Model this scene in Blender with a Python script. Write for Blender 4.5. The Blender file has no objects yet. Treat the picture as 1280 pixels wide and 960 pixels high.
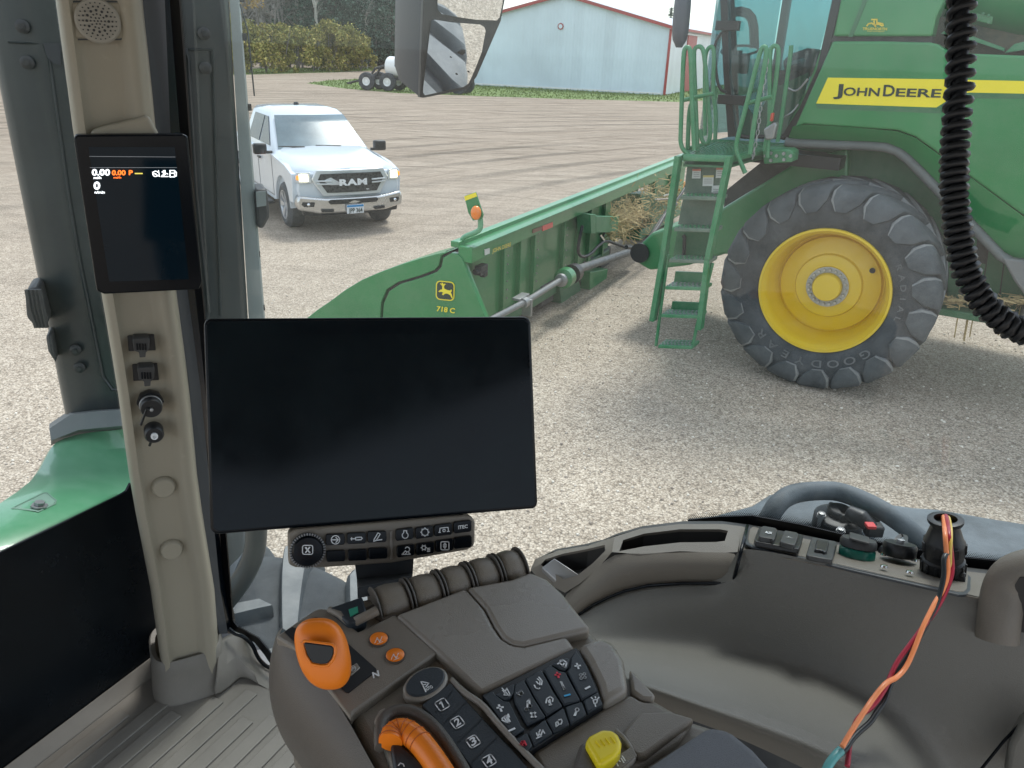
import bpy, bmesh, math, random
from mathutils import Vector, Matrix
random.seed(7)
PI=math.pi; rad=math.radians
V=Vector
scene=bpy.context.scene
COL=scene.collection
# ------------------------------------------------------------------ camera
FPX=960.0; PITCH=rad(23.6); ROLL=rad(2.0); CH=3.15
C=V((0,0,CH))
F=V((0,math.cos(PITCH),-math.sin(PITCH)))
R0=V((1,0,0)); U0=R0.cross(F)
U=(U0*math.cos(ROLL)-R0*math.sin(ROLL)).normalized()
RT=(R0*math.cos(ROLL)+U0*math.sin(ROLL)).normalized()
def ray(px,py): return F+RT*((px-640)/FPX)+U*((480-py)/FPX)
def D(px,py,d): return C+ray(px,py)*d
def PL(px,py,P0,n):
    r=ray(px,py); return C+r*((P0-C).dot(n)/r.dot(n))
ZUP=V((0,0,1))
def G(px,py,z=0.0): return PL(px,py,V((0,0,z)),ZUP)
def proj(p):
    d=p-C; w=d.dot(F); return (640+FPX*d.dot(RT)/w, 480-FPX*d.dot(U)/w, w)
def ZM(pts,s,ox,oy): return [(ox+x/s,oy+y/s) for x,y in pts]
cam=bpy.data.cameras.new('camera'); camo=bpy.data.objects.new('camera',cam); COL.objects.link(camo)
camo.matrix_world=Matrix(((RT.x,U.x,-F.x,C.x),(RT.y,U.y,-F.y,C.y),(RT.z,U.z,-F.z,C.z),(0,0,0,1)))
cam.sensor_width=36; cam.lens=36*FPX/1280; cam.clip_start=0.02; cam.clip_end=3000
scene.camera=camo
# ------------------------------------------------------------------ mesh builder
class MB:
    def __init__(s): s.bm=bmesh.new()
    def face(s,vs):
        try: return s.bm.faces.new(vs)
        except ValueError: return None
    def poly(s,pts):
        return s.face([s.bm.verts.new(p) for p in pts])
    def box(s,c,size,ax=None):
        ax=ax or (V((1,0,0)),V((0,1,0)),V((0,0,1)))
        c=V(c); vs=[]
        for i in (-.5,.5):
            for j in (-.5,.5):
                for k in (-.5,.5):
                    vs.append(s.bm.verts.new(c+ax[0]*size[0]*i+ax[1]*size[1]*j+ax[2]*size[2]*k))
        for f in ((0,1,3,2),(4,6,7,5),(0,4,5,1),(2,3,7,6),(0,2,6,4),(1,5,7,3)): s.face([vs[i] for i in f])
        return s
    def prism(s,pts,off,off2=None):
        """pts polygon, extruded by off (back). off may be vector"""
        a=[s.bm.verts.new(V(p)) for p in pts]; b=[s.bm.verts.new(V(p)+off) for p in pts]
        n=len(a); s.face(a); s.face(b[::-1])
        for i in range(n): s.face([a[i],b[i],b[(i+1)%n],a[(i+1)%n]])
        return s
    def loft(s,rings,close=True,cap=True):
        R=[[s.bm.verts.new(V(p)) for p in r] for r in rings]; n=len(R[0])
        for a,b in zip(R,R[1:]):
            for i in range(n if close else n-1):
                s.face([a[i],a[(i+1)%n],b[(i+1)%n],b[i]])
        if cap and close: s.face(R[0][::-1]); s.face(R[-1])
        return s
    def tube(s,pts,r,n=8,cap=True,closed=False):
        pts=[V(p) for p in pts]; m=len(pts)
        rs=r if isinstance(r,(list,tuple)) else [r]*m
        t0=(pts[1]-pts[0]).normalized()
        u=t0.orthogonal().normalized(); rings=[]
        for i,p in enumerate(pts):
            if closed: t=(pts[(i+1)%m]-pts[i-1])
            elif i==0: t=pts[1]-pts[0]
            elif i==m-1: t=pts[-1]-pts[-2]
            else: t=(pts[i+1]-p).normalized()+(p-pts[i-1]).normalized()
            if t.length<1e-9: t=t0
            t=t.normalized()
            u=(u-t*u.dot(t))
            if u.length<1e-6: u=t.orthogonal()
            u=u.normalized(); w=t.cross(u)
            k=1.0
            rings.append([p+(u*math.cos(2*PI*j/n)+w*math.sin(2*PI*j/n))*rs[i]*k for j in range(n)])
        if closed: rings.append(rings[0])
        return s.loft(rings,True,cap and not closed)
    def lathe(s,prof,o,axis,n=40,ref=None,cap=True,a0=0,a1=2*PI):
        axis=V(axis).normalized(); u=(V(ref) if ref else axis.orthogonal()); u=(u-axis*u.dot(axis)).normalized(); w=axis.cross(u)
        full=abs(a1-a0-2*PI)<1e-6
        rings=[]
        for (r,h) in prof:
            rings.append([V(o)+axis*h+(u*math.cos(a0+(a1-a0)*j/(n if full else n-1))+w*math.sin(a0+(a1-a0)*j/(n if full else n-1)))*max(r,1e-5) for j in range(n)])
        return s.loft(rings,full,cap and full)
    def ball(s,c,r,sx=1,sy=1,sz=1,n=12,ax=None):
        ax=ax or (V((1,0,0)),V((0,1,0)),V((0,0,1)))
        rings=[]
        for i in range(1,n):
            t=PI*i/n
            rings.append([V(c)+ax[0]*(r*sx*math.sin(t)*math.cos(2*PI*j/(2*n)))+ax[1]*(r*sy*math.sin(t)*math.sin(2*PI*j/(2*n)))+ax[2]*(r*sz*math.cos(t)) for j in range(2*n)])
        return s.loft(rings)
    def grid(s,rows,thick=None,n=None):
        """rows of points -> surface; optional thickness vector"""
        m=[[s.bm.verts.new(V(p)) for p in r] for r in rows]
        for a,b in zip(m,m[1:]):
            for i in range(len(a)-1): s.face([a[i],a[i+1],b[i+1],b[i]])
        if thick is not None:
            k=[[s.bm.verts.new(V(p)+V(thick)) for p in r] for r in rows]
            for a,b in zip(k,k[1:]):
                for i in range(len(a)-1): s.face([a[i+1],a[i],b[i],b[i+1]])
            def strip(x,y):
                for i in range(len(x)-1): s.face([x[i],y[i],y[i+1],x[i+1]])
            strip(m[0],k[0]); strip(k[-1],m[-1])
            strip([r[-1] for r in m],[r[-1] for r in k]); strip([r[0] for r in k],[r[0] for r in m])
        return s
    def mesh(s,me,fn):
        """append a mesh through mapping fn"""
        vs=[s.bm.verts.new(fn(v.co)) for v in me.vertices]
        for p in me.polygons: s.face([vs[i] for i in p.vertices])
        return s
    def lugmats(s):
        s.bm.faces.ensure_lookup_table()
        for i,f in enumerate(s.bm.faces):
            f.material_index=s.mi.get(i,0)
        return s
    def build(s,name,mat,parent=None,smooth=35,bevel=0,seg=2,sub=0,fix=True,tagd=None,weld=False):
        bm=s.bm
        if weld: bmesh.ops.remove_doubles(bm,verts=bm.verts,dist=1e-5)
        if fix: bmesh.ops.recalc_face_normals(bm,faces=bm.faces)
        me=bpy.data.meshes.new(name); 
        if not bm.verts: bm.verts.new((0,0,0))
        xs=[v.co for v in bm.verts]
        lo=V((min(v.x for v in xs),min(v.y for v in xs),min(v.z for v in xs))); hi=V((max(v.x for v in xs),max(v.y for v in xs),max(v.z for v in xs)))
        o0=V(((lo.x+hi.x)/2,(lo.y+hi.y)/2,lo.z))
        bmesh.ops.translate(bm,verts=bm.verts,vec=-o0)
        bm.to_mesh(me); bm.free()
        o=bpy.data.objects.new(name,me); COL.objects.link(o); o.location=o0
        for m_ in (mat if isinstance(mat,(list,tuple)) else [mat]):
            if m_: me.materials.append(m_)
        if parent:
            o.parent=parent; o.matrix_parent_inverse=WM(parent).inverted()
        if smooth:
            me.shade_smooth(); me.set_sharp_from_angle(angle=rad(smooth))
        if bevel:
            b=o.modifiers.new('bevel','BEVEL'); b.width=bevel; b.segments=seg; b.limit_method='ANGLE'; b.angle_limit=rad(30); b.harden_normals=False
            if smooth: me.set_sharp_from_angle(angle=rad(60)); 
        if sub:
            b=o.modifiers.new('sub','SUBSURF'); b.levels=sub; b.render_levels=sub
        if tagd: tag(o,*tagd)
        return o
def WM(o):
    m=Matrix.LocRotScale(o.location,o.rotation_euler,o.scale)
    return (WM(o.parent) @ o.matrix_parent_inverse @ m) if o.parent else m
def tag(o,label=None,cat=None,group=None,kind=None):
    if label: o['label']=label
    if cat: o['category']=cat
    if group: o['group']=group
    if kind: o['kind']=kind
    return o
def empty(name,loc,label=None,cat=None,group=None):
    o=bpy.data.objects.new(name,None); COL.objects.link(o); o.location=loc; o.empty_display_size=.1
    return tag(o,label,cat,group)
def kids(o): return [c for c in bpy.data.objects if c.parent==o]
def copy_tree(o,parent=None):
    c=o.copy(); COL.objects.link(c)
    if parent: c.parent=parent; c.matrix_parent_inverse=o.matrix_parent_inverse.copy()
    for ch in kids(o): copy_tree(ch,c)
    return c
# ------------------------------------------------------------------ materials
def nt(name):
    m=bpy.data.materials.new(name); m.use_nodes=True; t=m.node_tree
    b=t.nodes['Principled BSDF']; return m,t,b
def N(t,ty,**k):
    n=t.nodes.new(ty)
    for a,v in k.items():
        if a=='inp':
            for i,x in v.items(): n.inputs[i].default_value=x
        else: setattr(n,a,v)
    return n
def ramp(t,fac,stops):
    r=t.nodes.new('ShaderNodeValToRGB'); e=r.color_ramp.elements
    while len(e)<len(stops): e.new(0.5)
    for i,(p,c) in enumerate(stops):
        e[i].position=p; e[i].color=(c[0],c[1],c[2],1) if not isinstance(c,(int,float)) else (c,c,c,1)
    t.links.new(fac,r.inputs[0]); return r.outputs[0]
def mixc(t,fac,a,b,mode='MIX'):
    m=t.nodes.new('ShaderNodeMix'); m.data_type='RGBA'; m.blend_type=mode
    for s,v in ((0,fac),(6,a),(7,b)):
        if hasattr(v,'is_output'): t.links.new(v,m.inputs[s])
        else: m.inputs[s].default_value=v if s==0 else (v[0],v[1],v[2],1)
    return m.outputs[2]
def mat(name,col,rough=.5,metal=0.,var=.12,vs=3.,bump=0.,bs=200.,dust=None,dscale=4.,damt=.5,coat=0.,spec=.5,scratch=0.,emit=None):
    m,t,b=nt(name); L=t.links
    tc=N(t,'ShaderNodeTexCoord'); co=tc.outputs['Object']
    c0=tuple(col)
    n1=N(t,'ShaderNodeTexNoise',inp={'Scale':vs,'Detail':6,'Roughness':.6}); L.new(co,n1.inputs['Vector'])
    lo=tuple(x*(1-var) for x in c0); hi=tuple(min(1,x*(1+var)) for x in c0)
    out=ramp(t,n1.outputs[0],[(.3,lo),(.7,hi)])
    if dust:
        n2=N(t,'ShaderNodeTexNoise',inp={'Scale':dscale,'Detail':9,'Roughness':.7}); L.new(co,n2.inputs['Vector'])
        f=ramp(t,n2.outputs[0],[(.35,0.0),(.75,1.0)])
        mm=N(t,'ShaderNodeMath',operation='MULTIPLY'); L.new(f,mm.inputs[0]); mm.inputs[1].default_value=damt
        out=mixc(t,mm.outputs[0],out,dust)
        rr=N(t,'ShaderNodeMapRange',inp={'From Min':0,'From Max':1,'To Min':rough,'To Max':min(1,rough+.35)}); L.new(mm.outputs[0],rr.inputs[0]); L.new(rr.outputs[0],b.inputs['Roughness'])
    else:
        rr=N(t,'ShaderNodeMapRange',inp={'From Min':.3,'From Max':.7,'To Min':rough*.9,'To Max':min(1,rough*1.12)}); L.new(n1.outputs[0],rr.inputs[0]); L.new(rr.outputs[0],b.inputs['Roughness'])
    L.new(out,b.inputs['Base Color'])
    b.inputs['Metallic'].default_value=metal; b.inputs['Specular IOR Level'].default_value=spec
    if coat: b.inputs['Coat Weight'].default_value=coat; b.inputs['Coat Roughness'].default_value=.08
    if bump:
        n3=N(t,'ShaderNodeTexNoise',inp={'Scale':bs,'Detail':3}); L.new(co,n3.inputs['Vector'])
        bp=N(t,'ShaderNodeBump',inp={'Strength':bump,'Distance':.002}); L.new(n3.outputs[0],bp.inputs['Height']); L.new(bp.outputs[0],b.inputs['Normal'])
    if bump and bs>=600:
        n4=N(t,'ShaderNodeTexNoise',inp={'Scale':26,'Detail':10,'Roughness':.8}); L.new(co,n4.inputs['Vector'])
        sc=ramp(t,n4.outputs[0],[(.60,0.0),(.80,.28)])
        if not dust:
            o2=mixc(t,sc,out,tuple(min(1,x*1.8+.05) for x in c0)); L.new(o2,b.inputs['Base Color'])
        v5=N(t,'ShaderNodeTexVoronoi',inp={'Scale':bs}); L.new(co,v5.inputs['Vector'])
        bp5=N(t,'ShaderNodeBump',inp={'Strength':bump*.9,'Distance':.0006}); L.new(v5.outputs['Distance'],bp5.inputs['Height']); L.new(bp.outputs[0],bp5.inputs['Normal']); L.new(bp5.outputs[0],b.inputs['Normal'])
    if emit:
        b.inputs['Emission Color'].default_value=(*emit[0],1); b.inputs['Emission Strength'].default_value=emit[1]
    return m
def glass(name,tint=(.93,.97,.97),refl=.05,dust=.02,hazecol=(.6,.68,.7),rough=.02):
    m=bpy.data.materials.new(name); m.use_nodes=True; t=m.node_tree; t.nodes.clear(); L=t.links
    o=N(t,'ShaderNodeOutputMaterial'); tr=N(t,'ShaderNodeBsdfTransparent'); tr.inputs[0].default_value=(*tint,1)
    gl=N(t,'ShaderNodeBsdfGlossy'); gl.inputs['Roughness'].default_value=rough
    lw=N(t,'ShaderNodeLayerWeight',inp={'Blend':.5})
    pw=N(t,'ShaderNodeMath',operation='POWER',inp={1:4.0}); L.new(lw.outputs['Facing'],pw.inputs[0])
    mr=N(t,'ShaderNodeMath',operation='MULTIPLY_ADD',inp={1:.45,2:refl}); L.new(pw.outputs[0],mr.inputs[0])
    mx=N(t,'ShaderNodeMixShader'); L.new(mr.outputs[0],mx.inputs[0]); L.new(tr.outputs[0],mx.inputs[1]); L.new(gl.outputs[0],mx.inputs[2])
    df=N(t,'ShaderNodeBsdfDiffuse'); df.inputs[0].default_value=(*hazecol,1)  # diffuse film: thin dust, also paints in haze from window reflections
    tc=N(t,'ShaderNodeTexCoord'); n=N(t,'ShaderNodeTexNoise',inp={'Scale':3,'Detail':8,'Roughness':.7}); L.new(tc.outputs['Object'],n.inputs['Vector'])
    f=N(t,'ShaderNodeMapRange',inp={'From Min':.3,'From Max':.75,'To Min':dust*.6,'To Max':dust*1.5}); L.new(n.outputs[0],f.inputs[0])
    m2=N(t,'ShaderNodeMixShader'); L.new(f.outputs[0],m2.inputs[0]); L.new(mx.outputs[0],m2.inputs[1]); L.new(df.outputs[0],m2.inputs[2])
    L.new(m2.outputs[0],o.inputs[0]); return m
M={}
DU=(.42,.38,.32)
M['green']=mat('green_paint',(.013,.205,.058),.30,var=.12,vs=1.3,dust=(.17,.28,.17),dscale=1.6,damt=.34,coat=.25)
M['green_sheen']=mat('green_paint_pale_sheen',(.05,.28,.12),.30,var=.06,vs=2,dust=(.33,.52,.40),dscale=2,damt=.6,coat=.6)  # pale mottle paints the hood's reflected sheen and wash-out into the green
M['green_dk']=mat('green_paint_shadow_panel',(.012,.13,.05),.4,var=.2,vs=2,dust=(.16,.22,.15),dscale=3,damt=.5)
M['green_rail']=mat('green_rail_paint',(.018,.20,.075),.35,var=.1,vs=4,dust=(.28,.36,.28),dscale=5,damt=.4)
M['yellow']=mat('yellow_paint',(.78,.55,.012),.35,var=.07,vs=3,dust=(.45,.36,.16),dscale=3,damt=.35,coat=.2)
M['yellow_decal']=mat('yellow_decal',(.86,.72,.03),.4,var=.04)
M['letter']=mat('dark_lettering',(.012,.03,.02),.5,var=.1)
M['rubber']=mat('dusty_rubber',(.028,.033,.038),.75,var=.25,vs=3,bump=.5,bs=60,dust=(.15,.16,.17),dscale=3.2,damt=.65)
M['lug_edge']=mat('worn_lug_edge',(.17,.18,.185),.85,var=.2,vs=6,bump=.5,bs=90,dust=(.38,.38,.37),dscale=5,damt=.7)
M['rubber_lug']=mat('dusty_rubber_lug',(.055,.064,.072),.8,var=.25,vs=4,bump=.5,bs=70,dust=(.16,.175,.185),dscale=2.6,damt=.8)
M['black']=mat('black_plastic',(.010,.011,.013),.42,var=.2,vs=20,bump=.15,bs=500)
M['black_m']=mat('black_metal',(.018,.020,.023),.45,var=.25,vs=8,dust=(.16,.16,.15),dscale=6,damt=.4)
M['steel']=mat('grey_steel',(.33,.34,.35),.38,metal=.7,var=.2,vs=8,dust=(.30,.28,.25),dscale=9,damt=.4)
M['chrome']=mat('chrome',(.75,.76,.78),.14,metal=1,var=.05)
M['dark_steel']=mat('dark_steel_shaft',(.12,.13,.14),.45,metal=.4,var=.25,vs=9,dust=(.2,.19,.17),dscale=6,damt=.5)
M['straw']=mat('straw',(.50,.38,.19),.85,var=.35,vs=30)
M['corn']=mat('corn_cobs',(.72,.36,.12),.7,var=.4,vs=40)
# ================================================================== light
w=bpy.data.worlds.new('World'); scene.world=w; w.use_nodes=True; wt=w.node_tree
bg=wt.nodes['Background']; sky=wt.nodes.new('ShaderNodeTexSky'); sky.sky_type='NISHITA'; sky.sun_disc=False
SUN_EL=rad(61); SUN_AZ=rad(24)
sky.sun_elevation=SUN_EL; sky.sun_rotation=SUN_AZ; sky.air_density=1.0; sky.dust_density=1.0; sky.ozone_density=1.0
wm=wt.nodes.new('ShaderNodeMix'); wm.data_type='RGBA'; wm.inputs[0].default_value=.6; wt.links.new(sky.outputs[0],wm.inputs[6]); wm.inputs[7].default_value=(4.85,4.98,5.12,1); wt.links.new(wm.outputs[2],bg.inputs[0]); bg.inputs[1].default_value=.15
sl=bpy.data.lights.new('sun','SUN'); so=bpy.data.objects.new('sun',sl); COL.objects.link(so)
sd=V((math.sin(SUN_AZ)*math.cos(SUN_EL),math.cos(SUN_AZ)*math.cos(SUN_EL),math.sin(SUN_EL)))
so.rotation_euler=sd.to_track_quat('Z','Y').to_euler(); so.location=(0,0,60)
sl.energy=1.5; sl.angle=rad(14); sl.color=(1,.965,.92)
scene.view_settings.view_transform='Standard'; scene.view_settings.look='None'; scene.view_settings.gamma=1
scene.view_settings.exposure=1.0; scene.view_settings.use_curve_mapping=False
scene.render.engine='CYCLES'; scene.cycles.use_denoising=True
try: scene.cycles.denoiser='OPENIMAGEDENOISE'
except Exception: pass
scene.cycles.max_bounces=8; scene.cycles.diffuse_bounces=4; scene.cycles.transparent_max_bounces=12; scene.cycles.caustics_reflective=False; scene.cycles.caustics_refractive=False
scene.cycles.sample_clamp_indirect=6
# ================================================================== ground
def ground_mat():
    m,t,b=nt('gravel'); L=t.links
    tc=N(t,'ShaderNodeTexCoord'); co=tc.outputs['Object']
    # stones
    v1=N(t,'ShaderNodeTexVoronoi',inp={'Scale':64.0}); L.new(co,v1.inputs['Vector'])
    v2=N(t,'ShaderNodeTexVoronoi',inp={'Scale':25.0}); L.new(co,v2.inputs['Vector'])
    sep=N(t,'ShaderNodeSeparateColor'); L.new(v1.outputs['Color'],sep.inputs[0])
    sep2=N(t,'ShaderNodeSeparateColor'); L.new(v2.outputs['Color'],sep2.inputs[0])
    st=ramp(t,sep.outputs[0],[(0.0,(.27,.225,.18)),(.3,(.44,.375,.305)),(.65,(.56,.485,.40)),(1,(.78,.70,.60))])
    st2=ramp(t,sep2.outputs[1],[(0.0,(.33,.275,.22)),(.5,(.49,.42,.345)),(1,(.70,.62,.525))])
    col=mixc(t,.35,st,st2)
    gap=ramp(t,v1.outputs['Distance'],[(.40,1.0),(.85,.50)])
    col=mixc(t,1.0,col,gap,'MULTIPLY')
    nb=N(t,'ShaderNodeTexNoise',inp={'Scale':.55,'Detail':7,'Roughness':.65}); L.new(co,nb.inputs['Vector'])
    big=ramp(t,nb.outputs[0],[(.3,(.84,.82,.80)),(.7,(1.08,1.06,1.03))])
    col=mixc(t,1.0,col,big,'MULTIPLY')
    # yard of packed dirt with wheel tracks further out
    mp=N(t,'ShaderNodeMapping'); mp.inputs['Rotation'].default_value=(0,0,rad(14)); mp.inputs['Scale'].default_value=(.13,.75,1); L.new(co,mp.inputs[0])
    n1=N(t,'ShaderNodeTexNoise',inp={'Scale':1.7,'Detail':8,'Roughness':.74,'Distortion':2.2}); L.new(mp.outputs[0],n1.inputs['Vector'])
    mp2=N(t,'ShaderNodeMapping'); mp2.inputs['Rotation'].default_value=(0,0,rad(-38)); mp2.inputs['Scale'].default_value=(.12,.8,1); L.new(co,mp2.inputs[0])
    ds=N(t,'ShaderNodeVectorMath',operation='DISTANCE'); L.new(co,ds.inputs[0]); ds.inputs[1].default_value=(34,-4,0)
    sx0=N(t,'ShaderNodeSeparateXYZ'); L.new(co,sx0.inputs[0])
    cx=N(t,'ShaderNodeCombineXYZ'); m1=N(t,'ShaderNodeMath',operation='MULTIPLY',inp={1:.85}); L.new(ds.outputs['Value'],m1.inputs[0]); L.new(m1.outputs[0],cx.inputs[0])
    m2_=N(t,'ShaderNodeMath',operation='MULTIPLY',inp={1:.07}); L.new(sx0.outputs[1],m2_.inputs[0]); L.new(m2_.outputs[0],cx.inputs[1])
    n2=N(t,'ShaderNodeTexNoise',inp={'Scale':1.5,'Detail':7,'Roughness':.72,'Distortion':.5}); L.new(cx.outputs[0],n2.inputs['Vector'])
    mx=N(t,'ShaderNodeMath',operation='MINIMUM'); L.new(n1.outputs[0],mx.inputs[0]); L.new(n2.outputs[0],mx.inputs[1])
    tr=ramp(t,mx.outputs[0],[(.33,(.12,.085,.06)),(.39,(.21,.16,.12)),(.45,(.315,.25,.195)),(.53,(.37,.30,.237)),(.64,(.50,.42,.34))])
    wv=N(t,'ShaderNodeTexWave',wave_type='RINGS',rings_direction='SPHERICAL',inp={'Scale':.16,'Distortion':2.2,'Detail':4.0,'Detail Scale':.5})
    mpw=N(t,'ShaderNodeMapping'); mpw.inputs['Location'].default_value=(-30,6,0); L.new(co,mpw.inputs[0]); L.new(mpw.outputs[0],wv.inputs['Vector'])
    nm=N(t,'ShaderNodeTexNoise',inp={'Scale':.07,'Detail':3}); L.new(co,nm.inputs['Vector'])
    rut=ramp(t,wv.outputs['Fac'],[(.0,.42),(.10,.66),(.22,1.0)]); msk=ramp(t,nm.outputs[0],[(.42,0.0),(.56,1.0)])
    tr=mixc(t,msk,tr,mixc(t,1.0,tr,rut,'MULTIPLY'))
    sx=N(t,'ShaderNodeSeparateXYZ'); L.new(co,sx.inputs[0])
    nd=N(t,'ShaderNodeTexNoise',inp={'Scale':.25,'Detail':5}); L.new(co,nd.inputs['Vector'])
    ad=N(t,'ShaderNodeMath',operation='MULTIPLY_ADD',inp={1:9.0}); L.new(nd.outputs[0],ad.inputs[0]); L.new(sx.outputs[1],ad.inputs[2])
    far=ramp(t,N_map(t,ad.outputs[0],11,30),[(0,0.0),(1,1.0)])
    trm=mixc(t,.22,tr,col)
    out=mixc(t,far,col,trm)
    L.new(out,b.inputs['Base Color']); b.inputs['Roughness'].default_value=.95; b.inputs['Specular IOR Level'].default_value=.2
    hh=N(t,'ShaderNodeMath',operation='MULTIPLY',inp={1:-1.0}); L.new(v1.outputs['Distance'],hh.inputs[0])
    bp=N(t,'ShaderNodeBump',inp={'Strength':.6,'Distance':.010}); L.new(hh.outputs[0],bp.inputs['Height'])
    hs=N(t,'ShaderNodeMath',operation='MULTIPLY'); L.new(mx.outputs[0],hs.inputs[0]); L.new(far,hs.inputs[1])
    bp2=N(t,'ShaderNodeBump',inp={'Strength':.8,'Distance':.25}); L.new(hs.outputs[0],bp2.inputs['Height']); L.new(bp.outputs[0],bp2.inputs['Normal'])
    L.new(bp2.outputs[0],b.inputs['Normal']); return m
def N_map(t,fac,a,b_):
    r=N(t,'ShaderNodeMapRange',inp={'From Min':a,'From Max':b_}); t.links.new(fac,r.inputs[0]); return r.outputs[0]
g=MB(); g.grid([[V((x,y,0)) for x in (-900,-200,-60,-20,0,20,60,200,900)] for y in (-300,-60,-20,0,10,20,40,80,200,1400)])
ground=g.build('ground',ground_mat(),smooth=0); tag(ground,kind='structure')
ground.location=(0,0,0)
me=ground.data
# re-centre so the texture runs in world metres
for v in me.vertices: v.co.y+=550
# ---- gravel pebbles scattered proud of the surface near the tractor
def pebbles():
    mb=MB(); rnd=random.Random(3)
    for i in range(4200):
        x=rnd.uniform(-4.5,6.5); y=1.7+ (rnd.random()**1.4)*9.0
        s=rnd.uniform(.007,.018); a=rnd.uniform(0,PI)
        ax=(V((math.cos(a),math.sin(a),0)),V((-math.sin(a),math.cos(a),0)),ZUP)
        c=V((x,y,s*.25)); vs=[]
        for k in range(6):
            t=k*PI/3+rnd.uniform(-.3,.3); rr=s*rnd.uniform(.75,1.15)
            vs.append(c+ax[0]*math.cos(t)*rr+ax[1]*math.sin(t)*rr*.75)
        top=[c+(p-c)*.55+ZUP*s*.55 for p in vs]
        mb.loft([vs,top])
    m,t,b=nt('loose_stone'); gi=N(t,'ShaderNodeNewGeometry'); t.links.new(ramp(t,gi.outputs['Random Per Island'],[(0,(.30,.25,.21)),(.4,(.52,.45,.38)),(1,(.85,.79,.70))]),b.inputs['Base Color']); b.inputs['Roughness'].default_value=.9
    o=mb.build('loose_stones',m,smooth=0); tag(o,'loose pale crushed stones scattered over the gravel yard','stones',kind='stuff')
pebbles()
# ================================================================== grass
def leafmat(name,stops,rough=.7,ns=.5):
    m,t,b=nt(name); gi=N(t,'ShaderNodeNewGeometry'); tc=N(t,'ShaderNodeTexCoord')
    n=N(t,'ShaderNodeTexNoise',inp={'Scale':ns,'Detail':3}); t.links.new(tc.outputs['Object'],n.inputs['Vector'])
    a=N(t,'ShaderNodeMath',operation='MULTIPLY_ADD',inp={1:.6}); t.links.new(gi.outputs['Random Per Island'],a.inputs[0])
    s=N(t,'ShaderNodeMath',operation='MULTIPLY',inp={1:.6}); t.links.new(n.outputs[0],s.inputs[0]); t.links.new(s.outputs[0],a.inputs[2])
    t.links.new(ramp(t,a.outputs[0],stops),b.inputs['Base Color']); b.inputs['Roughness'].default_value=rough; b.inputs['Specular IOR Level'].default_value=.25
    return m
grassm=leafmat('grass_blades',[(.2,(.08,.12,.03)),(.6,(.15,.21,.055)),(.9,(.25,.30,.11))],ns=.3)
def grass_patch(pxs,name,label,n=9000,seed=1):
    pts=[G(x,y,.004) for x,y in pxs]
    mb=MB(); mb.poly(pts)
    gm=mat('turf_base',(.13,.19,.05),.9,var=.3,vs=.6)
    o=mb.build('grass_base',gm,smooth=0,fix=False); tag(o,kind='structure')
    for p in o.data.polygons:
        if p.normal.z<0: o.data.flip_normals(); break
    rnd=random.Random(seed)
    xs=[p.x for p in pts]; ys=[p.y for p in pts]
    def inside(x,y):
        c=False; j=len(pts)-1
        for i in range(len(pts)):
            a,b=pts[i],pts[j]
            if (a.y>y)!=(b.y>y) and x<(b.x-a.x)*(y-a.y)/(b.y-a.y)+a.x: c=not c
            j=i
        return c
    mb=MB(); k=0
    while k<n:
        x=rnd.uniform(min(xs),max(xs)); y=rnd.uniform(min(ys),max(ys))
        if not inside(x,y): continue
        k+=1; h=rnd.uniform(.05,.16); a=rnd.uniform(0,PI); wv=V((math.cos(a),math.sin(a),0))*.05
        p=V((x,y,0)); mb.poly([p-wv,p+wv,p+V((rnd.uniform(-.05,.05),rnd.uniform(-.05,.05),h))])
    o=mb.build('grass',grassm,smooth=0,fix=False); tag(o,label,'grass',kind='stuff')
grass_patch([(383,104),(410,100.5),(452,98.5),(540,97),(640,98),(760,102),(900,106),(960,112),(905,124),(850,127.5),(800,126),(700,123.5),(610,120.5),(560,118.5),(500,116.5),(430,110.5)],'grass','short green lawn strip along the foot of the big pale shed',14000)
grass_patch([(150,99),(300,93.5),(420,90.3),(470,88),(470,84),(300,86),(150,90)],'grass','thin dry grass edge at the foot of the olive hedge',4000,2)
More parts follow.
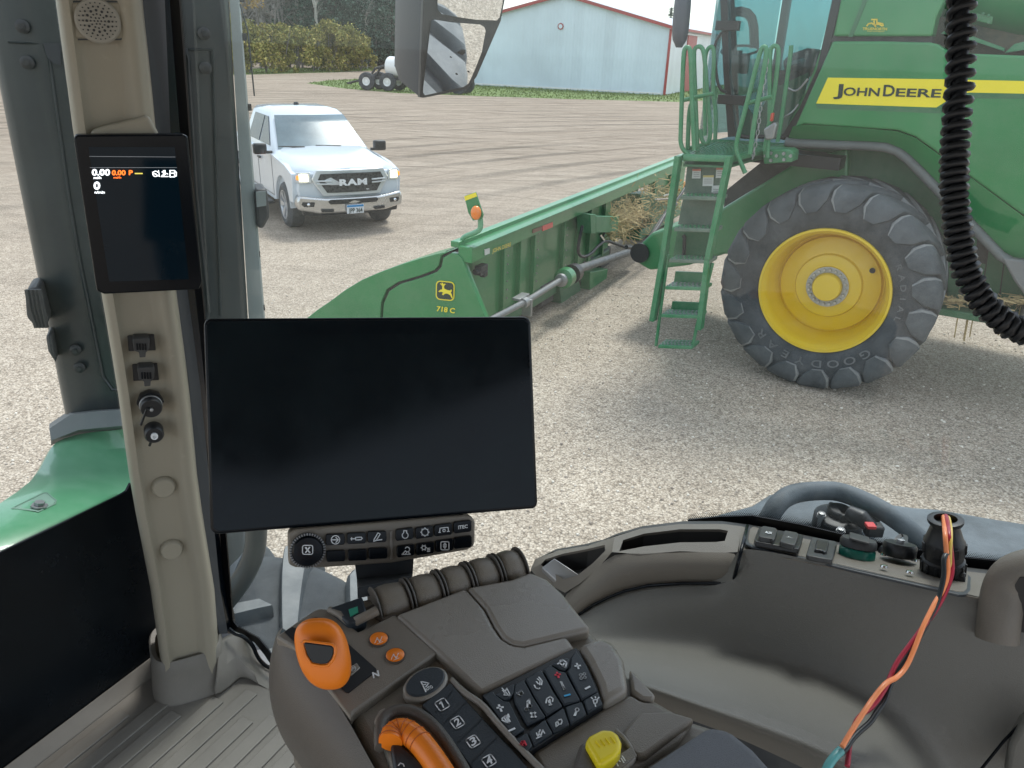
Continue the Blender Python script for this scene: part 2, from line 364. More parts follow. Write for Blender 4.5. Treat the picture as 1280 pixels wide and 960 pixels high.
# ================================================================== shed
A=G(830,119); A0=G(588,106); gd=(A-A0).normalized(); gn=V((gd.y,-gd.x,0)); 
if gn.y>0: gn=-gn            # facing camera
RG=PL(706,-7,A,gn); ridge=RG.z; EV=PL(839,33,A,gn).z
mid=V((RG.x,RG.y,0)); mid=A+gd*((mid-A).dot(gd)); Wh=(A-mid).length; B0=mid-gd*Wh
back=-gn; LEN=34
def S(a,b,z): return mid+gd*a+back*b+ZUP*z
shed=empty('farm_shed',mid,'large pale steel machine shed with red trim and a grey gable roof','shed')
def siding(name,col,ax):
    m,t,b=nt(name); tc=N(t,'ShaderNodeTexCoord')
    dt=N(t,'ShaderNodeVectorMath',operation='DOT_PRODUCT'); t.links.new(tc.outputs['Object'],dt.inputs[0]); dt.inputs[1].default_value=ax
    sn=N(t,'ShaderNodeMath',operation='MULTIPLY',inp={1:2*PI/.3}); t.links.new(dt.outputs['Value'],sn.inputs[0])
    s2=N(t,'ShaderNodeMath',operation='SINE'); t.links.new(sn.outputs[0],s2.inputs[0])
    p=N(t,'ShaderNodeMapRange',inp={'From Min':.55,'From Max':1}); t.links.new(s2.outputs[0],p.inputs[0])
    bp=N(t,'ShaderNodeBump',inp={'Strength':.5,'Distance':.03}); t.links.new(p.outputs[0],bp.inputs['Height']); t.links.new(bp.outputs[0],b.inputs['Normal'])
    s3=N(t,'ShaderNodeMath',operation='MULTIPLY',inp={1:1/.92}); t.links.new(dt.outputs['Value'],s3.inputs[0])
    wn=N(t,'ShaderNodeTexWhiteNoise',noise_dimensions='1D'); fl_=N(t,'ShaderNodeMath',operation='FLOOR'); t.links.new(s3.outputs[0],fl_.inputs[0]); t.links.new(fl_.outputs[0],wn.inputs['W'])
    n=N(t,'ShaderNodeTexNoise',inp={'Scale':.35,'Detail':6}); t.links.new(tc.outputs['Object'],n.inputs['Vector'])
    ns=N(t,'ShaderNodeMath',operation='MULTIPLY_ADD',inp={1:.25}); t.links.new(wn.outputs[0],ns.inputs[0]); t.links.new(n.outputs[0],ns.inputs[2])
    t.links.new(ramp(t,ns.outputs[0],[(.3,tuple(c*.86 for c in col)),(.85,tuple(min(1,c*1.06) for c in col))]),b.inputs['Base Color'])
    b.inputs['Roughness'].default_value=.42; b.inputs['Specular IOR Level'].default_value=.35; return m
sidg=siding('shade_blue_siding_front',(.66,.77,.85),tuple(gd)); sids=siding('pale_steel_siding_side',(.72,.77,.80),tuple(back)); roofm=siding('grey_steel_roof',(.50,.53,.56),tuple(back))  # gable siding carries the blue of sky-lit shade in its colour
redm=mat('red_trim',(.36,.045,.04),.5,var=.1,vs=.5)
mb=MB(); mb.prism([S(-Wh,0,0),S(Wh,0,0),S(Wh,0,EV),S(0,0,ridge),S(-Wh,0,EV)],back*.2); mb.build('gable_wall',sidg,shed,smooth=0)
for s in (1,-1):
    mb=MB(); mb.box(S(s*(Wh-.1),LEN/2+.1,EV/2),(.2,LEN-.2,EV-.05),(gd,back,ZUP)); mb.build('side_wall',sids,shed,smooth=0)
mb=MB(); mb.box(S(0,LEN,EV/2),(2*Wh-.4,.2,EV),(gd,back,ZUP)); mb.build('rear_wall',sids,shed,smooth=0)
for s in (1,-1):
    sl_=(ridge-EV)/Wh; ov=.35
    mb=MB(); mb.prism([S(0,-ov,ridge+.10),S(s*(Wh+ov),-ov,EV-sl_*ov+.10),S(s*(Wh+ov),LEN+ov,EV-sl_*ov+.10),S(0,LEN+ov,ridge+.10)],ZUP*-.09); mb.build('roof',roofm,shed,smooth=0)
    mb=MB(); mb.prism([S(0,-ov-.03,ridge+.08),S(s*(Wh+ov),-ov-.03,EV-sl_*ov+.08),S(s*(Wh+ov),-ov-.03,EV-sl_*ov-.16),S(0,-ov-.03,ridge-.16)],back*.05); mb.build('gable_trim',redm,shed,smooth=0)
    mb=MB(); mb.box(S(s*(Wh+.02),-.03,EV/2-.1),(.2,.12,EV-.2),(gd,back,ZUP)); mb.build('corner_trim',redm,shed,smooth=0)
    mb=MB(); mb.box(S(s*(Wh+ov+.02),LEN/2,EV-sl_*ov-.02),(.05,LEN,.2),(gd,back,ZUP)); mb.build('eave_trim',redm,shed,smooth=0)
mb=MB(); mb.box(S(Wh+.05,9.3,2.35),(.1,4.2,4.7),(gd,back,ZUP)); mb.build('sliding_door',redm,shed,smooth=0)
mb=MB(); mb.box(S(Wh+.08,8.6,4.78),(.16,9,.12),(gd,back,ZUP)); mb.build('door_rail',mat('white_trim',(.7,.7,.7),.5),shed,smooth=0)
mb=MB(); mb.box(S(0,-.012,.12),(2*Wh-.4,.03,.12),(gd,back,ZUP)); mb.build('base_trim',mat('white_base_trim',(.8,.8,.8),.5),shed,smooth=0)
pe=PL(701,33,A,gn); mb=MB(); mb.lathe([(.27,0),(.27,.05)],pe+gn*.02,gn,8,cap=True); em=mb.build('octagon_emblem',redm,shed,smooth=0)
mb=MB(); mb.lathe([(.18,0),(.18,.02)],pe+gn*.075,gn,8,cap=True); mb.build('emblem_face',sidg,em,smooth=0)
# a far house roof behind the trailer
hm=mat('weathered_brown_wall',(.20,.16,.13),.8); hr=mat('brown_shingle',(.16,.13,.11),.9,var=.3,vs=2)
hb=G(535,86.5); ht=empty('farmhouse',hb,'low brown farmhouse with a shallow roof behind the white tank trailer','house')
mb=MB(); mb.box(hb+V((0,3,1.4)),(11,6,2.8)); mb.build('wall',hm,ht,smooth=0)
mb=MB(); mb.prism([hb+V((-6.2,-.6,2.7)),hb+V((6.2,-.6,2.7)),hb+V((6.2,3,4.4)),hb+V((-6.2,3,4.4))],ZUP*.15); mb.prism([hb+V((-6.2,6.6,2.7)),hb+V((6.2,6.6,2.7)),hb+V((6.2,3,4.4)),hb+V((-6.2,3,4.4))],ZUP*.15); mb.build('roof',hr,ht,smooth=0)
mb=MB(); mb.box(hb+V((-4.2,-.03,1.5)),(1.2,.06,1.1)); mb.build('window',mat('house_window',(.35,.4,.45),.1),ht,smooth=0)
# ================================================================== trees
barkg=mat('grey_bark',(.22,.20,.19),.9,var=.3,vs=2); barkb=mat('pale_birch_bark',(.55,.53,.49),.8,var=.25,vs=3); barkd=mat('dark_bark',(.10,.08,.065),.9,var=.3,vs=2)
twig=leafmat('bare_twigs',[(.2,(.13,.12,.115)),(.6,(.24,.215,.20)),(.95,(.33,.28,.25))])
autumn=leafmat('autumn_leaves',[(.2,(.16,.12,.03)),(.6,(.34,.22,.04)),(.95,(.46,.30,.07))])
olive=leafmat('olive_leaves',[(.15,(.07,.09,.022)),(.45,(.20,.21,.05)),(.75,(.33,.30,.08)),(.98,(.50,.38,.12))],ns=.6)
conif=leafmat('conifer_needles',[(.15,(.012,.032,.022)),(.5,(.035,.075,.052)),(.95,(.085,.14,.10))],ns=.7)
def quad(mb,p,s,rnd,up=0.):
    n=V((rnd.gauss(0,1),rnd.gauss(0,1),rnd.gauss(0,1)+up)); n.normalize(); u=n.orthogonal().normalized(); u=(Matrix.Rotation(rnd.uniform(0,6.28),3,n)@u); v_=n.cross(u)
    mb.poly([p-u*s,p+v_*s*.55,p+u*s,p-v_*s*.55])
def make_shrub(seed,h,wd,leaf,lm):
    rnd=random.Random(seed); root=empty('shrub',(0,0,0))
    mb=MB()
    for i in range(7):
        a=rnd.uniform(0,6.28); r=wd*rnd.uniform(.1,.35); mb.tube([V((0,0,0)),V((math.cos(a)*r*.5,math.sin(a)*r*.5,h*.4)),V((math.cos(a)*r,math.sin(a)*r,h*rnd.uniform(.7,.95)))],[.07,.045,.015],5)
    mb.build('stem',barkg,root,smooth=0)
    mb=MB(); cl=[]
    for i in range(46):
        z=rnd.uniform(.03,1)**.8; rr=wd*.5*math.sqrt(max(.06,1-(max(0,z-.35)/.68)**2))*rnd.uniform(.45,1.05); a=rnd.uniform(0,6.28)
        cl.append((V((math.cos(a)*rr,math.sin(a)*rr,z*h*.92)),rnd.uniform(.35,.85)*wd*.2))
    for c,r in cl:
        for k in range(75):
            d=V((rnd.gauss(0,1),rnd.gauss(0,1),rnd.gauss(0,1))); d=d.normalized()*r*(rnd.random()**.4); p=c+d
            if p.z>0.05: quad(mb,p,leaf*rnd.uniform(.6,1.3),rnd)
    mb.build('foliage',lm,root,smooth=0,fix=False); return root
def make_conifer(seed,h):
    rnd=random.Random(seed); root=empty('conifer_tree',(0,0,0))
    mb=MB(); mb.tube([V((0,0,0)),V((0,0,h*.5)),V((0,0,h))],[h*.016,h*.01,.02],7); mb.build('trunk',barkd,root,smooth=0)
    mb=MB(); z=h*.08
    while z<h*.99:
        f=1-z/h; L=h*.24*f**.8+.15; nb=9
        for i in range(nb):
            a=rnd.uniform(0,6.28); l=L*rnd.uniform(.6,1.1)
            for k in range(int(10+26*f)):
                s=rnd.random(); p=V((math.cos(a)*l*s,math.sin(a)*l*s,z-.25*l*s*s+rnd.gauss(0,.12)))+V((rnd.gauss(0,.16),rnd.gauss(0,.16),0))*(.4+s)
                quad(mb,p,rnd.uniform(.10,.24),rnd,.8)
        z+=h*.028*rnd.uniform(.8,1.2)
    mb.build('crown',conif,root,smooth=0,fix=False); return root
def make_bare(seed,h,bark,leaves=None):
    rnd=random.Random(seed); root=empty('bare_tree',(0,0,0)); mb=MB(); tw=MB()
    def br(p,d,l,r,lev):
        q=p+d*l*.5+V((rnd.gauss(0,.06),rnd.gauss(0,.06),0))*l*.4; e=p+d*l
        mb.tube([p,q,e],[r,r*.75,r*.5],6 if lev<1 else 4,cap=False)
        if lev>=3:
            for k in range(16):
                s=rnd.random(); b=p+(e-p)*s; dd=(d+V((rnd.gauss(0,.6),rnd.gauss(0,.6),rnd.gauss(.1,.5)))).normalized(); L=rnd.uniform(.4,1.1); sdv=dd.orthogonal().normalized()*.016
                tw.poly([b-sdv,b+sdv,b+dd*L])
                if leaves and rnd.random()<leaves: 
                    for _ in range(3): quad(tw2,b+dd*L*rnd.random(),rnd.uniform(.08,.16),rnd)
            return
        nb=4 if lev==0 else 4
        for k in range(nb+ (5 if lev==0 else 0)):
            s=rnd.uniform(.3,1) if lev==0 else rnd.uniform(.25,1)
            b=p+(e-p)*s; dd=(d*(.75)+V((rnd.gauss(0,.5),rnd.gauss(0,.5),rnd.gauss(.15,.25)))).normalized()
            br(b,dd,l*rnd.uniform(.35,.55)*(1 if lev else .8),r*.45,lev+1)
    tw2=MB(); br(V((0,0,0)),V((rnd.gauss(0,.03),rnd.gauss(0,.03),1)).normalized(),h*.8,h*.009,0)
    mb.build('trunk',bark,root,smooth=0,fix=False); tw.build('crown',twig,root,smooth=0,fix=False)
    if leaves: tw2.build('leaves',autumn,root,smooth=0,fix=False)
    else: tw2.bm.free()
    return root
def place(src,used,px,py,rz,sc,label,cat,group,name=None):
    o=src if id(src) not in used else copy_tree(src)
    used.add(id(src)); o.location=G(px,py); o.rotation_euler=(0,0,rz); o.scale=(sc,)*3
    tag(o,label,cat,group); return o
used=set()
shr=[make_shrub(11,5.6,5.2,.17,olive),make_shrub(12,4.8,5.6,.17,olive),make_shrub(13,6.2,5.0,.16,olive)]
rnd=random.Random(5)
hx=[(292,91.5,0,.95,'olive shrub at the left end of the hedge, half behind the exhaust stack'),(312,91.3,1,1.0,'broad olive shrub directly above the pickup truck roof, near the hedge left end'),(333,91,2,.8,'narrow yellowish shrub in the left half of the hedge'),(352,90.5,0,.85,'shrub in the middle of the hedge left of the pale birch trunk'),(372,90,1,.95,'shrub in the hedge just left below the pale birch trunk'),(392,89.5,2,.78,'shrub in the hedge below the pale birch trunk'),(412,89.2,0,.98,'tall rounded olive shrub right of the birch trunk'),(432,89,1,1.08,'biggest rounded bright olive shrub near the hedge right end'),(451,88.6,2,.72,'shrub at the right end of the hedge above the tank trailer tongue')]
for x,y,k,s,l in hx: place(shr[k],used,x,y,rnd.uniform(0,6),s,l,'shrub','olive shrubs forming the hedge')
con=[make_conifer(21,17),make_conifer(22,15)]
for x,y,k,s,l in [(398,86.5,0,1.15,'dark conifer behind the hedge left of the birch trunk'),(424,86.3,1,1.25,'dark conifer behind the brightest hedge shrub'),(446,86,0,1.15,'dark conifer behind the hedge right end'),(470,85.5,1,1.25,'dark conifer above the white tank trailer'),(492,85,0,1.1,'dark conifer beside the big side mirror'),(832,84,0,.82,'dark conifer behind the pale shed roof right slope'),(642,80,1,.75,'dark conifer behind the pale shed roof left slope'),(362,84,1,.95,'dark conifer among the bare trees above the hedge')]:
    place(con[k],used,x,y,rnd.uniform(0,6),s,l,'tree','dark conifers behind the yard')
bar=[make_bare(31,16,barkg),make_bare(32,15,barkg,.0),make_bare(33,15,barkb)]
ba=make_bare(34,12,barkg,.6)
for x,y,k,s,l in [(285,86,0,1,'bare grey tree at the far left behind the stack'),(306,86,1,1.05,'bare grey tree behind the left end of the hedge'),(326,85.5,0,.95,'bare grey tree over the left hedge shrubs'),(343,85,1,1.1,'bare grey tree between the orange leaved tree and the conifers'),(357,85.5,0,1.0,'bare grey tree left of the dark conifers'),(378,85,1,1,'bare grey tree left of the birch'),(399,87,2,1,'bare birch with a pale trunk standing above the hedge'),(414,85,0,1,'bare grey tree among the conifers'),(459,86,2,.85,'thin bare tree with a pale trunk near the hedge right end'),(488,85,1,.95,'bare grey tree just left of the side mirror')]:
    place(bar[k],used,x,y,rnd.uniform(0,6),s,l,'tree','bare trees behind the hedge')
place(ba,used,309,90.5,0,1,'small tree with thinning orange autumn leaves above the pickup truck','tree','bare trees behind the hedge')
# ---- far wood: one mass
def farwood():
    mb=MB(); r=random.Random(9)
    for i in range(26000):
        a=rad(r.uniform(-36,-2)); d=r.uniform(128,150); h=r.random()**1.1*18
        quad(mb,V((math.sin(a)*d,math.cos(a)*d,h)),r.uniform(.5,1.2),r)
    o=mb.build('distant_wood',leafmat('distant_wood',[(.2,(.09,.10,.085)),(.5,(.19,.185,.165)),(.95,(.33,.31,.28))],ns=.12),smooth=0,fix=False); tag(o,'mass of far grey and dark green woodland behind the hedge','wood',kind='stuff')
farwood()
# ================================================================== tank trailer
wa=G(458,113); wb=G(573,118.5); td=(wb-wa).normalized(); tn=V((td.y,-td.x,0)); tn=-tn if tn.y>0 else tn
def TR(a,b,z): return wa+td*a-tn*b+ZUP*z      # a along, b away
tt=empty('tank_trailer',TR(3.5,1,0),'white nurse tank on a black trailer frame with tyred wheels near the lawn','trailer')
whitep=mat('white_tank_paint',(.80,.81,.80),.35,var=.05,vs=1)
mb=MB(); r_=.72; pr=[(.001,0)]+[(r_*math.sin(t*PI/16),.38*(1-math.cos(t*PI/16))) for t in range(1,9)]+[(r_,4.6)]+[(r_*math.cos(t*PI/16),4.6+.38*math.sin(t*PI/16)) for t in range(1,8)]+[(.001,4.98)]
mb.lathe(pr,TR(1.15,1.0,1.62),td,28,cap=False); tank=mb.build('tank',whitep,tt,smooth=50)
mb=MB(); mb.lathe([(.25,0),(.25,.22),(.05,.24)],TR(4.1,1.0,2.28),ZUP,14); mb.build('manhole_cover',whitep,tank)
mb=MB(); mb.tube([TR(2.9,1,2.3),TR(2.9,1,2.55),TR(3.3,1,2.55)],.05,6); mb.build('vent_pipe',whitep,tank)
mb=MB()
for b in (.45,1.55): mb.box(TR(4,b,.86),(7.4,.12,.2),(td,-tn,ZUP))
for a in (.8,2.2,4.2,6.2,7.6): mb.box(TR(a,1,.84),(.12,1.1,.14),(td,-tn,ZUP))
for a in (2.4,5.8): mb.prism([TR(a,.4,.95),TR(a,1.6,.95),TR(a,1.5,1.25),TR(a,1.0,1.02),TR(a,.5,1.25)],td*.12)
mb.build('frame',M['black_m'],tt)
mb=MB(); mb.tube([TR(-1.75,1,.42),TR(-.9,1,.62),TR(.4,1,.8)],.08,6); mb.box(TR(-1.75,1,.40),(.3,.3,.12),(td,-tn,ZUP)); mb.tube([TR(-.15,.55,.6),TR(.55,.5,1.5),TR(1.5,.5,1.75)],.09,6); mb.tube([TR(.5,.55,.85),TR(.95,.5,1.6)],.08,6); mb.tube([TR(-.15,1.5,.6),TR(.55,1.5,1.5),TR(1.5,1.5,1.75)],.09,6); mb.build('tongue',M['black_m'],tt)
def swheel(c,ax,R,wd,rimr,parent,rimm,rubm,name='wheel'):
    """c outer-face centre, ax pointing outwards"""
    pr=[(rimr,-.01),(rimr*1.08,0),(R*.80,.012),(R*.93,-.012),(R,-wd*.18),(R,-wd*.82),(R*.93,-wd),(rimr,-wd)]
    mb=MB(); mb.lathe(pr,c,ax,36,cap=False); ty=mb.build(name,rubm,parent,smooth=30)
    mb=MB(); mb.lathe([(rimr*1.04,.004),(rimr*.96,.004),(rimr*.9,-wd*.25),(rimr*.5,-wd*.32),(rimr*.45,-wd*.12),(rimr*.2,-wd*.1),(.001,-wd*.1)],c,ax,30,cap=False); mb.build('rim',rimm,ty,smooth=40)
    return ty
for a,b,t_ in ((0,0,0),(1.55,.15,0),(0.2,1.9,0),(1.75,1.9,0),(6.95,0,0),(5.6,.0,0),(6.95,1.9,0)): swheel(TR(a,b,.62),tn,.62,.36,.28,tt,whitep,M['rubber'])
def bfont(txt,bold=0.0,size=1.0,shear=0.,space=1.0):
    cu=bpy.data.curves.new('txt','FONT'); cu.body=txt; cu.size=size; cu.offset=bold; cu.shear=shear; cu.space_character=space; cu.resolution_u=3
    o=bpy.data.objects.new('txt',cu); COL.objects.link(o); me=bpy.data.meshes.new_from_object(o); bpy.data.objects.remove(o); return me
def text(txt,O,X,Y,name,m,parent,bold=.02,lift=None,shear=0.,space=1.0,center=False):
    """O: baseline-left; X: vector spanning full width; Y: vector of capital height"""
    me=bfont(txt,bold,1.0,shear,space); xs=[v.co.x for v in me.vertices]; ys=[v.co.y for v in me.vertices]
    x0,x1=min(xs),max(xs); y0,y1=0.0,.70
    n=V(X).cross(V(Y)).normalized(); 
    if n.dot(C-V(O))<0: n=-n
    lift=lift if lift is not None else .002
    mb=MB(); mb.mesh(me,lambda c: V(O)+V(X)*((c.x-x0)/(x1-x0))+V(Y)*((c.y-y0)/(y1-y0))+n*lift)
    bmesh.ops.solidify  # flat decal
    o=mb.build(name,m,parent,smooth=0,fix=False); return o
bluel=mat('blue_lettering',(.10,.22,.42),.5)
text('AGRI',TR(2.1,.26,1.70),td*1.0,ZUP*.22,'lettering',bluel,tank,.02,.03)
# ================================================================== pickup truck
wA=G(357,283); wB=G(482,273.5); lat=(wB-wA).normalized(); fw=V((lat.y,-lat.x,0)); fw=-fw if fw.y>0 else fw
fc=(wA+wB)/2+fw*.02
def K(x,y,z): return fc+fw*x+lat*y+ZUP*z    # y<0 : photo left side
tk=empty('pickup_truck',fc,'white pickup truck with chrome bumper and lit headlights parked facing the tractor','pickup truck')
tp=mat('white_truck_paint',(.64,.70,.76),.18,var=.03,vs=1,coat=.6); tg=mat('truck_window_glass',(.025,.045,.07),.1,var=.1,spec=.2)
wsg=mat('truck_windscreen_glass',(.13,.18,.21),.2,var=.3,vs=1.2,spec=.18)
W_=.99
# hull
mb=MB()
def ring(x,w,zb,zs,zt):
    h=[(0,zb),(w*.9,zb),(w,zb+.12),(w,zs),(w*.93,zs+(zt-zs)*.55),(w*.8,zt-.012),(w*.45,zt),(0,zt+.012)]
    return [K(x,y,z) for y,z in h]+[K(x,-y,z) for y,z in h[1:-1][::-1]]
mb.loft([ring(.90,.66,.62,1.0,1.13),ring(.74,.90,.58,1.04,1.18),ring(.60,.93,.55,1.08,1.21),ring(0,.93,.55,1.16,1.27),ring(-.55,.93,.5,1.20,1.33),ring(-.75,.93,.5,1.22,1.34)])
mb.build('hood',tp,tk,smooth=40)
def arch(cx,r,a0=0,a1=180,n=12): return [(cx+r*math.cos(rad(a0+(a1-a0)*i/n)),.42+r*math.sin(rad(a0+(a1-a0)*i/n))) for i in range(n+1)]
prof=[(.84,.55),(.90,.9),(.80,1.06),(.3,1.15),(-.55,1.215),(-3.15,1.235),(-5.0,1.26),(-5.02,.55),(-4.25,.5)]+arch(-3.67,.52,0,180)[::-1][::-1]
prof=[(.50,.55),(.72,.56),(.77,.9),(.74,1.05),(.3,1.15),(-.55,1.215),(-3.15,1.235),(-4.85,1.26),(-4.9,.55),(-4.2,.5)]
prof+=[p for p in arch(-3.67,.50,180,0)]+[(-3.1,.40),(-.58,.40)]+[p for p in arch(0,.50,180,0)]
for s in (-1,1):
    mb=MB(); mb.prism([K(x,s*W_,z) for x,z in prof],lat*(-s*.16)); o=mb.build('side_panel',tp,tk,smooth=30,bevel=.045,seg=3)
    # door seams and handle
    mb=MB()
    for x in (-.62,-1.72,-2.85): mb.box(K(x,s*(W_+.001),.84),(.012,.006,.70),(fw,lat,ZUP))
    mb.box(K(-1.7,s*(W_+.001),.48),(2.2,.006,.012),(fw,lat,ZUP)); mb.build('door_seam',M['black'],tk,smooth=0)
    for x in (-1.55,-2.65):
        mb=MB(); mb.box(K(x,s*(W_+.02),1.06),(.2,.04,.035),(fw,lat,ZUP)); mb.build('door_handle',M['black'],tk,bevel=.01)
    mb=MB(); mb.box(K(-1.85,s*(W_+.06),.33),(2.3,.16,.06),(fw,lat,ZUP)); mb.build('side_step',M['black_m'],tk,bevel=.02)
    # mirror
    mb=MB(); mb.box(K(-.72,s*1.16,1.31),(.14,.24,.19),(fw,lat,ZUP)); mm_=mb.build('door_mirror',M['black'],tk,bevel=.035,seg=3)
    mb=MB(); mb.box(K(-.66,s*1.01,1.25),(.06,.12,.05),(fw,lat,ZUP)); mb.build('mirror_arm',M['black'],mm_,bevel=.01)
mb=MB(); mb.box(K(-4.0,0,.95),(1.75,1.66,.5),(fw,lat,ZUP)); mb.build('cargo_bed',tp,tk,bevel=.03)
mb=MB(); mb.box(K(-2.1,0,.72),(4.6,1.5,.5),(fw,lat,ZUP)); mb.build('underbody',M['black_m'],tk)
# greenhouse
def gr(z,x0,x1,w,r=.0): return [K(x0,-w*.93,z),K(x0+.03,0,z+.01*(z>1.5)),K(x0,w*.93,z),K(x0-.12,w,z),K((x0+x1)/2,w*1.005,z),K(x1,w,z),K(x1,-w,z),K((x0+x1)/2,-w*1.005,z),K(x0-.12,-w,z)]
mb=MB(); mb.loft([gr(1.20,-.52,-3.2,.93),gr(1.32,-.70,-3.15,.90),gr(1.84,-1.52,-2.98,.72),gr(1.91,-1.68,-2.9,.67),gr(1.95,-1.95,-2.7,.52)]); cab_=mb.build('cab',tp,tk,smooth=42)
def gl_(p): mb.poly(p)
mb=MB()
rows=[]
for i in range(5):
    t=i/4; z=1.30+(.535)*t; x=-.665-(.80)*t+.012; w=.845-.165*t
    rows.append([K(x+.045*(1-(j/4-1)**2)+.030,w*(j/4-1),z) for j in range(9)])
mb.grid(rows,thick=-fw*.01); mb.build('windscreen',wsg,tk,smooth=60)
for s in (-1,1):
    for x0,x1,x2,x3 in ((-.98,-1.78,-1.78,-1.60),(-1.88,-2.78,-2.68,-1.88)):
        pts=[(x0,1.33),(x1,1.33),(x2,1.80),(x3,1.80)]
        mb=MB(); mb.prism([K(x,s*(.901-(z-1.32)*.346+.020),z) for x,z in pts],lat*(-s*.012)); mb.build('side_window',tg,tk,smooth=0)
mb=MB(); mb.lathe([(.06,0),(.045,.05),(.01,.06)],K(-2.35,0,1.95),ZUP,8); mb.build('antenna_fin',M['black'],tk)
for s in (-.42,.28):
    mb=MB(); mb.tube([K(-.56,s+.05,1.33),K(-.60,s-.25,1.345),K(-.63,s-.42,1.35)],[.02,.012,.008],6); mb.build('wiper',M['black'],tk)
mb=MB(); mb.box(K(-.80,.05,1.40),(.01,.16,.09),(fw,lat,ZUP)); mb.build('dashboard_card',mat('pale_card',(.6,.75,.75),.5),tk)
# front fascia
def FR(y,z,off=0): return K(.985-.17*abs(y)**2.2-.08*max(0,z-.9)+off,y,z)
def fp(pts,off,th,name,m,parent,bev=.008,sm=30):
    mb=MB(); q=[]
    for i,(a,b) in enumerate(pts):
        c,d=pts[(i+1)%len(pts)]; n=max(1,int(abs(c-a)/.12))
        for k in range(n): q.append(FR(a+(c-a)*k/n,b+(d-b)*k/n,off))
    mb.prism(q,-fw*th); return mb.build(name,m,parent,smooth=sm,bevel=bev)
fp([(-.90,.62),(.90,.62),(.93,.80),(.90,1.0),(.80,1.08),(-.80,1.08),(-.90,1.0),(-.93,.80)],0,.2,'front_fascia',tp,tk,.03)
sch=mat('satin_chrome',(.72,.74,.76),.38,metal=.55,var=.05)
grl=fp([(-.61,1.13),(.61,1.13),(.70,.97),(.52,.69),(-.52,.69),(-.70,.97)],.035,.06,'grille_surround',sch,tk,.015)
gm_,gt_,gb_=nt('grille_mesh'); vv=N(gt_,'ShaderNodeTexVoronoi',inp={'Scale':22}); tc_=N(gt_,'ShaderNodeTexCoord'); gt_.links.new(tc_.outputs['Object'],vv.inputs['Vector']); gt_.links.new(ramp(gt_,vv.outputs['Distance'],[(.2,.004),(.6,.06)]),gb_.inputs['Base Color']); gb_.inputs['Roughness'].default_value=.35
fp([(-.54,1.065),(.54,1.065),(.595,.965),(.45,.745),(-.45,.745),(-.595,.965)],.042,.03,'grille_mesh',gm_,grl,.0)
for s in (-1,1):
    for z in (.945,.895): 
        fp([(s*.36,z+.012),(s*.62,z+.016),(s*.62,z-.008),(s*.36,z-.012)],.058,.02,'grille_bar',sch,grl,.004)
text('RAM',FR(-.25,.873,.085),FR(.25,.873,.085)-FR(-.25,.873,.085),ZUP*.10,'lettering',mat('satin_letter',(.8,.82,.84),.45),grl,.05,.006,space=1.1)
hl=mat('headlight_lens',(.55,.58,.6),.08,var=.1,coat=1); hle=mat('headlight_lamp',(1,.9,.7),.2,emit=((1,.86,.55),2.2)); amb=mat('amber_lens',(.8,.25,.03),.2,emit=((1,.3,.05),.6))
for s in (-1,1):
    h_=fp([(s*.71,1.09),(s*.93,1.09),(s*.945,.93),(s*.91,.90),(s*.69,.92)],.03,.08,'headlight',hl,tk,.012)
    fp([(s*.75,1.065),(s*.89,1.065),(s*.895,.94),(s*.75,.94)],.045,.02,'lamp',hle,h_,.02)
    fp([(s*.90,1.04),(s*.94,1.04),(s*.945,.97),(s*.90,.97)],.047,.02,'turn_signal',amb,h_,.006)
bumpm=mat('brushed_chrome_bumper',(.62,.62,.62),.25,metal=.85,var=.1)
bu=fp([(-.93,.70),(-.50,.655),(.50,.655),(.93,.70),(.97,.60),(.95,.46),(.62,.40),(-.62,.40),(-.95,.46),(-.97,.60)],.09,.22,'bumper',bumpm,tk,.03)
fp([(-.42,.635),(.42,.635),(.46,.60),(.42,.555),(-.42,.555),(-.46,.60)],.097,.02,'intake',M['black'],bu,.006)
fp([(-.86,.36),(.86,.36),(.88,.46),(-.88,.46)],.03,.1,'air_dam',M['black'],tk,.01)
for s in (-1,1):
    fo=fp([(s*.68,.60),(s*.88,.605),(s*.90,.56),(s*.86,.52),(s*.70,.52)],.097,.02,'fog_lamp_recess',M['black'],bu,.006)
    mb=MB(); mb.ball(FR(s*.79,.56,.10),.032,1,1,1,6); mb.build('fog_lamp',M['chrome'],fo)
    fp([(s*.36,.47),(s*.58,.48),(s*.58,.425),(s*.38,.42)],.10,.02,'tow_hook_opening',M['black'],bu,.01)
pl=fp([(-.155,.54),(.155,.54),(.155,.385),(-.155,.385)],.13,.015,'licence_plate',mat('plate_white',(.75,.78,.82),.5),tk,.004)
fp([(-.15,.535),(.15,.535),(.15,.50),(-.15,.50)],.134,.002,'plate_band',mat('plate_blue',(.03,.25,.55),.5),pl,0)
text('JPP 364',FR(-.125,.405,.137),FR(.125,.405,.137)-FR(-.125,.405,.137),ZUP*.075,'plate_number',M['letter'],pl,.02,.003)
rimsil=mat('silver_alloy',(.55,.57,.6),.3,metal=.7)
for x in (0,-3.67):
    for s in (-1,1):
        swheel(K(x,s*.975,.405),lat*s,.405,.28,.25,tk,rimsil,M['rubber'])
        mb=MB()
        c=K(x,s*.975,.405)
        for k in range(6):
            a=k*PI/3; d=fw*math.cos(a)+ZUP*math.sin(a); e=fw*math.cos(a+.25)+ZUP*math.sin(a+.25); f_=fw*math.cos(a-.25)+ZUP*math.sin(a-.25)
            mb.prism([c+e*.06-lat*s*.02,c+e*.235,c+f_*.235,c+f_*.06-lat*s*.02],-lat*s*.03)
        mb.build('wheel_spokes',rimsil,tk,smooth=30)
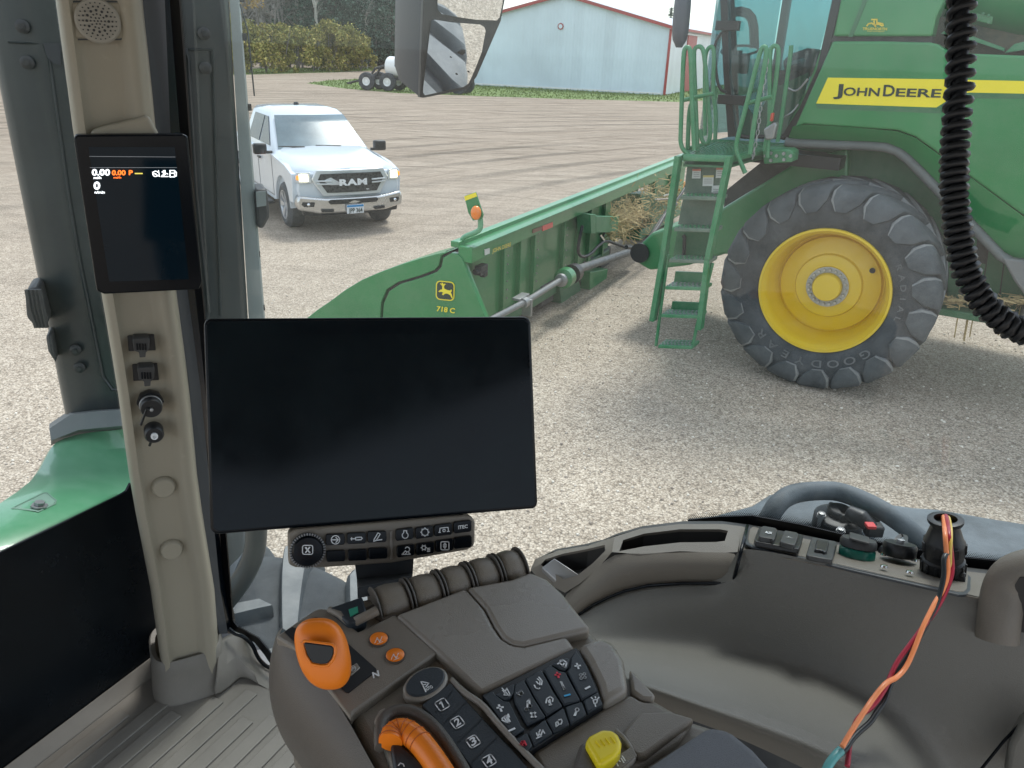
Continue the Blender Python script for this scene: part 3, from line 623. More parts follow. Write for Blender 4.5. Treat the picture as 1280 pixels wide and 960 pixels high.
# ================================================================== combine harvester
LA=rad(31); ca=V((math.sin(LA),math.cos(LA),0)); cf=V((-math.cos(LA),math.sin(LA),0))
RW=1.035; O_=G(1029,364,RW); O_=V((O_.x,O_.y,0))
def CB(u,v,w): return O_+cf*u+ca*v+ZUP*w
def cs(px,py,v): return PL(px,py,CB(0,v,0),ca)
def csl(pts,v): return [cs(x,y,v) for x,y in pts]
cmb=empty('combine_harvester',CB(0,1.6,0),'large green combine harvester with a yellow wheel rim and yellow side stripe','combine harvester')
# ---- wheel
mb=MB(); c0=CB(0,0,RW)
mb.lathe([(.605,.0),(.64,.035),(.72,.06),(.82,.075),(.90,.055),(.955,.01),(.985,-.06),(.992,-.2),(.995,-.4),(.992,-.6),(.985,-.74),(.95,-.80),(.82,-.86),(.64,-.80)],c0,-ca,96,cap=False)
tyre=mb.build('wheel',M['rubber'],cmb,smooth=40)
mb=MB()
e1=cf; e2=ZUP
def wp(r,ang,h): return c0+(e1*math.cos(ang)+e2*math.sin(ang))*r-ca*h
NL=19
for side in (0,1):
    for k in range(NL):
        a0=2*PI*(k+.5*side)/NL
        rings=[]
        for i in range(11):
            t=i/10
            # start low on the shoulder, curve on to tread
            if t<.25:
                q=t/.25; r=.80+.185*q**.8; h=.088-.075*q; top=.016+.038*q; wl=.055+.10*math.sqrt(max(0,1-(1-q)**2)); an=a0-.05*(1-q)
            else:
                q=(t-.25)/.75; r=.985+.006*q; h=.013-.46*q; top=.054; wl=.155-.09*q; an=a0+.36*q**1.1
            if side: h=-.80-h
            ww=wl/r
            # normal direction: radial on tread, blends to axial on shoulder
            q2=min(1,t/.3); 
            nr=math.sin(q2*PI/2); nh=math.cos(q2*PI/2)*(1 if not side else -1)
            def P(da,up):
                return wp(r+up*nr,an+da,h+up*nh)
            rings.append([P(-ww,-.02),P(-ww*.93,top*.75),P(-ww*.78,top),P(ww*.80,top),P(ww*.95,top*.75),P(ww,-.02)])
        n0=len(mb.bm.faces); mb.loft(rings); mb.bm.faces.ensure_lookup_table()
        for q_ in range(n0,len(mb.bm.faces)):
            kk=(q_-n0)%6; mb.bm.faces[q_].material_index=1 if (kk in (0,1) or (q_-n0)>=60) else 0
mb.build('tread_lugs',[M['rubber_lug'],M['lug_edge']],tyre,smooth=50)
# rim
mb=MB()
mb.lathe([(.60,-.03),(.63,.02),(.625,.045),(.603,.045),(.592,.02),(.58,.0),(.565,-.03),(.555,-.10),(.535,-.30),(.515,-.34),(.50,-.335),(.485,-.30),(.40,-.275),(.33,-.255),(.315,-.225),(.30,-.22),(.21,-.215),(.205,-.20),(.145,-.195),(.14,-.15),(.13,-.135),(.001,-.13)],c0,-ca,80,cap=False)
rim=mb.build('rim',M['yellow'],tyre,smooth=30)
boltm=mat('zinc_bolts',(.50,.50,.49),.35,metal=.6,var=.2,vs=20)
mb=MB(); mb.lathe([(.205,-.215),(.205,-.188),(.148,-.188),(.148,-.215)],c0,-ca,48,cap=False)
mb.build('hub_ring',mat('hub_ring_grey',(.42,.43,.41),.5,metal=.3),tyre)
mb=MB()
for k in range(20):
    a=2*PI*k/20; mb.lathe([(.0165,0),(.0165,.022),(.012,.028),(.001,.028)],wp(.176,a,-.19),-ca,6)
mb.build('wheel_bolts',boltm,tyre)
mb=MB(); mb.lathe([(.028,0),(.028,.004),(.001,.004)],wp(.43,rad(150),-.275),-ca,16); mb.build('rim_hole',M['black'],tyre)
sidem=mat('raised_tyre_letters',(.11,.118,.125),.8,var=.2,dust=(.25,.25,.25),damt=.6)
def arc_text(txt,r,a0,da,size,name):
    mb=MB()
    for i,ch in enumerate(txt):
        if ch==' ': continue
        a=a0-da*i                       # clockwise as seen from outside
        me=bfont(ch,.015); xs=[v.co.x for v in me.vertices]; cx=(min(xs)+max(xs))/2
        rd=e1*math.cos(a)+e2*math.sin(a); tg=(e1*math.sin(a)-e2*math.cos(a))
        # seen from outside (looking along +ca) e1 points left, so flip
        base=wp(r,a,0)
        def hh(rr): return .078 if rr<.86 else .078-(rr-.86)*.55
        def fn(c,base=base,rd=rd,tg=tg,cx=cx):
            p=base+rd*(c.y*size/.7)+(-tg)*(c.x-cx)*(size/.7)*1.35
            rr=(p-c0); rr=(rr-ca*rr.dot(ca)).length
            return p-ca*(hh(rr)+.003)
        mb.mesh(me,fn)
    return mb.build(name,sidem,tyre,smooth=0,fix=False)
# direction: outside view has screen-right = -e1
arc_text('GOODYEAR',.70,rad(226),rad(-12.5),.078,'tyre_lettering')
arc_text('RADIAL',.70,rad(150),rad(-8),.05,'tyre_lettering')
# ---- side panels
vs_=.25
mb=MB(); mb.prism(csl([(1041,51.5),(1100,51.5),(1163,53),(1172,55),(1188,66),(1280,69.5),(1440,73),(1440,385),(1280,270),(1165,186),(1144,171),(1122,163),(1005,155),(993,160)],vs_),ca*.3)
sp=mb.build('upper_side_panel',M['green'],cmb,smooth=20,bevel=.02,seg=3)
top=[(991,158),(1008,155.5),(1064,159),(1122,164),(1144,172),(1165,187),(1222,228),(1280,271),(1440,388)]
bot=[(984,176),(1000,178),(1050,180),(1107,182),(1131,194),(1150,212),(1215,278),(1262,321),(1440,352)]
bot=[(984,176),(1000,178),(1050,180),(1107,182),(1131,194),(1150,212),(1200,264),(1251,318),(1300,334)]
top[-2:]=[(1280,271),(1340,314)]
mb=MB(); mb.grid([csl(top,vs_+.001),csl([((a+c)/2,(b+d)/2) for (a,b),(c,d) in zip(top,bot)],vs_+.07),csl(bot,vs_+.20)],thick=ca*.12)
mb.build('lower_side_panel',M['green'],cmb,smooth=20)
mb=MB(); tr_=[cs(x,y,vs_+.16) for x,y in [(982,177),(1000,179),(1050,181),(1085,182),(1107,184),(1122,189),(1135,199),(1152,216),(1200,266),(1251,320),(1268,330),(1300,338),(1420,350)]]
mb.tube(tr_,.045,8); mb.build('wheel_arch_trim',mat('grey_arch_trim',(.11,.125,.13),.5,var=.15,dust=(.25,.26,.25),damt=.4),cmb,smooth=60)
mb=MB(); mb.prism(csl([(1252,322),(1440,345),(1440,405),(1300,395),(1268,352)],vs_+.1),ca*.15); mb.build('rear_skirt',mat('grey_skirt',(.16,.17,.175),.45,dust=(.25,.25,.24)),cmb,bevel=.02)
# stripe
Z4=lambda pts: ZM(pts,2.783,820,0)
mb=MB(); mb.prism(csl(Z4([(598,270),(1010,276),(1290,282),(1700,290),(1700,333),(1290,326),(1095,322),(1060,324),(1010,352),(975,374),(557,360)]),vs_-.004),ca*.003); st_=mb.build('yellow_stripe',M['yellow_decal'],cmb,smooth=0)
mb=MB(); mb.prism(csl(Z4([(556,363),(975,377),(1012,355),(1062,327),(1095,325),(1700,337),(1700,352),(1290,345),(1100,342),(1020,375),(990,395),(560,378)]),vs_-.002),ca*.002); mb.build('dark_stripe',M['green_dk'],cmb,smooth=0)
def ctext(txt,p0,p1,py_top,v,name,m,parent,bold=.02,lift=.004,space=1.0):
    Oo=cs(*p0,v); X=cs(*p1,v)-Oo; Yv=cs(p0[0]+py_top[0],p0[1]+py_top[1],v)-Oo
    return text(txt,Oo,X,Yv,name,m,parent,bold,lift,space=space)
# small caps
for tx,x0,x1,yb0,yb1,h in (('J',617,649,331,332,39),('OHN',651,776,332,334.5,28),('D',789,829,334,335,39),('EERE',833,990,335,339,28)):
    (a0,b0),(a1,b1)=Z4([(x0,yb0),(x1,yb1)])
    ctext(tx,(a0,b0),(a1,b1),(1.5,-h/2.783),vs_-.006,'lettering',M['letter'],st_,.022,.003)
# upper engine deck panel
ZR=lambda pts: ZM(pts,5.12,1030,0)
mb=MB(); mb.prism(csl(ZR([(60,232),(692,232),(700,190),(720,105),(775,-10),(800,-220),(150,-220)]),vs_+.02),ca*.35); up=mb.build('engine_side_cover',M['green'],cmb,smooth=20,bevel=.02,seg=3)
mb=MB(); mb.prism(csl(ZR([(60,226),(690,232),(690,272),(40,268)]),vs_+.09),ca*.3); mb.build('shadow_gap',M['black_m'],cmb,smooth=0)
mb=MB(); mb.prism(csl(ZR([(155,235),(182,235),(300,-60),(272,-60)]),vs_+.012),ca*.02); mb.build('cover_strap',M['green_dk'],up,smooth=0)
gold=mat('gold_decal',(.72,.55,.06),.45)
def stroke(mb,pts,wd,fn,n):
    """flat ribbon; pts in local 2d mapped by fn"""
    q=[fn(p) for p in pts]
    for a,b in zip(q,q[1:]):
        d=(b-a); 
        if d.length<1e-7: continue
        s=n.cross(d).normalized()*wd*.5; e=d.normalized()*wd*.35
        mb.poly([a-s-e,b-s+e,b+s+e,a+s-e])
mb=MB(); fnn=lambda p: cs(*ZR([p])[0],vs_+.010)
for pl_ in ([(275,165),(285,152),(305,148),(322,158),(330,170)],[(325,165),(335,155),(355,155),(370,165)],[(305,125),(338,125),(338,145),(375,152),(378,165)],[(320,135),(322,150)]): stroke(mb,pl_,.012,fnn,ca)
mb.build('decal_emblem',gold,up,smooth=0,fix=False)
(a0,b0),(a1,b1)=ZR([(247,192),(403,194)]); ctext('TRUENORTH',(a0,b0),(a1,b1),(.3,-3.2),vs_+.010,'decal_lettering',gold,up,.02,.003)
(a0,b0),(a1,b1)=ZR([(278,203),(388,205)]); ctext('EQUIPMENT',(a0,b0),(a1,b1),(.1,-1.3),vs_+.010,'decal_lettering',gold,up,.0,.003)
# core body behind panels
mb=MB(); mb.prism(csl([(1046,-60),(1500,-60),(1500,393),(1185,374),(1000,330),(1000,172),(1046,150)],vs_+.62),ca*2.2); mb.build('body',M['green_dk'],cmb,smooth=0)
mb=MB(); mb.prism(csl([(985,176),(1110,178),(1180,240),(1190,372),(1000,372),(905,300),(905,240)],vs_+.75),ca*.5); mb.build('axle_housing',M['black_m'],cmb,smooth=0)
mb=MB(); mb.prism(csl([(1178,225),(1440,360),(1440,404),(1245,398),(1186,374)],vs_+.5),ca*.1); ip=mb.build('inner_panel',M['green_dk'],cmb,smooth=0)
mb=MB()
for x in (1236,1258): mb.prism(csl([(x,300),(x+1.5,300),(x-8,372),(x-9.5,372)],vs_+.49),ca*.02)
mb.prism(csl([(1222,296),(1238,302),(1232,330),(1218,328)],vs_+.49),ca*.02); mb.build('panel_seam',M['black'],ip,smooth=0)
mb=MB(); mb.box(CB(-1.6,vs_+.35,.93),(1.7,.45,.07),(cf,ca,ZUP)); mb.build('ledge',M['green_dk'],cmb,bevel=.01)
mb=MB(); mb.box(CB(-2.15,vs_+.25,1.0),(.9,.4,.14),(cf,ca,ZUP)); mb.build('step_box',mat('black_ledge',(.05,.055,.06),.5,dust=DU),cmb,bevel=.02)
# unloading auger casting and recess
mb=MB(); mb.tube([cs(1196,-60,1.0),cs(1215,-42,1.0),cs(1300,-30,1.0),cs(1500,-20,1.0)],[.42,.50,.52,.52],32); au=mb.build('auger_casting',M['green'],cmb,smooth=60)
mb=MB(); mb.prism(csl([(1221,8),(1244,11),(1240,31),(1218,26)],.66),ca*.03); mb.build('cover_plate',M['green'],au,bevel=.01)
mb=MB()
for x,y in ((1226,11),(1239,14),(1229,17),(1236,19),(1223,24),(1236,28)): mb.lathe([(.014,0),(.012,.016),(.001,.016)],cs(x,y,.65),-ca,6)
mb.build('plate_bolts',M['green_rail'],au)
mb=MB(); mb.prism(csl([(1176,42),(1195,44),(1255,64),(1256,60),(1196,38),(1180,39)],.55),ca*.4); mb.prism(csl([(1256,66),(1268,55),(1280,52),(1330,50),(1330,60),(1282,62)],.5),ca*.3); mb.build('casting_flange',M['green_rail'],cmb,smooth=0)
mb=MB(); mb.prism(csl([(1150,-10),(1290,-10),(1290,75),(1190,69),(1160,50)],.80),ca*.1); mb.build('recess_panel',mat('dusty_dark_recess',(.055,.065,.05),.8,var=.4,vs=4,dust=(.22,.17,.11),dscale=5,damt=.7),cmb,smooth=0)
# ---- feeder house
def PA(px,py,v): return cs(px,py,v)
mb=MB(); mb.prism(csl([(800,306),(815,291),(850,280),(900,262),(960,225),(1000,200),(1060,185),(1060,320),(905,318),(860,332),(812,338),(798,330)],.75),ca*1.5); mb.build('feeder_house',M['green'],cmb,smooth=0,bevel=.03)
# ---- platform
dz=2.22
mb=MB(); P1=[cs(855,197,-.66),cs(913,199,-.66),cs(940,192,-.1),cs(985,183,.48),cs(893,178,.48),cs(862,188,-.1)]
mb.tube(P1+[P1[0]],.035,6); mb.build('platform_frame',M['green_rail'],cmb,smooth=60)
mb=MB()
for i in range(16):
    t=i/15; a=P1[0]*(1-t)+P1[1]*t; b=P1[4]*(1-t)+P1[3]*t
    mb.box((a+b)/2,((b-a).length,.012,.03),((b-a).normalized(),(b-a).normalized().cross(ZUP),ZUP))
for j in range(13):
    t=j/12; a=P1[0]*(1-t)+P1[4]*t; b=P1[1]*(1-t)+P1[3]*t
    mb.box((a+b)/2,((b-a).length,.012,.026),((b-a).normalized(),(b-a).normalized().cross(ZUP),ZUP))
mb.build('platform_grating',M['green_rail'],cmb,smooth=0)
mb=MB(); mb.prism([p-ZUP*.06 for p in (P1[0],P1[1],P1[2],P1[3],P1[4],P1[5])],ZUP*-.02); mb.build('platform_pan',M['green_dk'],cmb,smooth=0)
Z7=lambda pts: ZM(pts,3.765,600,180)
def lv(pts,v): return [cs(x,y,v) for x,y in Z7(pts)]
lad=M['green_rail']
mb=MB()
for pts,wd in (([(935,60),(870,500),(815,825)],.045),([(1175,60),(1075,540),(1035,865)],.045)):
    q=lv(pts,-.70); 
    for a,b in zip(q,q[1:]): mb.box((a+b)/2,((b-a).length+.02,.11,.05),((b-a).normalized(),ca,(b-a).normalized().cross(ca)))
for pts in ([(885,520),(850,780),(828,950)],[(1095,560),(1020,860),(1000,955)]): mb.tube(lv(pts,-.68),.018,6)
mb.build('ladder_rail',lad,cmb,smooth=0,bevel=.005)
greym=mat('dusty_green_sheet',(.09,.15,.11),.55,var=.2,dust=(.24,.26,.22),damt=.6)
for k,(y,x0,x1) in enumerate(((243,943,1132),(393,915,1110),(540,890,1085),(668,872,1060),(800,852,1035),(945,838,1000))):
    a,b=lv([(x0,y),(x1,y+6)],-.74); mb=MB()
    mb.box((a+b)/2-ZUP*.02+ca*.11,((b-a).length,.22,.035),((b-a).normalized(),ca,ZUP)); s_=mb.build('ladder_step',greym if k<3 else lad,cmb,smooth=0,bevel=.006)
    mb=MB()
    for i in range(9):
        for j in (0,1,2):
            p=a+(b-a)*(i+.5+.25*(j%2))/9.5+ca*(.04+.06*j); mb.lathe([(.014,0),(.014,.006),(.007,.009)],p-ZUP*.003,ZUP,6)
    mb.build('step_tread',M['steel'] if k>2 else lad,s_,smooth=0)
for pts,v,m,nm in (([(975,105),(1168,98),(1130,238),(960,236)],-.52,greym,'sticker_panel'),([(955,255),(1130,262),(1110,388),(932,378)],-.50,greym,'riser_panel'),([(930,402),(1105,408),(1085,534),(908,528)],-.45,M['green_dk'],'riser_panel'),([(920,600),(1050,606),(1038,655),(912,650)],-.5,lad,'riser_panel'),([(905,742),(1038,748),(1026,795),(897,790)],-.5,lad,'riser_panel')):
    mb=MB(); mb.prism(lv(pts,v),ca*.03); o=mb.build(nm,m,cmb,smooth=0)
    if nm=='sticker_panel': spn=o
wst=mat('white_sticker',(.62,.64,.62),.5); yst=mat('yellow_sticker',(.6,.5,.2),.5); rst=mat('red_sticker_band',(.6,.2,.15),.5)
for x0,y0,x1,y1,band,mm in ((1000,118,1040,162,1,wst),(1050,148,1100,198,2,wst),(1112,112,1152,160,1,wst),(1092,196,1142,228,0,wst)):
    mb=MB(); mb.prism(lv([(x0,y0),(x1,y0-1),(x1-3,y1),(x0-3,y1)],-.535),ca*.006); s_=mb.build('sticker',mm,spn,smooth=0)
    if band: mb=MB(); mb.prism(lv([(x0,y0),(x1,y0-1),(x1,y0+9),(x0,y0+9)],-.539),ca*.003); mb.build('sticker_band',rst if band==1 else yst,s_,smooth=0)
    mb=MB(); 
    for j in range(3): mb.prism(lv([(x0+5,y0+16+j*9),(x1-8,y0+16+j*9),(x1-8,y0+19+j*9),(x0+5,y0+19+j*9)],-.539),ca*.003)
    mb.build('sticker_print',M['steel'],s_,smooth=0)
mb=MB()
for x in (955,1085):
    mb.tube(lv([(x,430),(x+8,440),(x+5,520),(x-4,528)],-.50),.02,6)
mb.build('latch_handle',M['black'],cmb)
# rails
ZH=lambda pts: ZM(pts,4.365,840,0)
def hv(pts,v): return [cs(x,y,v) for x,y in ZH(pts)]
def smoothpath(q,k=3):
    for _ in range(k):
        r=[q[0]]
        for a,b in zip(q,q[1:]): r+= [a*.75+b*.25,a*.25+b*.75]
        r.append(q[-1]); q=r
    return q
for pts,v in (([(95,850),(45,800),(48,700),(62,300),(70,262),(92,255),(103,290),(108,560),(122,820)],-.62),
              ([(85,815),(92,620),(105,560),(122,560),(130,620),(135,800)],-.55),
              ([(140,825),(118,300),(125,258),(160,250),(178,300),(190,500),(210,700),(205,770),(180,790),(160,760),(155,705)],-.3),
              ([(180,740),(178,330),(190,270),(215,250),(232,275),(222,500),(242,620),(235,760)],.2),
              ([(400,945),(350,830),(352,770),(400,600),(480,280),(500,250),(520,270),(495,420),(455,620),(425,840)],-.62),
              ([(520,860),(535,600),(532,290),(545,252),(575,250),(584,285),(560,500),(505,820)],-.2),
              ([(650,248),(648,290),(590,700),(575,775)],.25)):
    mb=MB(); mb.tube(smoothpath(hv(pts,v),2),.021,8); mb.build('handrail',lad,cmb,smooth=60)
for pts,v in (([(58,548),(130,530),(228,510)],-.4),([(420,562),(480,545),(545,528)],-.5),([(80,810),(140,800)],-.5)):
    mb=MB(); mb.tube(hv(pts,v),.019,8); mb.build('crossbar',lad,cmb,smooth=60)
mb=MB()
q=smoothpath(hv([(520,320),(505,440),(480,600),(470,720),(440,860)],-.35),2)
for i in range(0,len(q)-1):
    p=(q[i]+q[i+1])/2; d=(q[i+1]-q[i]).normalized(); s=d.cross(ca).normalized() if i%2 else ca
    mb.tube([p+d*.028*math.cos(t*PI/4)+s*.014*math.sin(t*PI/4) for t in range(8)],.005,5,closed=True)
for pts in ([(630,480),(680,505),(742,430)],[(610,640),(660,610),(690,570)]): mb.tube(smoothpath(hv(pts,.3),2),.010,5)
mb.build('safety_chain',M['steel'],cmb)
mb=MB(); mb.prism(hv([(495,815),(640,815),(660,830),(655,885),(500,895)],-.15),ca*.25); br_=mb.build('hinge_bracket',lad,cmb,bevel=.012)
mb=MB()
for x,y in ((512,850),(540,835),(572,850),(610,838),(540,875),(612,870),(648,850)): mb.lathe([(.018,0),(.016,.02),(.001,.02)],hv([(x,y)],-.155)[0],-ca,6)
mb.build('bracket_bolts',M['steel'],br_)
mb=MB(); mb.prism(hv([(498,705),(560,665),(572,680),(552,760),(505,765)],-.25),ca*.1); wl_=mb.build('work_lamp',M['steel'],cmb,bevel=.015)
mb=MB(); mb.prism(hv([(528,660),(535,615),(553,615),(545,665)],-.22),ca*.06); mb.build('red_lamp',mat('red_lens',(.6,.08,.05),.3),cmb,bevel=.01)
# ---- combine cab
def U3(u,v,w): return CB(u,v,w)
cabm=mat('cab_black_frame',(.012,.014,.016),.4)
va=.45
fr=cs(905,0,va); 
u_f=1.42; u_r=.42
mb=MB(); mb.box(CB(.95,1.5,4.35),(1.9,2.5,.35),(cf,ca,ZUP)); mb.build('cab_roof',M['green'],cmb,bevel=.06,seg=3)
mb=MB(); mb.prism(hv([(262,-10),(302,-10),(310,400),(350,745),(305,748),(280,400)],va-.02),ca*.10); mb.build('door_pillar',cabm,cmb,smooth=0)
mb=MB(); mb.prism(hv([(880,-30),(930,-30),(820,420),(700,670),(610,765),(585,760),(690,600),(790,380)],va-.03),ca*.12); mb.build('rear_pillar',cabm,cmb,smooth=0)
mb=MB(); mb.prism(hv([(885,-60),(905,0),(890,60),(640,745),(740,745),(960,240),(1010,-60)],va+.0),ca*.25); mb.build('cab_corner_panel',M['green'],cmb,smooth=0)
mb=MB(); mb.tube(smoothpath(hv([(345,740),(420,750),(470,745),(620,750)],va-.02),1),.022,6); mb.tube(smoothpath(hv([(270,175),(235,230),(232,300),(250,480),(295,505)],va-.18),2),.016,6); mb.box(hv([(305,140)],va-.06)[0],(.24,.06,.09),(cf,ca,ZUP)); mb.box(hv([(325,545)],va-.06)[0],(.28,.06,.09),(cf,ca,ZUP)); mb.build('door_handle_bar',cabm,cmb,bevel=.01)
gt=glass('combine_cab_glass',(.50,.70,.72),.05,.035,(.3,.45,.47))
mb=MB(); mb.prism(hv([(300,-20),(880,-20),(780,380),(600,750),(345,745),(308,400)],va),ca*.008); mb.build('door_glass',gt,cmb,smooth=0)
# curved front glass
rows=[]
for k in range(6):
    w_=2.28+(4.2-2.28)*k/5; rows.append([CB(u_f+.10+.38*math.sin(PI*j/10)+.0*k,va+2.1*(j/10),w_) for j in range(11)])
mb=MB(); mb.grid(rows,thick=-cf*.008); mb.build('front_glass',gt,cmb,smooth=60)
mb=MB(); mb.prism([CB(u_f,va+2.1,2.3),CB(u_r-.2,va+2.1,2.3),CB(u_r-.2,va+2.1,4.2),CB(u_f,va+2.1,4.2)],ca*.008); mb.build('far_glass',gt,cmb,smooth=0)
mb=MB(); mb.box(CB(.9,1.5,2.2),(1.5,2.1,.12),(cf,ca,ZUP)); mb.build('cab_floor',cabm,cmb)
mb=MB(); mb.box(CB(u_f+.02,va+2.1,3.25),(.09,.09,2.0),(cf,ca,ZUP)); mb.build('far_pillar',cabm,cmb)
mb=MB(); mb.prism(hv([(395,560),(455,640),(560,480),(742,395),(700,620),(610,748),(370,745)],va+.06),ca*.05); mb.build('body_reflection_sheet',M['green'],cmb,smooth=0)  # green sheet stands in for the body's reflection in the cab
seatm=mat('dark_seat_fabric',(.035,.028,.040),.7)
mb=MB(); mb.prism(hv([(595,330),(650,290),(735,262),(780,270),(770,380),(700,430),(620,420)],va+.7),ca*.5); mb.prism(hv([(560,380),(700,390),(690,470),(560,470)],va+.6),ca*.5); mb.build('operator_seat',seatm,cmb,bevel=.05,seg=3)
mb=MB(); mb.tube(hv([(320,-10),(330,150),(335,280),(345,620),(350,740)],va+.55),.04,8); mb.box(hv([(360,345)],va+.5)[0],(.2,.16,.2),(cf,ca,ZUP)); sw=hv([(370,275)],va+.5)[0]
mb.tube([sw+(cf*math.cos(t*PI/12)+ca*math.sin(t*PI/12))*.19+ZUP*.05*math.sin(t*PI/12) for t in range(24)],.013,6,closed=True); mb.tube([sw,hv([(360,345)],va+.5)[0]],.03,6); mb.build('steering_column',cabm,cmb)
mb=MB(); mb.tube(hv([(645,345),(710,330)],va+.35),.02,6); mb.ball(hv([(712,332)],va+.35)[0],.03); mb.build('armrest_lever',M['steel'],cmb)
mb=MB(); mb.tube(smoothpath(hv([(300,70),(400,60),(445,110),(450,260)],va+.9),1),.05,8); mb.build('overhead_frame',cabm,cmb)
mb=MB(); rr=[]
cm_=cs(853,20,-.35)
for k in range(9):
    z=-.27+.54*k/8; s=math.sqrt(max(0.02,1-(abs(z)/.28)**4)); 
    rr.append([cm_+ZUP*z+cf*(.015*k/8)+cf*.075*s*math.cos(t*PI/8)+ca*.10*s*math.sin(t*PI/8) for t in range(16)])
mb.loft(rr); mi=mb.build('mirror',mat('grey_mirror_housing',(.06,.065,.085),.35),cmb,smooth=60)
mb=MB(); mb.tube([cm_+ZUP*.1,CB(1.7,-.1,4.0),CB(1.5,.4,4.2)],.025,6); mb.build('mirror_arm',cabm,cmb)
# ================================================================== corn header
LH=rad(25.4); ha=V((math.sin(LH),math.cos(LH),0)); hf=V((-ha.y,ha.x,0)); HP=G(590,310,1.3)
def H(s,t,z): return V((HP.x,HP.y,0))+ha*s+hf*t+ZUP*z
def hb_(px,py,t=0): return PL(px,py,H(0,t,0),hf)
def hl_(pts,t=0): return [hb_(x,y,t) for x,y in pts]
hd=empty('corn_header',H(4.5,.6,0),'long green corn header with black drive shaft mounted on the combine front','corn header')
hax=(ha,hf,ZUP)
gh=M['green']
mb=MB(); mb.box(H(4.55,.08,1.22),(9.1,.16,.16),hax); mb.box(H(4.55,.20,1.31),(9.1,.10,.06),hax); bm_=mb.build('top_beam',gh,hd,bevel=.008)
mb=MB(); mb.box(H(4.55,.0,1.303),(9.1,.06,.012),hax); mb.build('beam_lip',M['green_rail'],hd)
mb=MB(); mb.box(H(2.42,.16,.72),(4.5,.03,.88),hax); mb.box(H(7.9,.16,.72),(2.4,.03,.88),hax); mb.build('back_sheet',gh,hd,smooth=0)
for s,wd in ((.95,.05),(1.42,.13),(1.78,.05),(2.72,.05),(3.28,.07),(3.72,.10),(4.30,.06),(6.9,.1),(7.9,.06)):
    mb=MB(); mb.box(H(s,.12,.72),(wd,.06,.86),hax); mb.build('stiffener',gh,hd,bevel=.006)
mb=MB()
for s in (.98,1.81,2.75):
    for k in range(7): mb.lathe([(.012,0),(.010,.01),(.001,.011)],H(s+.02,.088,.50+.1*k),-hf,6)
mb.build('rivets',M['steel'],hd)
# gentle box of the lower frame
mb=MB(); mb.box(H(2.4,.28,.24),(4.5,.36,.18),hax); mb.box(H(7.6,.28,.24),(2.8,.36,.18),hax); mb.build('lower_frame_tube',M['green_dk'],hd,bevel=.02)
mb=MB()
for s in (.6,1.35,2.1,2.85,3.6,4.35,7.2,8.0): mb.prism([H(s,.12,.34),H(s,.12,.06),H(s,.9,.05),H(s,1.5,.12),H(s,1.5,.30),H(s,.5,.45)],ha*.42)
mb.build('row_unit_housings',M['black_m'],hd,bevel=.02)
# brackets/legs
mb=MB(); mb.prism(hl_([(738,340),(760,336),(757,360),(737,363)],-.05),hf*.15); mb.build('support_leg',gh,hd,bevel=.01)
mb=MB(); mb.prism(hl_([(699,352),(722,344),(728,368),(702,386)],.05),hf*.2); mb.build('support_leg',M['green_dk'],hd,bevel=.01)
# drive shaft
p=[hb_(600,404,-.22),hb_(655,380,-.22)]; 
mb=MB(); mb.tube([hb_(596,409,-.2),hb_(657,377,-.2),hb_(704,348,-.2)],.035,12); mb.build('drive_shaft',mat('shaft_grey',(.20,.21,.22),.4,metal=.3,dust=(.3,.29,.27)),hd,smooth=60)
mb=MB(); mb.tube([hb_(718,338,-.2),hb_(792,313,-.2)],.055,14); mb.build('shaft_guard',M['dark_steel'],hd,smooth=60)
d=(hb_(725,336,-.2)-hb_(700,350,-.2)).normalized()
mb=MB(); mb.lathe([(.02,-.02),(.10,0),(.125,.02),(.125,.16),(.10,.18),(.05,.2)],hb_(703,349,-.2),d,24); cl=mb.build('shaft_collar',gh,hd,smooth=40)
mb=MB(); mb.lathe([(.05,-.06),(.08,-.05),(.085,.0),(.03,.01)],hb_(702,350,-.2),d,16); mb.build('collar_face',M['steel'],cl)
mb=MB(); mb.lathe([(.03,0),(.126,.0),(.12,.14),(.06,.2)],hb_(712,344,-.2)+d*.05,d,24); mb.build('rubber_boot',M['black'],cl)
mb=MB(); mb.lathe([(.06,-.04),(.06,.05)],hb_(655,378.5,-.2),d,14); mb.box(hb_(659,384,-.2),(.04,.12,.2),hax); mb.box(hb_(651,371,-.14),(.26,.1,.03),hax); mb.build('shaft_bearing',M['steel'],hd,bevel=.006)
# gearbox shroud where shaft ends (green ring)
mb=MB(); mb.lathe([(.001,0),(.12,0),(.12,.02),(.001,.02)],cs(800,316,.72),-ca,20); mb.build('shroud_opening',M['black'],hd)
# hoses
for pts,r_,t_ in (([(812,307),(800,311),(785,310),(770,305),(757,300),(748,307),(738,318),(728,322),(722,316),(724,300),(728,282)],.022,-.1),([(845,255),(835,262),(822,285),(808,303),(795,310),(783,309)],.03,-.35),([(842,250),(825,275),(812,296),(800,306)],.022,-.25),([(835,262),(850,245),(858,232)],.028,-.2),([(752,300),(757,288),(748,282)],.015,-.05)):
    mb=MB(); mb.tube(smoothpath(hl_(pts,t_),2),r_,8); mb.build('hydraulic_hose',M['black'],hd,smooth=60)
mb=MB(); mb.prism(hl_([(745,270),(774,271),(772,290),(745,291)],-.12),hf*.14); mb.prism(hl_([(738,268),(745,268),(745,292),(739,292)],-.12),hf*.2); mb.build('coupler_bracket',M['green_rail'],hd,bevel=.006)
mb=MB(); mb.tube(hl_([(820,249),(838,248)],-.2),.02,6); mb.tube(hl_([(750,293),(755,300)],-.1),.02,6); mb.tube(hl_([(829,245),(845,240)],-.2),.016,6); mb.build('hydraulic_coupler',M['chrome'],hd)
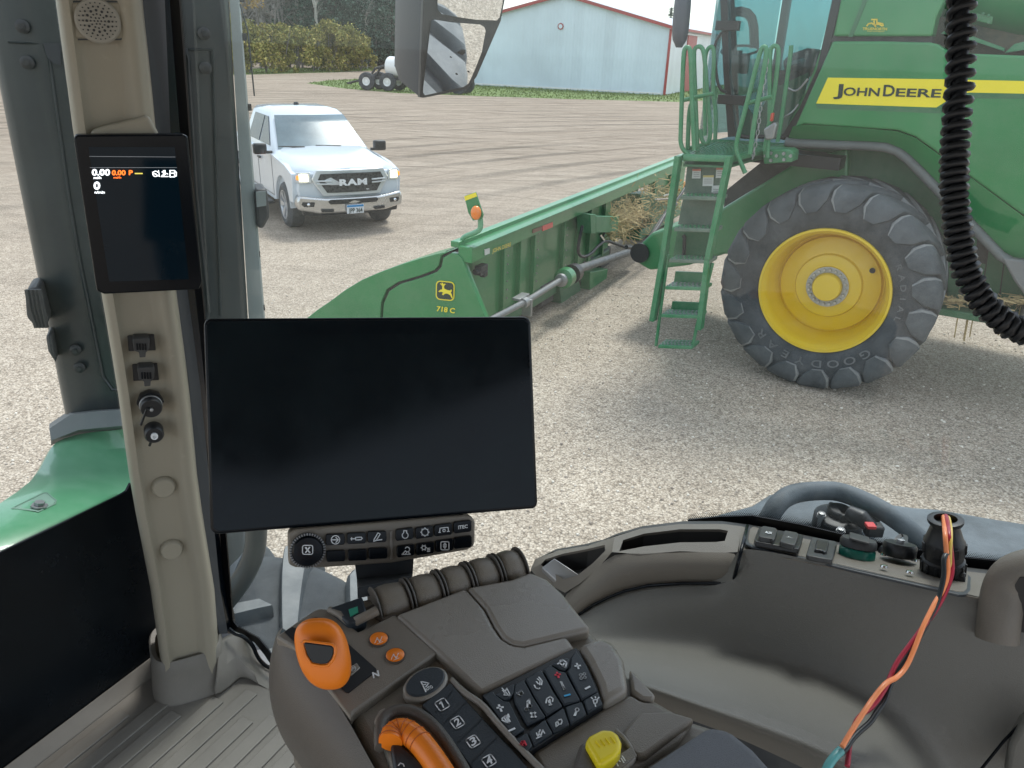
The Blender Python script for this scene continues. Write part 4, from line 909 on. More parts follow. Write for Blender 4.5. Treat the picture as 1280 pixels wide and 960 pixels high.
mb=MB(); mb.prism(hl_([(800,243),(812,240),(830,248),(838,262),(822,280),(808,270)],.0),hf*.2); mb.build('pivot_frame',M['green_dk'],hd,bevel=.02)
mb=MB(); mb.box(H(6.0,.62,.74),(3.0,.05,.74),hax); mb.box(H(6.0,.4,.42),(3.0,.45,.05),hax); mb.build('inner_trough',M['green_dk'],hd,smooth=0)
# crop residue
rn=random.Random(4)
mb=MB()
for i in range(1900):
    px=rn.uniform(762,850); f_=(px-762)/88; py=rn.gauss(282-f_*38,9+5*math.sin(f_*3)); t_=rn.uniform(-.15,.5)
    c=hb_(px,py,t_); 
    if c.z>1.5: continue
    d=V((rn.gauss(0,1),rn.gauss(0,1),rn.gauss(0,.7))).normalized(); L=rn.uniform(.06,.28); s=d.orthogonal().normalized()*rn.uniform(.004,.010)
    mb.poly([c-d*L*.5-s,c-d*L*.5+s,c+d*L*.5+s,c+d*L*.5-s])
o=mb.build('crop_residue',M['straw'],smooth=0,fix=False); tag(o,'tangle of dry straw and stalks caught on the corn header','crop residue',kind='stuff')
mb=MB()
for i in range(60):
    px=rn.uniform(812,856); py=226+ (856-px)*.28+rn.gauss(6,5); c=hb_(px,py,rn.uniform(.1,.5)); d=V((rn.gauss(0,1),rn.gauss(0,1),rn.gauss(0,.3))).normalized()
    mb.lathe([(.001,-.1),(.022,-.08),(.027,0),(.018,.09),(.001,.1)],c,d,7)
o=mb.build('corn_cobs',M['corn'],smooth=50); tag(o,'orange corn cobs lying in the header behind the ladder','corn cobs',kind='stuff')
# ---- end shield
def en(px,py,s=0.): return PL(px,py,H(s,0,0),ha)
gro=[(562,316),(552.5,321),(550,333),(544.5,339),(526,346),(499,354),(485,363),(478,379),(477,395),(476,470)]
mb=MB(); mb.prism([en(x,y,-.02) for x,y in [(564,316),(571,317.5),(577,323),(606,395),(632,470)]+[(x+1.5,y+1) for x,y in gro[::-1]]],ha*.07); es=mb.build('end_shield',gh,hd,smooth=30,bevel=.02,seg=3)
mb=MB(); mb.prism([en(x,y,-.02) for x,y in [(x-1.8,y-1.2) for x,y in gro]+[(330,470),(352,420),(385,396.5),(397,387),(412,377),(432,362),(452,350),(475,340),(500,331),(525,323),(545,317.5),(555,315.5)]],ha*.40); mb.build('nose_cover',gh,hd,smooth=30,bevel=.05,seg=4)
mb=MB(); mb.prism([en(x,y,.04) for x,y in [(x-3,y-3) for x,y in gro]+[(x+3,y+3) for x,y in gro[::-1]]],ha*.2); mb.build('shield_gap',M['black_m'],hd,smooth=0)
Z6=lambda pts: ZM(pts,3.765,340,180)
# back edge of shield, bulged
# emblem: yellow-bordered dark rounded square with leaping deer
def rr2(x0,y0,x1,y1,r,n=5):
    P=[]
    for cx,cy,a0 in ((x1-r,y0+r,-90),(x1-r,y1-r,0),(x0+r,y1-r,90),(x0+r,y0+r,180)):
        for i in range(n): a=rad(a0+90*i/(n-1)); P.append((cx+r*math.cos(a),cy+r*math.sin(a)))
    return P
def skew(P): return [(x+(y-690)*-.02,y+(x-815)*.10) for x,y in P]
mb=MB(); mb.prism([en(*q,-.030) for q in Z6(skew(rr2(771,646,858,736,20)))],ha*.006); em=mb.build('emblem_border',M['yellow_decal'],es,smooth=0)
mb=MB(); mb.prism([en(*q,-.034) for q in Z6(skew(rr2(776,651,853,731,16)))],ha*.004); mb.build('emblem_field',M['letter'],es,smooth=0)
deer=[(783,697),(792,688),(800,686),(801,672),(796,664),(789,661),(793,658),(800,661),(797,654),(803,655),(806,662),(812,657),(816,660),(811,666),(808,673),(811,682),(822,686),(836,688),(843,682),(846,688),(841,697),(846,706),(849,717),(851,724),(846,722),(840,711),(830,704),(820,703),(812,706),(806,713),(799,708),(806,701),(797,697),(788,700)]
mb=MB(); mb.prism([en(*q,-.038) for q in Z6(skew(deer))],ha*.004); mb.build('deer_emblem',M['yellow_decal'],es,smooth=0)
q0,q1=Z6([(775,785),(860,796)]); Oo=en(*q0,-.030); text('718 C',Oo,en(*q1,-.030)-Oo,en(q0[0]+.7,q0[1]-6.0,-.030)-Oo,'model_number',M['yellow_decal'],es,.025,.004)
q0,q1=Z6([(1035,512),(1122,480)]); Oo=hb_(*q0,-.02); text('JOHN DEERE',Oo,hb_(*q1,-.02)-Oo,ZUP*.042,'beam_lettering',gold,bm_,.01,.006)
q0=Z6([(1002,497),(1025,490),(1025,515),(1004,524)]); mb=MB(); mb.prism(hl_(q0,-.012),hf*.01); mb.build('beam_sticker',wst,bm_,smooth=0)
q0=Z7([(295,386),(343,368),(343,391),(296,410)]); mb=MB(); mb.prism(hl_(q0,-.012),hf*.01); mb.build('red_reflector',mat('red_reflector',(.75,.05,.04),.3,spec=.8),bm_,smooth=0)
q0=Z7([(250,402),(293,387),(293,403),(250,420)]); mb=MB(); mb.prism(hl_(q0,-.012),hf*.01); mb.build('faded_reflector',mat('faded_red_reflector',(.22,.10,.07),.5),bm_,smooth=0)
mb=MB(); q=hb_(*Z6([(985,590)])[0],.05); mb.box(q,(.16,.08,.10),hax); mb.box(q+ha*.02-ZUP*.05-hf*.02,(.08,.06,.06),hax); mb.tube([q-ha*.14,q],.035,8); mb.build('valve_block',M['black_m'],hd,bevel=.008)
# stalk lamp
sv=.12
mb=MB(); mb.tube(smoothpath([en(x,y,sv) for x,y in [(578,314),(578,300),(580,296),(594,291),(600,287),(601,281),(600,272)]],2),.028,10); stk=mb.build('lamp_stalk',M['green_sheen'],hd,smooth=60)
mb=MB(); mb.prism([en(x,y,sv-.05) for x,y in [(580,245),(594.5,240),(604,269),(602,274),(591,276),(585,266)]],ha*.02); mb.build('marker_plate',gh,stk,bevel=.006)
mb=MB(); mb.prism([en(x,y,sv-.055) for x,y in [(580.3,245.5),(594.5,240.6),(596,245.5),(581.5,251)]],ha*.005); mb.build('reflector',M['yellow_decal'],stk,smooth=0)
mb=MB(); c=en(595,266,sv-.09); mb.ball(c,.062,.85,.75,1.15,10); mb.build('amber_lamp',mat('amber_lamp',(.85,.22,.02),.25,coat=.5),stk,smooth=60)

mb=MB()
for i in range(420):
    px=rn.uniform(1180,1330); c=cs(px,rn.gauss(377,3.5),vs_+rn.uniform(.1,.5)); d=V((rn.gauss(0,1),rn.gauss(0,1),rn.gauss(0,.25))).normalized(); L=rn.uniform(.04,.2); s_=d.orthogonal().normalized()*rn.uniform(.003,.007)
    if i%40==0: d=V((.1,0,-1)).normalized(); L=.35; s_=cf*.006; c=c-ZUP*.2
    mb.poly([c-d*L*.5-s_,c-d*L*.5+s_,c+d*L*.5+s_,c+d*L*.5-s_])
o=mb.build('crop_residue',M['straw'],smooth=0,fix=False); tag(o,'dry straw lying on the combine ledge behind the big wheel','crop residue',kind='stuff')
# ================================================================== the tractor around the camera
TA=rad(-63.5); T_=V((math.sin(TA),math.cos(TA),0)); R_=V((-T_.y*-1*1.0,0,0)); R_=V((T_.y,-T_.x,0))
FLZ=1.85
def cabp(t,r,z): return T_*t+R_*r+ZUP*z
def LR(px,py,r): return PL(px,py,R_*r,R_)        # plane parallel to the side window
def LT(px,py,t): return PL(px,py,T_*t,T_)        # plane parallel to the windscreen
tx=(T_,R_,ZUP)
M['trim']=mat('warm_grey_trim',(.165,.150,.128),.48,var=.05,vs=3,bump=.25,bs=900,spec=.4)
M['post']=mat('beige_post_trim',(.30,.275,.215),.42,var=.04,vs=3,bump=.2,bs=900,spec=.45)
M['wall']=mat('grey_wall_trim',(.155,.153,.140),.5,var=.06,vs=3,bump=.3,bs=900,spec=.4)
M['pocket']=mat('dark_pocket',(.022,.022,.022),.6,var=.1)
M['mat']=mat('rubber_mat',(.155,.145,.125),.55,var=.14,vs=6,bump=.3,bs=600,dust=(.25,.235,.21),dscale=7,damt=.35)
M['seal']=mat('dark_seal',(.045,.052,.06),.45,var=.1)
M['screen']=mat('glossy_black_screen',(.002,.005,.008),.10,var=.2,vs=2,spec=.2)
M['bezel']=mat('screen_bezel',(.002,.004,.007),.25,var=.1,spec=.22)
M['decal']=mat('white_print',(.75,.78,.80),.5,var=.02)
M['stack']=mat('dark_grey_green_shroud',(.014,.022,.024),.36,var=.2,vs=1.5,dust=(.07,.085,.085),dscale=3,damt=.5,coat=.15)
M['strip']=mat('light_grey_strip',(.26,.30,.30),.4,metal=.2,var=.1,vs=4)
trc=empty('tractor',V((-1.6,1.0,0)),'green tractor whose hood, exhaust shroud, tyres and cab glass surround the camera','tractor')
# ---- stack shroud
SP=V((-.84,1.90,0)); SN=V((.40,-.916,0)).normalized()
def sk(px,py,o=0.): return PL(px,py,SP+SN*o,SN)
rows=[]
for y in (-80,0,130,260,390,520,640):
    L=-22+ (y)*.200; Rr_=286+y*.060
    p=[sk(L,y,-.40),sk(L,y,-.06),sk(L+3,y,-.02),sk(L+12,y,.0),sk(L+70,y,.012),sk((L+Rr_)/2,y,.015),sk(Rr_-60,y,.01),sk(Rr_-9,y,.0),sk(Rr_-2,y,-.012),sk(Rr_,y,-.04),sk(Rr_,y,-.40)]
    rows.append(p)
mb=MB(); mb.loft(rows); shr_=mb.build('exhaust_shroud',M['stack'],trc,smooth=50)
mb=MB(); mb.loft([[sk(286+y*.060+1,y,-.03),sk(298+y*.079,y,-.035),sk(300+y*.079,y,-.05),sk(286+y*.060+1,y,-.2)] for y in (-80,0,200,395,560)]); mb.build('shroud_side_strip',M['strip'],shr_,smooth=0)
mb=MB()
for x,y in ((302,-2),(305,46),(311,134),(322,317),(328,384)): mb.box(sk(x,y,-.05),(.012,.012,.016),(V((-SN.y,SN.x,0)),SN,ZUP))
mb.build('strip_clips',M['black'],shr_,smooth=0)
mb=MB()
for x,y in ((28,33),(34,78),(255,42),(257,85),(94,437),(99,459)):
    c=sk(x,y,.010); mb.lathe([(.014,0),(.014,.006),(.010,.009),(.001,.009)],c,SN,14); mb.lathe([(.006,.009),(.006,.014),(.001,.014)],c,SN,6)
mb.build('shroud_bolts',M['black_m'],shr_,smooth=40)
mb=MB()
def rib(pts,o,r): mb.tube([sk(x,y,o) for x,y in pts],r,6)
rib([(55,55),(62,75),(85,240),(100,330),(128,470),(140,487),(150,487)],.012,.004)
rib([(232,60),(236,75),(246,240),(262,390)],.012,.004); rib([(10,53),(55,55)],.008,.002); rib([(236,62),(266,62),(276,395)],.010,.003); rib([(300,5),(310,40),(318,120)],.0,.002)
mb.build('shroud_pressed_lines',M['stack'],shr_,smooth=60)
mb=MB(); mb.prism([sk(x,y,.016) for x,y in [(54,54),(76,54),(76,82),(66,79),(58,70)]],-SN*.01); mb.prism([sk(x,y,.016) for x,y in [(215,60),(234,60),(232,76),(226,84),(217,87)]],-SN*.01); mb.build('mesh_tab',M['seal'],shr_,smooth=0)
mb=MB()
ZC=lambda pts: ZM(pts,3.765,0,480)
tp_=ZC([(232,210),(330,145),(440,130),(700,112)]); bt_=ZC([(240,266),(370,216),(580,196),(720,180)])
mb.grid([[sk(x,y-6,-.10) for x,y in tp_],[sk(x,y,.05) for x,y in tp_],[sk(x,y,.07) for x,y in bt_],[sk(x,y+6,.0) for x,y in bt_]]); mb.build('shroud_collar',mat('grey_collar',(.15,.165,.17),.5,var=.08,dust=(.3,.31,.31),damt=.3),trc,smooth=30)
# ---- hood
def hz(px,py,z): return G(px,py,z)
mb=MB()
def lt(pts,t): return [LT(x,y,t) for x,y in pts]
rows=[[sk(*p,.03) for p in ZC([(240,258),(370,210),(470,200),(600,190),(760,180)])],
      lt([(50,572),(85,565),(120,562),(155,560),(200,560)],1.72),
      lt([(36,602),(75,596),(115,590),(160,590),(210,590)],1.60),
      lt([(-10,628),(45,612),(100,606),(160,610),(215,612)],1.50),
      lt([(-110,700),(30,650),(95,630),(170,625),(225,630)],1.40),
      lt([(-300,840),(0,703),(80,664),(170,640),(235,640)],1.325),
      lt([(-300,940),(0,760),(80,720),(170,680),(235,680)],1.32)]
mb.grid(rows,thick=ZUP*-.02); hood=mb.build('hood',M['green_sheen'],trc,smooth=60,sub=1)
from mathutils.bvhtree import BVHTree
bpy.context.view_layer.update(); dg_=bpy.context.evaluated_depsgraph_get(); bvh_=BVHTree.FromObject(hood,dg_)
def snap(px,py):
    h=bvh_.ray_cast(C-hood.location,ray(px,py).normalized()); 
    return (h[0]+hood.location, h[1]) if h[0] else (LT(px,py,1.45),ZUP)
hn_=snap(50,630)[1]; hn_=hn_ if hn_.dot(C-snap(50,630)[0])>0 else -hn_
q=[snap(x,y)[0] for x,y in ZC([(50,588),(200,515),(222,512),(268,550),(262,568),(180,606),(165,602)])]
cq=sum(q,V((0,0,0)))/len(q)
mb=MB(); mb.loft([[p+hn_*.0015 for p in q],[cq+(p-cq)*.93+hn_*.0030 for p in q],[cq+(p-cq)*.86-hn_*.0005 for p in q]],cap=False); mb.poly([cq+(p-cq)*.87+hn_*.0012 for p in q]); rc=mb.build('hood_recess',mat('recess_grey_green',(.20,.34,.26),.5),hood,smooth=0,fix=False)
mb=MB(); c=snap(49,634)[0]+hn_*.002; mb.lathe([(.016,0),(.016,.003),(.010,.003),(.010,.010),(.001,.010)],c,hn_,6); mb.build('recess_bolt',M['steel'],rc,smooth=0)
# ---- lamps beside the hood
def lampgroup(pts,o,name):
    mb=MB(); mb.prism([sk(x,y,o) for x,y in pts],-SN*.10); return mb.build(name,M['black_m'],trc,bevel=.008)
l=lampgroup([(31,368),(35,361),(49,359),(60,400),(58,411),(46,411),(33,398)],.06,'work_light')
mb=MB()
for k in range(4): mb.tube([sk(34+5*k,362,.068),sk(38+5*k,385,.072),sk(46+4*k,409,.068)],.006,5)
mb.build('cooling_fins',M['black_m'],l)
lampgroup([(57,420),(64,417),(70,455),(60,440)],.04,'work_light')
l=lampgroup([(318,238),(334,236),(337,262),(337,272),(329,287),(321,284)],-.02,'work_light')
mb=MB(); mb.prism([sk(x,y,-.014) for x,y in [(320,240),(332,239),(333,257),(321,259)]],-SN*.004); mb.build('lamp_lens',M['strip'],l,smooth=0)
# lower hose and bracket beside the post
mb=MB(); q=[(322,560),(322,620),(321,660),(319,690),(308,716),(290,742),(270,765)]; mb.tube(smoothpath([sk(x,y,.12) for x,y in q],2),.030,14); mb.build('coolant_hose',M['stack'],trc,smooth=60)
mb=MB(); mb.prism([sk(x,y,.02) for x,y in [(270,640),(308,640),(307,690),(300,698),(286,712),(270,725)]],-SN*.05); mb.build('bracket_plate',mat('grey_plate',(.20,.22,.22),.5),trc,bevel=.01)
# ---- tractor tyres
def ag_tyre(c0,out,e1,R,wd,NL,parent,lugw=.13,rim=None,name='wheel'):
    out=out.normalized(); k=R/1.05
    def wp(r,ang,h): return c0+(e1*math.cos(ang)+ZUP*math.sin(ang))*r+out*h
    mb=MB(); mb.lathe([(.60*k,.0),(.66*k,.035*k),(.72*k,.06*k),(.82*k,.075*k),(.90*k,.055*k),(.955*k,.01),(.985*k,-.06),(.992*k,-wd*.5),(.985*k,-wd+.06),(.95*k,-wd),(.82*k,-wd-.06*k),(.64*k,-wd)],c0,out,72,cap=False)
    ty=mb.build(name,M['rubber'],parent,smooth=40); mb=MB()
    for side in (0,1):
        for i_ in range(NL):
            a0=2*PI*(i_+.5*side)/NL; rings=[]
            for i in range(11):
                t=i/10
                if t<.25:
                    q=t/.25; r=(.87+.115*q**.7)*k; h=(.080-.07*q)*k; top=.03+.04*q; wl=lugw*(.8+.2*q); an=a0
                else:
                    q=(t-.25)/.75; r=(.985+.006*q)*k; h=.01-(wd*.56)*q; top=.062; wl=lugw*(1-.5*q); an=a0+.34*q**1.1
                if side: h=-wd-h
                ww=wl*k/r; q2=min(1,t/.3); nr=math.sin(q2*PI/2); nh=math.cos(q2*PI/2)*(1 if not side else -1)
                def P(da,up): return wp(r+up*k*nr,an+da,h+up*k*nh)
                rings.append([P(-ww,-.02),P(-ww*.94,top*.7),P(-ww*.8,top),P(ww*.8,top),P(ww*.94,top*.7),P(ww,-.02)])
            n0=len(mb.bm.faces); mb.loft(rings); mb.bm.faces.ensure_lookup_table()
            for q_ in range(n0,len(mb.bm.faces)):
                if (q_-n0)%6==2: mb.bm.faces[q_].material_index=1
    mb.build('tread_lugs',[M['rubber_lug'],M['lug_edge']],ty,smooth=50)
    if rim:
        mb=MB(); mb.lathe([(.61*k,-.03),(.655*k,.02),(.628*k,.045),(.58*k,-.05),(.52*k,-.25),(.2*k,-.2),(.001,-.2)],c0,out,48,cap=False); mb.build('rim',rim,ty,smooth=30)
    return ty
tc0=G(352,762,1.50); c_=V((tc0.x,tc0.y,.74))+T_*.1+R_*.26
ag_tyre(c_,R_,T_,.78,.60,17,trc,.085,M['yellow'],'front_wheel')
ag_tyre(cabp(-1.35,2.1,1.05),R_,T_,1.05,.75,20,trc,.11,M['yellow'],'rear_wheel')
# ---- rear fender seen through the side window
fz=2.32
mb=MB(); ol=[(835,668),(868,652),(905,641),(940,632),(962,618),(990,612),(1045,611),(1085,620),(1112,630),(1140,634),(1170,636),(1200,641),(1240,648),(1290,656),(1420,690)]
mb.grid([[G(x,y+1,fz-.10) for x,y in ol],[G(x,y+3,fz-.01) for x,y in ol],[G(x,y+16,fz) for x,y in ol],[G(x,y+70,fz+.01) for x,y in ol],[G(x,y+150,fz+.01) for x,y in ol]],thick=ZUP*-.02)
fm=mat('dusty_fender_plastic',(.055,.068,.078),.6,var=.15,vs=2,bump=.3,bs=200,dust=(.25,.29,.32),dscale=5,damt=.65); fd=mb.build('rear_fender',fm,trc,smooth=50)
hd_z=fz+.07
mb=MB(); mb.tube(smoothpath([G(945,672,fz+.0),G(957,655,fz+.03),G(972,628,hd_z),G(992,616,hd_z),G(1025,613,hd_z),G(1050,614,hd_z),G(1085,628,hd_z),G(1115,645,hd_z),G(1145,668,fz+.04),G(1165,690,fz)],3),.0185,14); mb.build('grab_handle',fm,fd,smooth=60)
mb=MB()
mc=G(1047,652,fz+.02)
mb.lathe([(.045,-.02),(.045,.012),(.036,.016),(.001,.016)],mc,ZUP,24); mb.box(mc+V((.03,-.01,.02)),(.075,.03,.02)); mb.lathe([(.022,.016),(.022,.03),(.001,.03)],mc,ZUP,20)
cn=mb.build('socket_mount',M['black_m'],fd,bevel=.003)
mb=MB()
for x,y in ((1027,643),(1040,632),(1051,663),(1075,642)): 
    p=G(x,y,fz+.045); mb.lathe([(.0085,-.006),(.0085,0),(.0065,0),(.0065,.004),(.001,.005)],p,ZUP,12); mb.lathe([(.0045,-.03),(.0045,-.006)],p,ZUP,8)
mb.build('mount_bolts',M['steel'],cn)
mb=MB(); p0=G(1060,640,fz+.06); p1=G(1092,662,fz+.05); mb.tube([p0,(p0+p1)/2+ZUP*.006,p1],[.014,.016,.012],12); mb.box(p1,(.03,.022,.022)); mb.build('wire_plug',M['black'],cn,bevel=.003)
mb=MB(); mb.box(G(1088,657,fz+.068),(.016,.016,.006)); mb.build('red_clip',mat('red_clip',(.55,.03,.03),.35),cn,bevel=.001)
# ---- side window, windscreen
GL=.955
gm1=glass('cab_side_glass',(.955,.985,.98),.028,.022,(.62,.70,.74)); gm2=glass('cab_front_glass',(.96,.985,.98),.020,.012,(.6,.68,.7))
def lr(pts,r=GL): return [LR(x,y,r) for x,y in pts]
SW=[(236,-90),(1520,-160),(1560,775),(1280,716),(1215,706),(1100,690),(1000,672),(930,660),(880,656),(800,690),(700,800),(560,850),(400,850),(340,834),(325,812),(300,792),(291,780),(268,560)]
mb=MB(); mb.prism(lr(SW),R_*.005); mb.build('side_window',gm1,trc,smooth=0)
frit=mat('black_frit',(.004,.004,.005),.3,var=.1)
mb=MB()
low=[(860,651),(900,647),(940,646),(1000,657),(1060,671),(1115,683),(1150,689),(1200,698),(1250,703),(1300,707),(1400,723)]
mb.grid([[LR(x,y-1,GL-.004) for x,y in low],[LR(x,y+28,GL-.004) for x,y in low]],thick=R_*.003)
mb.build('window_frit_band',frit,trc,smooth=0); mb=MB()
pl_=[(200,-90),(212,0),(222,130),(236,300),(250,420),(268,600),(278,700),(287,780),(291,787),(302,795),(318,803),(330,818),(342,836)]
pr_=[(214,-90),(224,0),(234,130),(246,300),(258,420),(276,600),(285,700),(291,776),(297,784),(307,789),(323,798),(335,812),(348,832)]
mb.grid([[LR(x,y,GL-.004) for x,y in pl_],[LR(x,y,GL-.004) for x,y in pr_]],thick=R_*.003)
fr_=mb.build('side_frit_band',frit,trc,smooth=0)
mb=MB()
def dots(line,nrow,stepx,dy,r0,plane):
    for j in range(nrow):
        for (a,b) in zip(line,line[1:]):
            L=math.hypot(b[0]-a[0],b[1]-a[1]); n=max(1,int(L/stepx))
            for i in range(n):
                t=(i+.5*(j%2))/n; x=a[0]+(b[0]-a[0])*t; y=a[1]+(b[1]-a[1])*t
                c=plane(x+dy[0]*(j+.6),y+dy[1]*(j+.6)); r=r0*(1-j/(nrow+1.2))
                mb.poly([c+DX*r,c+ZUP*r,c-DX*r,c-ZUP*r])
DX=T_
dots(low,6,2.3,(0,-1.7),.00135,lambda x,y: LR(x,y,GL-.0045)); DX=T_
dots(pr_,4,2.6,(1.7,0),.0014,lambda x,y: LR(x,y,GL-.0045))
mb.build('frit_dots',frit,fr_,smooth=0,fix=False)
WT=1.30
WS=[(-500,-160),(64,-90),(70,0),(100,200),(127,368),(146,480),(163,608),(185,735),(205,850),(40,955),(-500,1300)]
mb=MB(); mb.prism([LT(x,y,WT) for x,y in WS],T_*.005); mb.build('windscreen',gm2,trc,smooth=0)
blk=mat('gloss_black_lower_glass',(.002,.0035,.005),.16,var=.3,vs=3,spec=.25,dust=(.012,.017,.022),dscale=2,damt=.6)
mb=MB(); ed=[(-500,905),(-60,717),(0,691),(80,653),(148,620),(158,614),(163,604)]
mb.prism([LT(x,y,WT-.006) for x,y in ed+[(176,610),(198,735),(222,850),(190,868),(40,962),(-500,1330)]],T_*.005); lowp=mb.build('lower_windscreen_band',blk,trc,smooth=0)
mb=MB(); DX=R_; dots([(-60,717),(0,691),(80,653),(148,620)],3,2.4,(-.3,-1.6),.0018,lambda x,y: LT(x,y,WT-.008)); mb.build('frit_dots',frit,lowp,smooth=0,fix=False)
# ---- cab floor and roof
mb=MB(); mb.box(cabp(.2,.0,FLZ-.03),(2.18,1.82,.06),tx); fl_=mb.build('floor_mat',M['mat'],smooth=0); tag(fl_,'ribbed grey rubber floor mat in front of the beige corner post','floor mat')
mb=MB()
for k in range(14):
    t=.62+.047*k; r1=.88 if t<1.06 else (.86 if t<1.12 else (.82 if t<1.2 else .74)); r1-=.03*(k%3)
    mb.box(cabp(t,(r1-.4)/2,FLZ+.002),(.031,r1+.4,.006),tx)
mb.build('raised_rib',M['mat'],fl_,bevel=.002)
mb=MB(); mb.prism([cabp(WT-.035,-.8,FLZ),cabp(WT-.035,1.05,FLZ),cabp(WT-.01,1.05,FLZ+.03),cabp(WT-.01,-.8,FLZ+.03)],T_*.01-ZUP*.02); mb.build('mat_edge',M['mat'],fl_,bevel=.004)
mb=MB(); mb.box(cabp(.1,-.05,3.50),(2.6,2.35,.10),tx); mb.build('cab_roof',mat('unseen_headliner',(.30,.29,.27),.8),trc,bevel=.03)  # roof out of view; height and overhang chosen to keep sun off the interior
# ---- corner post
PP=V((-.655,1.275,0)); PN=V((.455,-.89,0)).normalized()
def pp(px,py,o=0.): return PL(px,py,PP+PN*o,PN)
ys=[-80,0,100,165,260,368,480,610,735,830,880]
Lx=[58,69.5,83,91.5,108,127,146,163.5,188,201,206]; Rx=[172,178,189,195,207,221,236,248,268,275,277]
prof=[(0,-.06),(0,-.008),(.02,.016),(.07,.028),(.15,.030),(.21,.020),(.28,.016),(.62,.016),(.68,.018),(.76,.030),(.86,.034),(.94,.026),(.985,.008),(1,-.02),(1,-.06)]
def lerp_tab(tab,y):
    for i in range(len(ys)-1):
        if ys[i]<=y<=ys[i+1]: return tab[i]+(tab[i+1]-tab[i])*(y-ys[i])/(ys[i+1]-ys[i])
    return tab[-1]
rows=[]
for y in [-80+48*i for i in range(21)]:
    l_,r__=lerp_tab(Lx,min(y,880)),lerp_tab(Rx,min(y,880)); rows.append([pp(l_+(r__-l_)*s,y,o) for s,o in prof])
mb=MB(); mb.loft(rows,close=False,cap=False); post=mb.build('corner_post',M['post'],smooth=60)
tag(post,'tall beige moulded cab corner post carrying the speaker and the socket plugs','post')
def pad(pts,o,th,name,m,parent,bev=.002,smooth=30,seg=2):
    mb=MB(); mb.prism([pp(x,y,o) for x,y in pts],-PN*th); return mb.build(name,m,parent,smooth=smooth,bevel=bev,seg=seg)
Z1=lambda pts: ZM(pts,3.765,0,0)
# speaker
pad(Z1(rr2(324,4,588,189,22)),.0225,.006,'speaker_surround',M['seal'],post,.001)
spk=pad(Z1(rr2(330,10,582,183,20)),.0245,.008,'speaker_plate',M['post'],post,.003)
c=pp(122.3,26.4,.025); 
mb=MB(); mb.lathe([(.031,0),(.031,.004),(.0285,.006),(.001,.0075)],c,PN,40); grl=mb.build('speaker_grille',mat('speaker_grille_beige',(.30,.285,.245),.5),spk,smooth=30)
mb=MB(); s1=PN.cross(ZUP).normalized(); s2=ZUP
for rr_,n_,sz in ((0,1,.0013),(.0045,6,.0013),(.0095,12,.0013),(.0145,12,.0019),(.0195,18,.0014),(.0245,24,.0010)):
    for i in range(n_):
        a=2*PI*i/n_; p=c+s1*rr_*math.cos(a)+s2*rr_*math.sin(a)+PN*(.0071 if rr_<.02 else .0064)
        mb.lathe([(sz,0),(sz,.0012),(.0002,.0012)],p,PN,8)
mb.build('speaker_holes',M['black'],grl,smooth=0)
# display mount cap
mb=MB(); q=Z1([(430,620),(480,600),(700,545),(750,632),(750,700),(400,700)]); mb.prism([pp(x,y,.052) for x,y in q],-PN*.05); mb.build('display_mount',M['post'],post,bevel=.006,seg=3)
Z5=lambda pts: ZM(pts,3.765,0,240)
for (x0,y0,x1,y1),(cx,cy),lab in (((600,672,733,750),(665,726),'upper'),((622,808,748,890),(688,862),'lower')):
    b_=pad(Z5([(x0,y0+6),(x1-8,y0),(x1,y1-4),(x0+6,y1)]),.020,.006,'socket_base',M['black'],post,.001)
    pad(Z5([(cx-42,cy-28),(cx-34,cy-36),(cx+32,cy-38),(cx+40,cy-30),(cx+38,cy+10),(cx+28,cy+26),(cx+22,cy+28),(cx+20,cy+52),(cx-8,cy+54),(cx-10,cy+30),(cx-34,cy+22)]),.045,.026,'socket_cap',M['black_m'],b_,.0025)
    mb=MB()
    for k in range(4): mb.prism([pp(x,y,.0465) for x,y in Z5([(cx-24+13*k,cy-12),(cx-16+13*k,cy-12),(cx-14+13*k,cy+18),(cx-22+13*k,cy+18)])],-PN*.002)
    mb.build('socket_slot',M['bezel'],b_,smooth=0)
c=pp(187.5,500,.022); mb=MB(); mb.lathe([(.0215,0),(.0225,.012),(.0215,.016)],c,PN,8); mb.lathe([(.018,.014),(.0185,.036),(.0165,.040),(.001,.040)],c,PN,28); cn=mb.build('threaded_connector',M['black'],post)
mb=MB(); mb.lathe([(.0178,.022),(.0192,.023),(.0192,.027),(.0178,.028)],c,PN,28,cap=False); mb.lathe([(.003,.04),(.003,.047),(.001,.048)],c,PN,10); mb.build('connector_ring',M['steel'],cn)
mb=MB(); mb.tube([c+PN*.044,pp(183,512,.066),pp(176,531,.062)],.0025,6); mb.build('cap_tether',M['black'],cn)
c=pp(191.8,537,.03); mb=MB(); mb.lathe([(.0165,0),(.0165,.022),(.014,.026),(.001,.026)],c,PN,24); cn=mb.build('round_cap',M['black'],post)
mb=MB(); mb.lathe([(.006,.026),(.006,.031),(.0035,.031),(.0035,.027)],c,PN,16); mb.build('cap_rivet',M['decal'],cn)
mb=MB(); mb.tube([pp(190,548,.05),pp(187,557,.045)],.0025,6); mb.build('cap_tether',M['black'],cn)
for x,y in ((204.5,608),(214.5,686)):
    mb=MB(); mb.lathe([(.0215,-.004),(.0215,.002),(.019,.009),(.0175,.0105),(.001,.0105)],pp(x,y,.018),PN,32); mb.build('plug_button',M['post'],post,smooth=40)
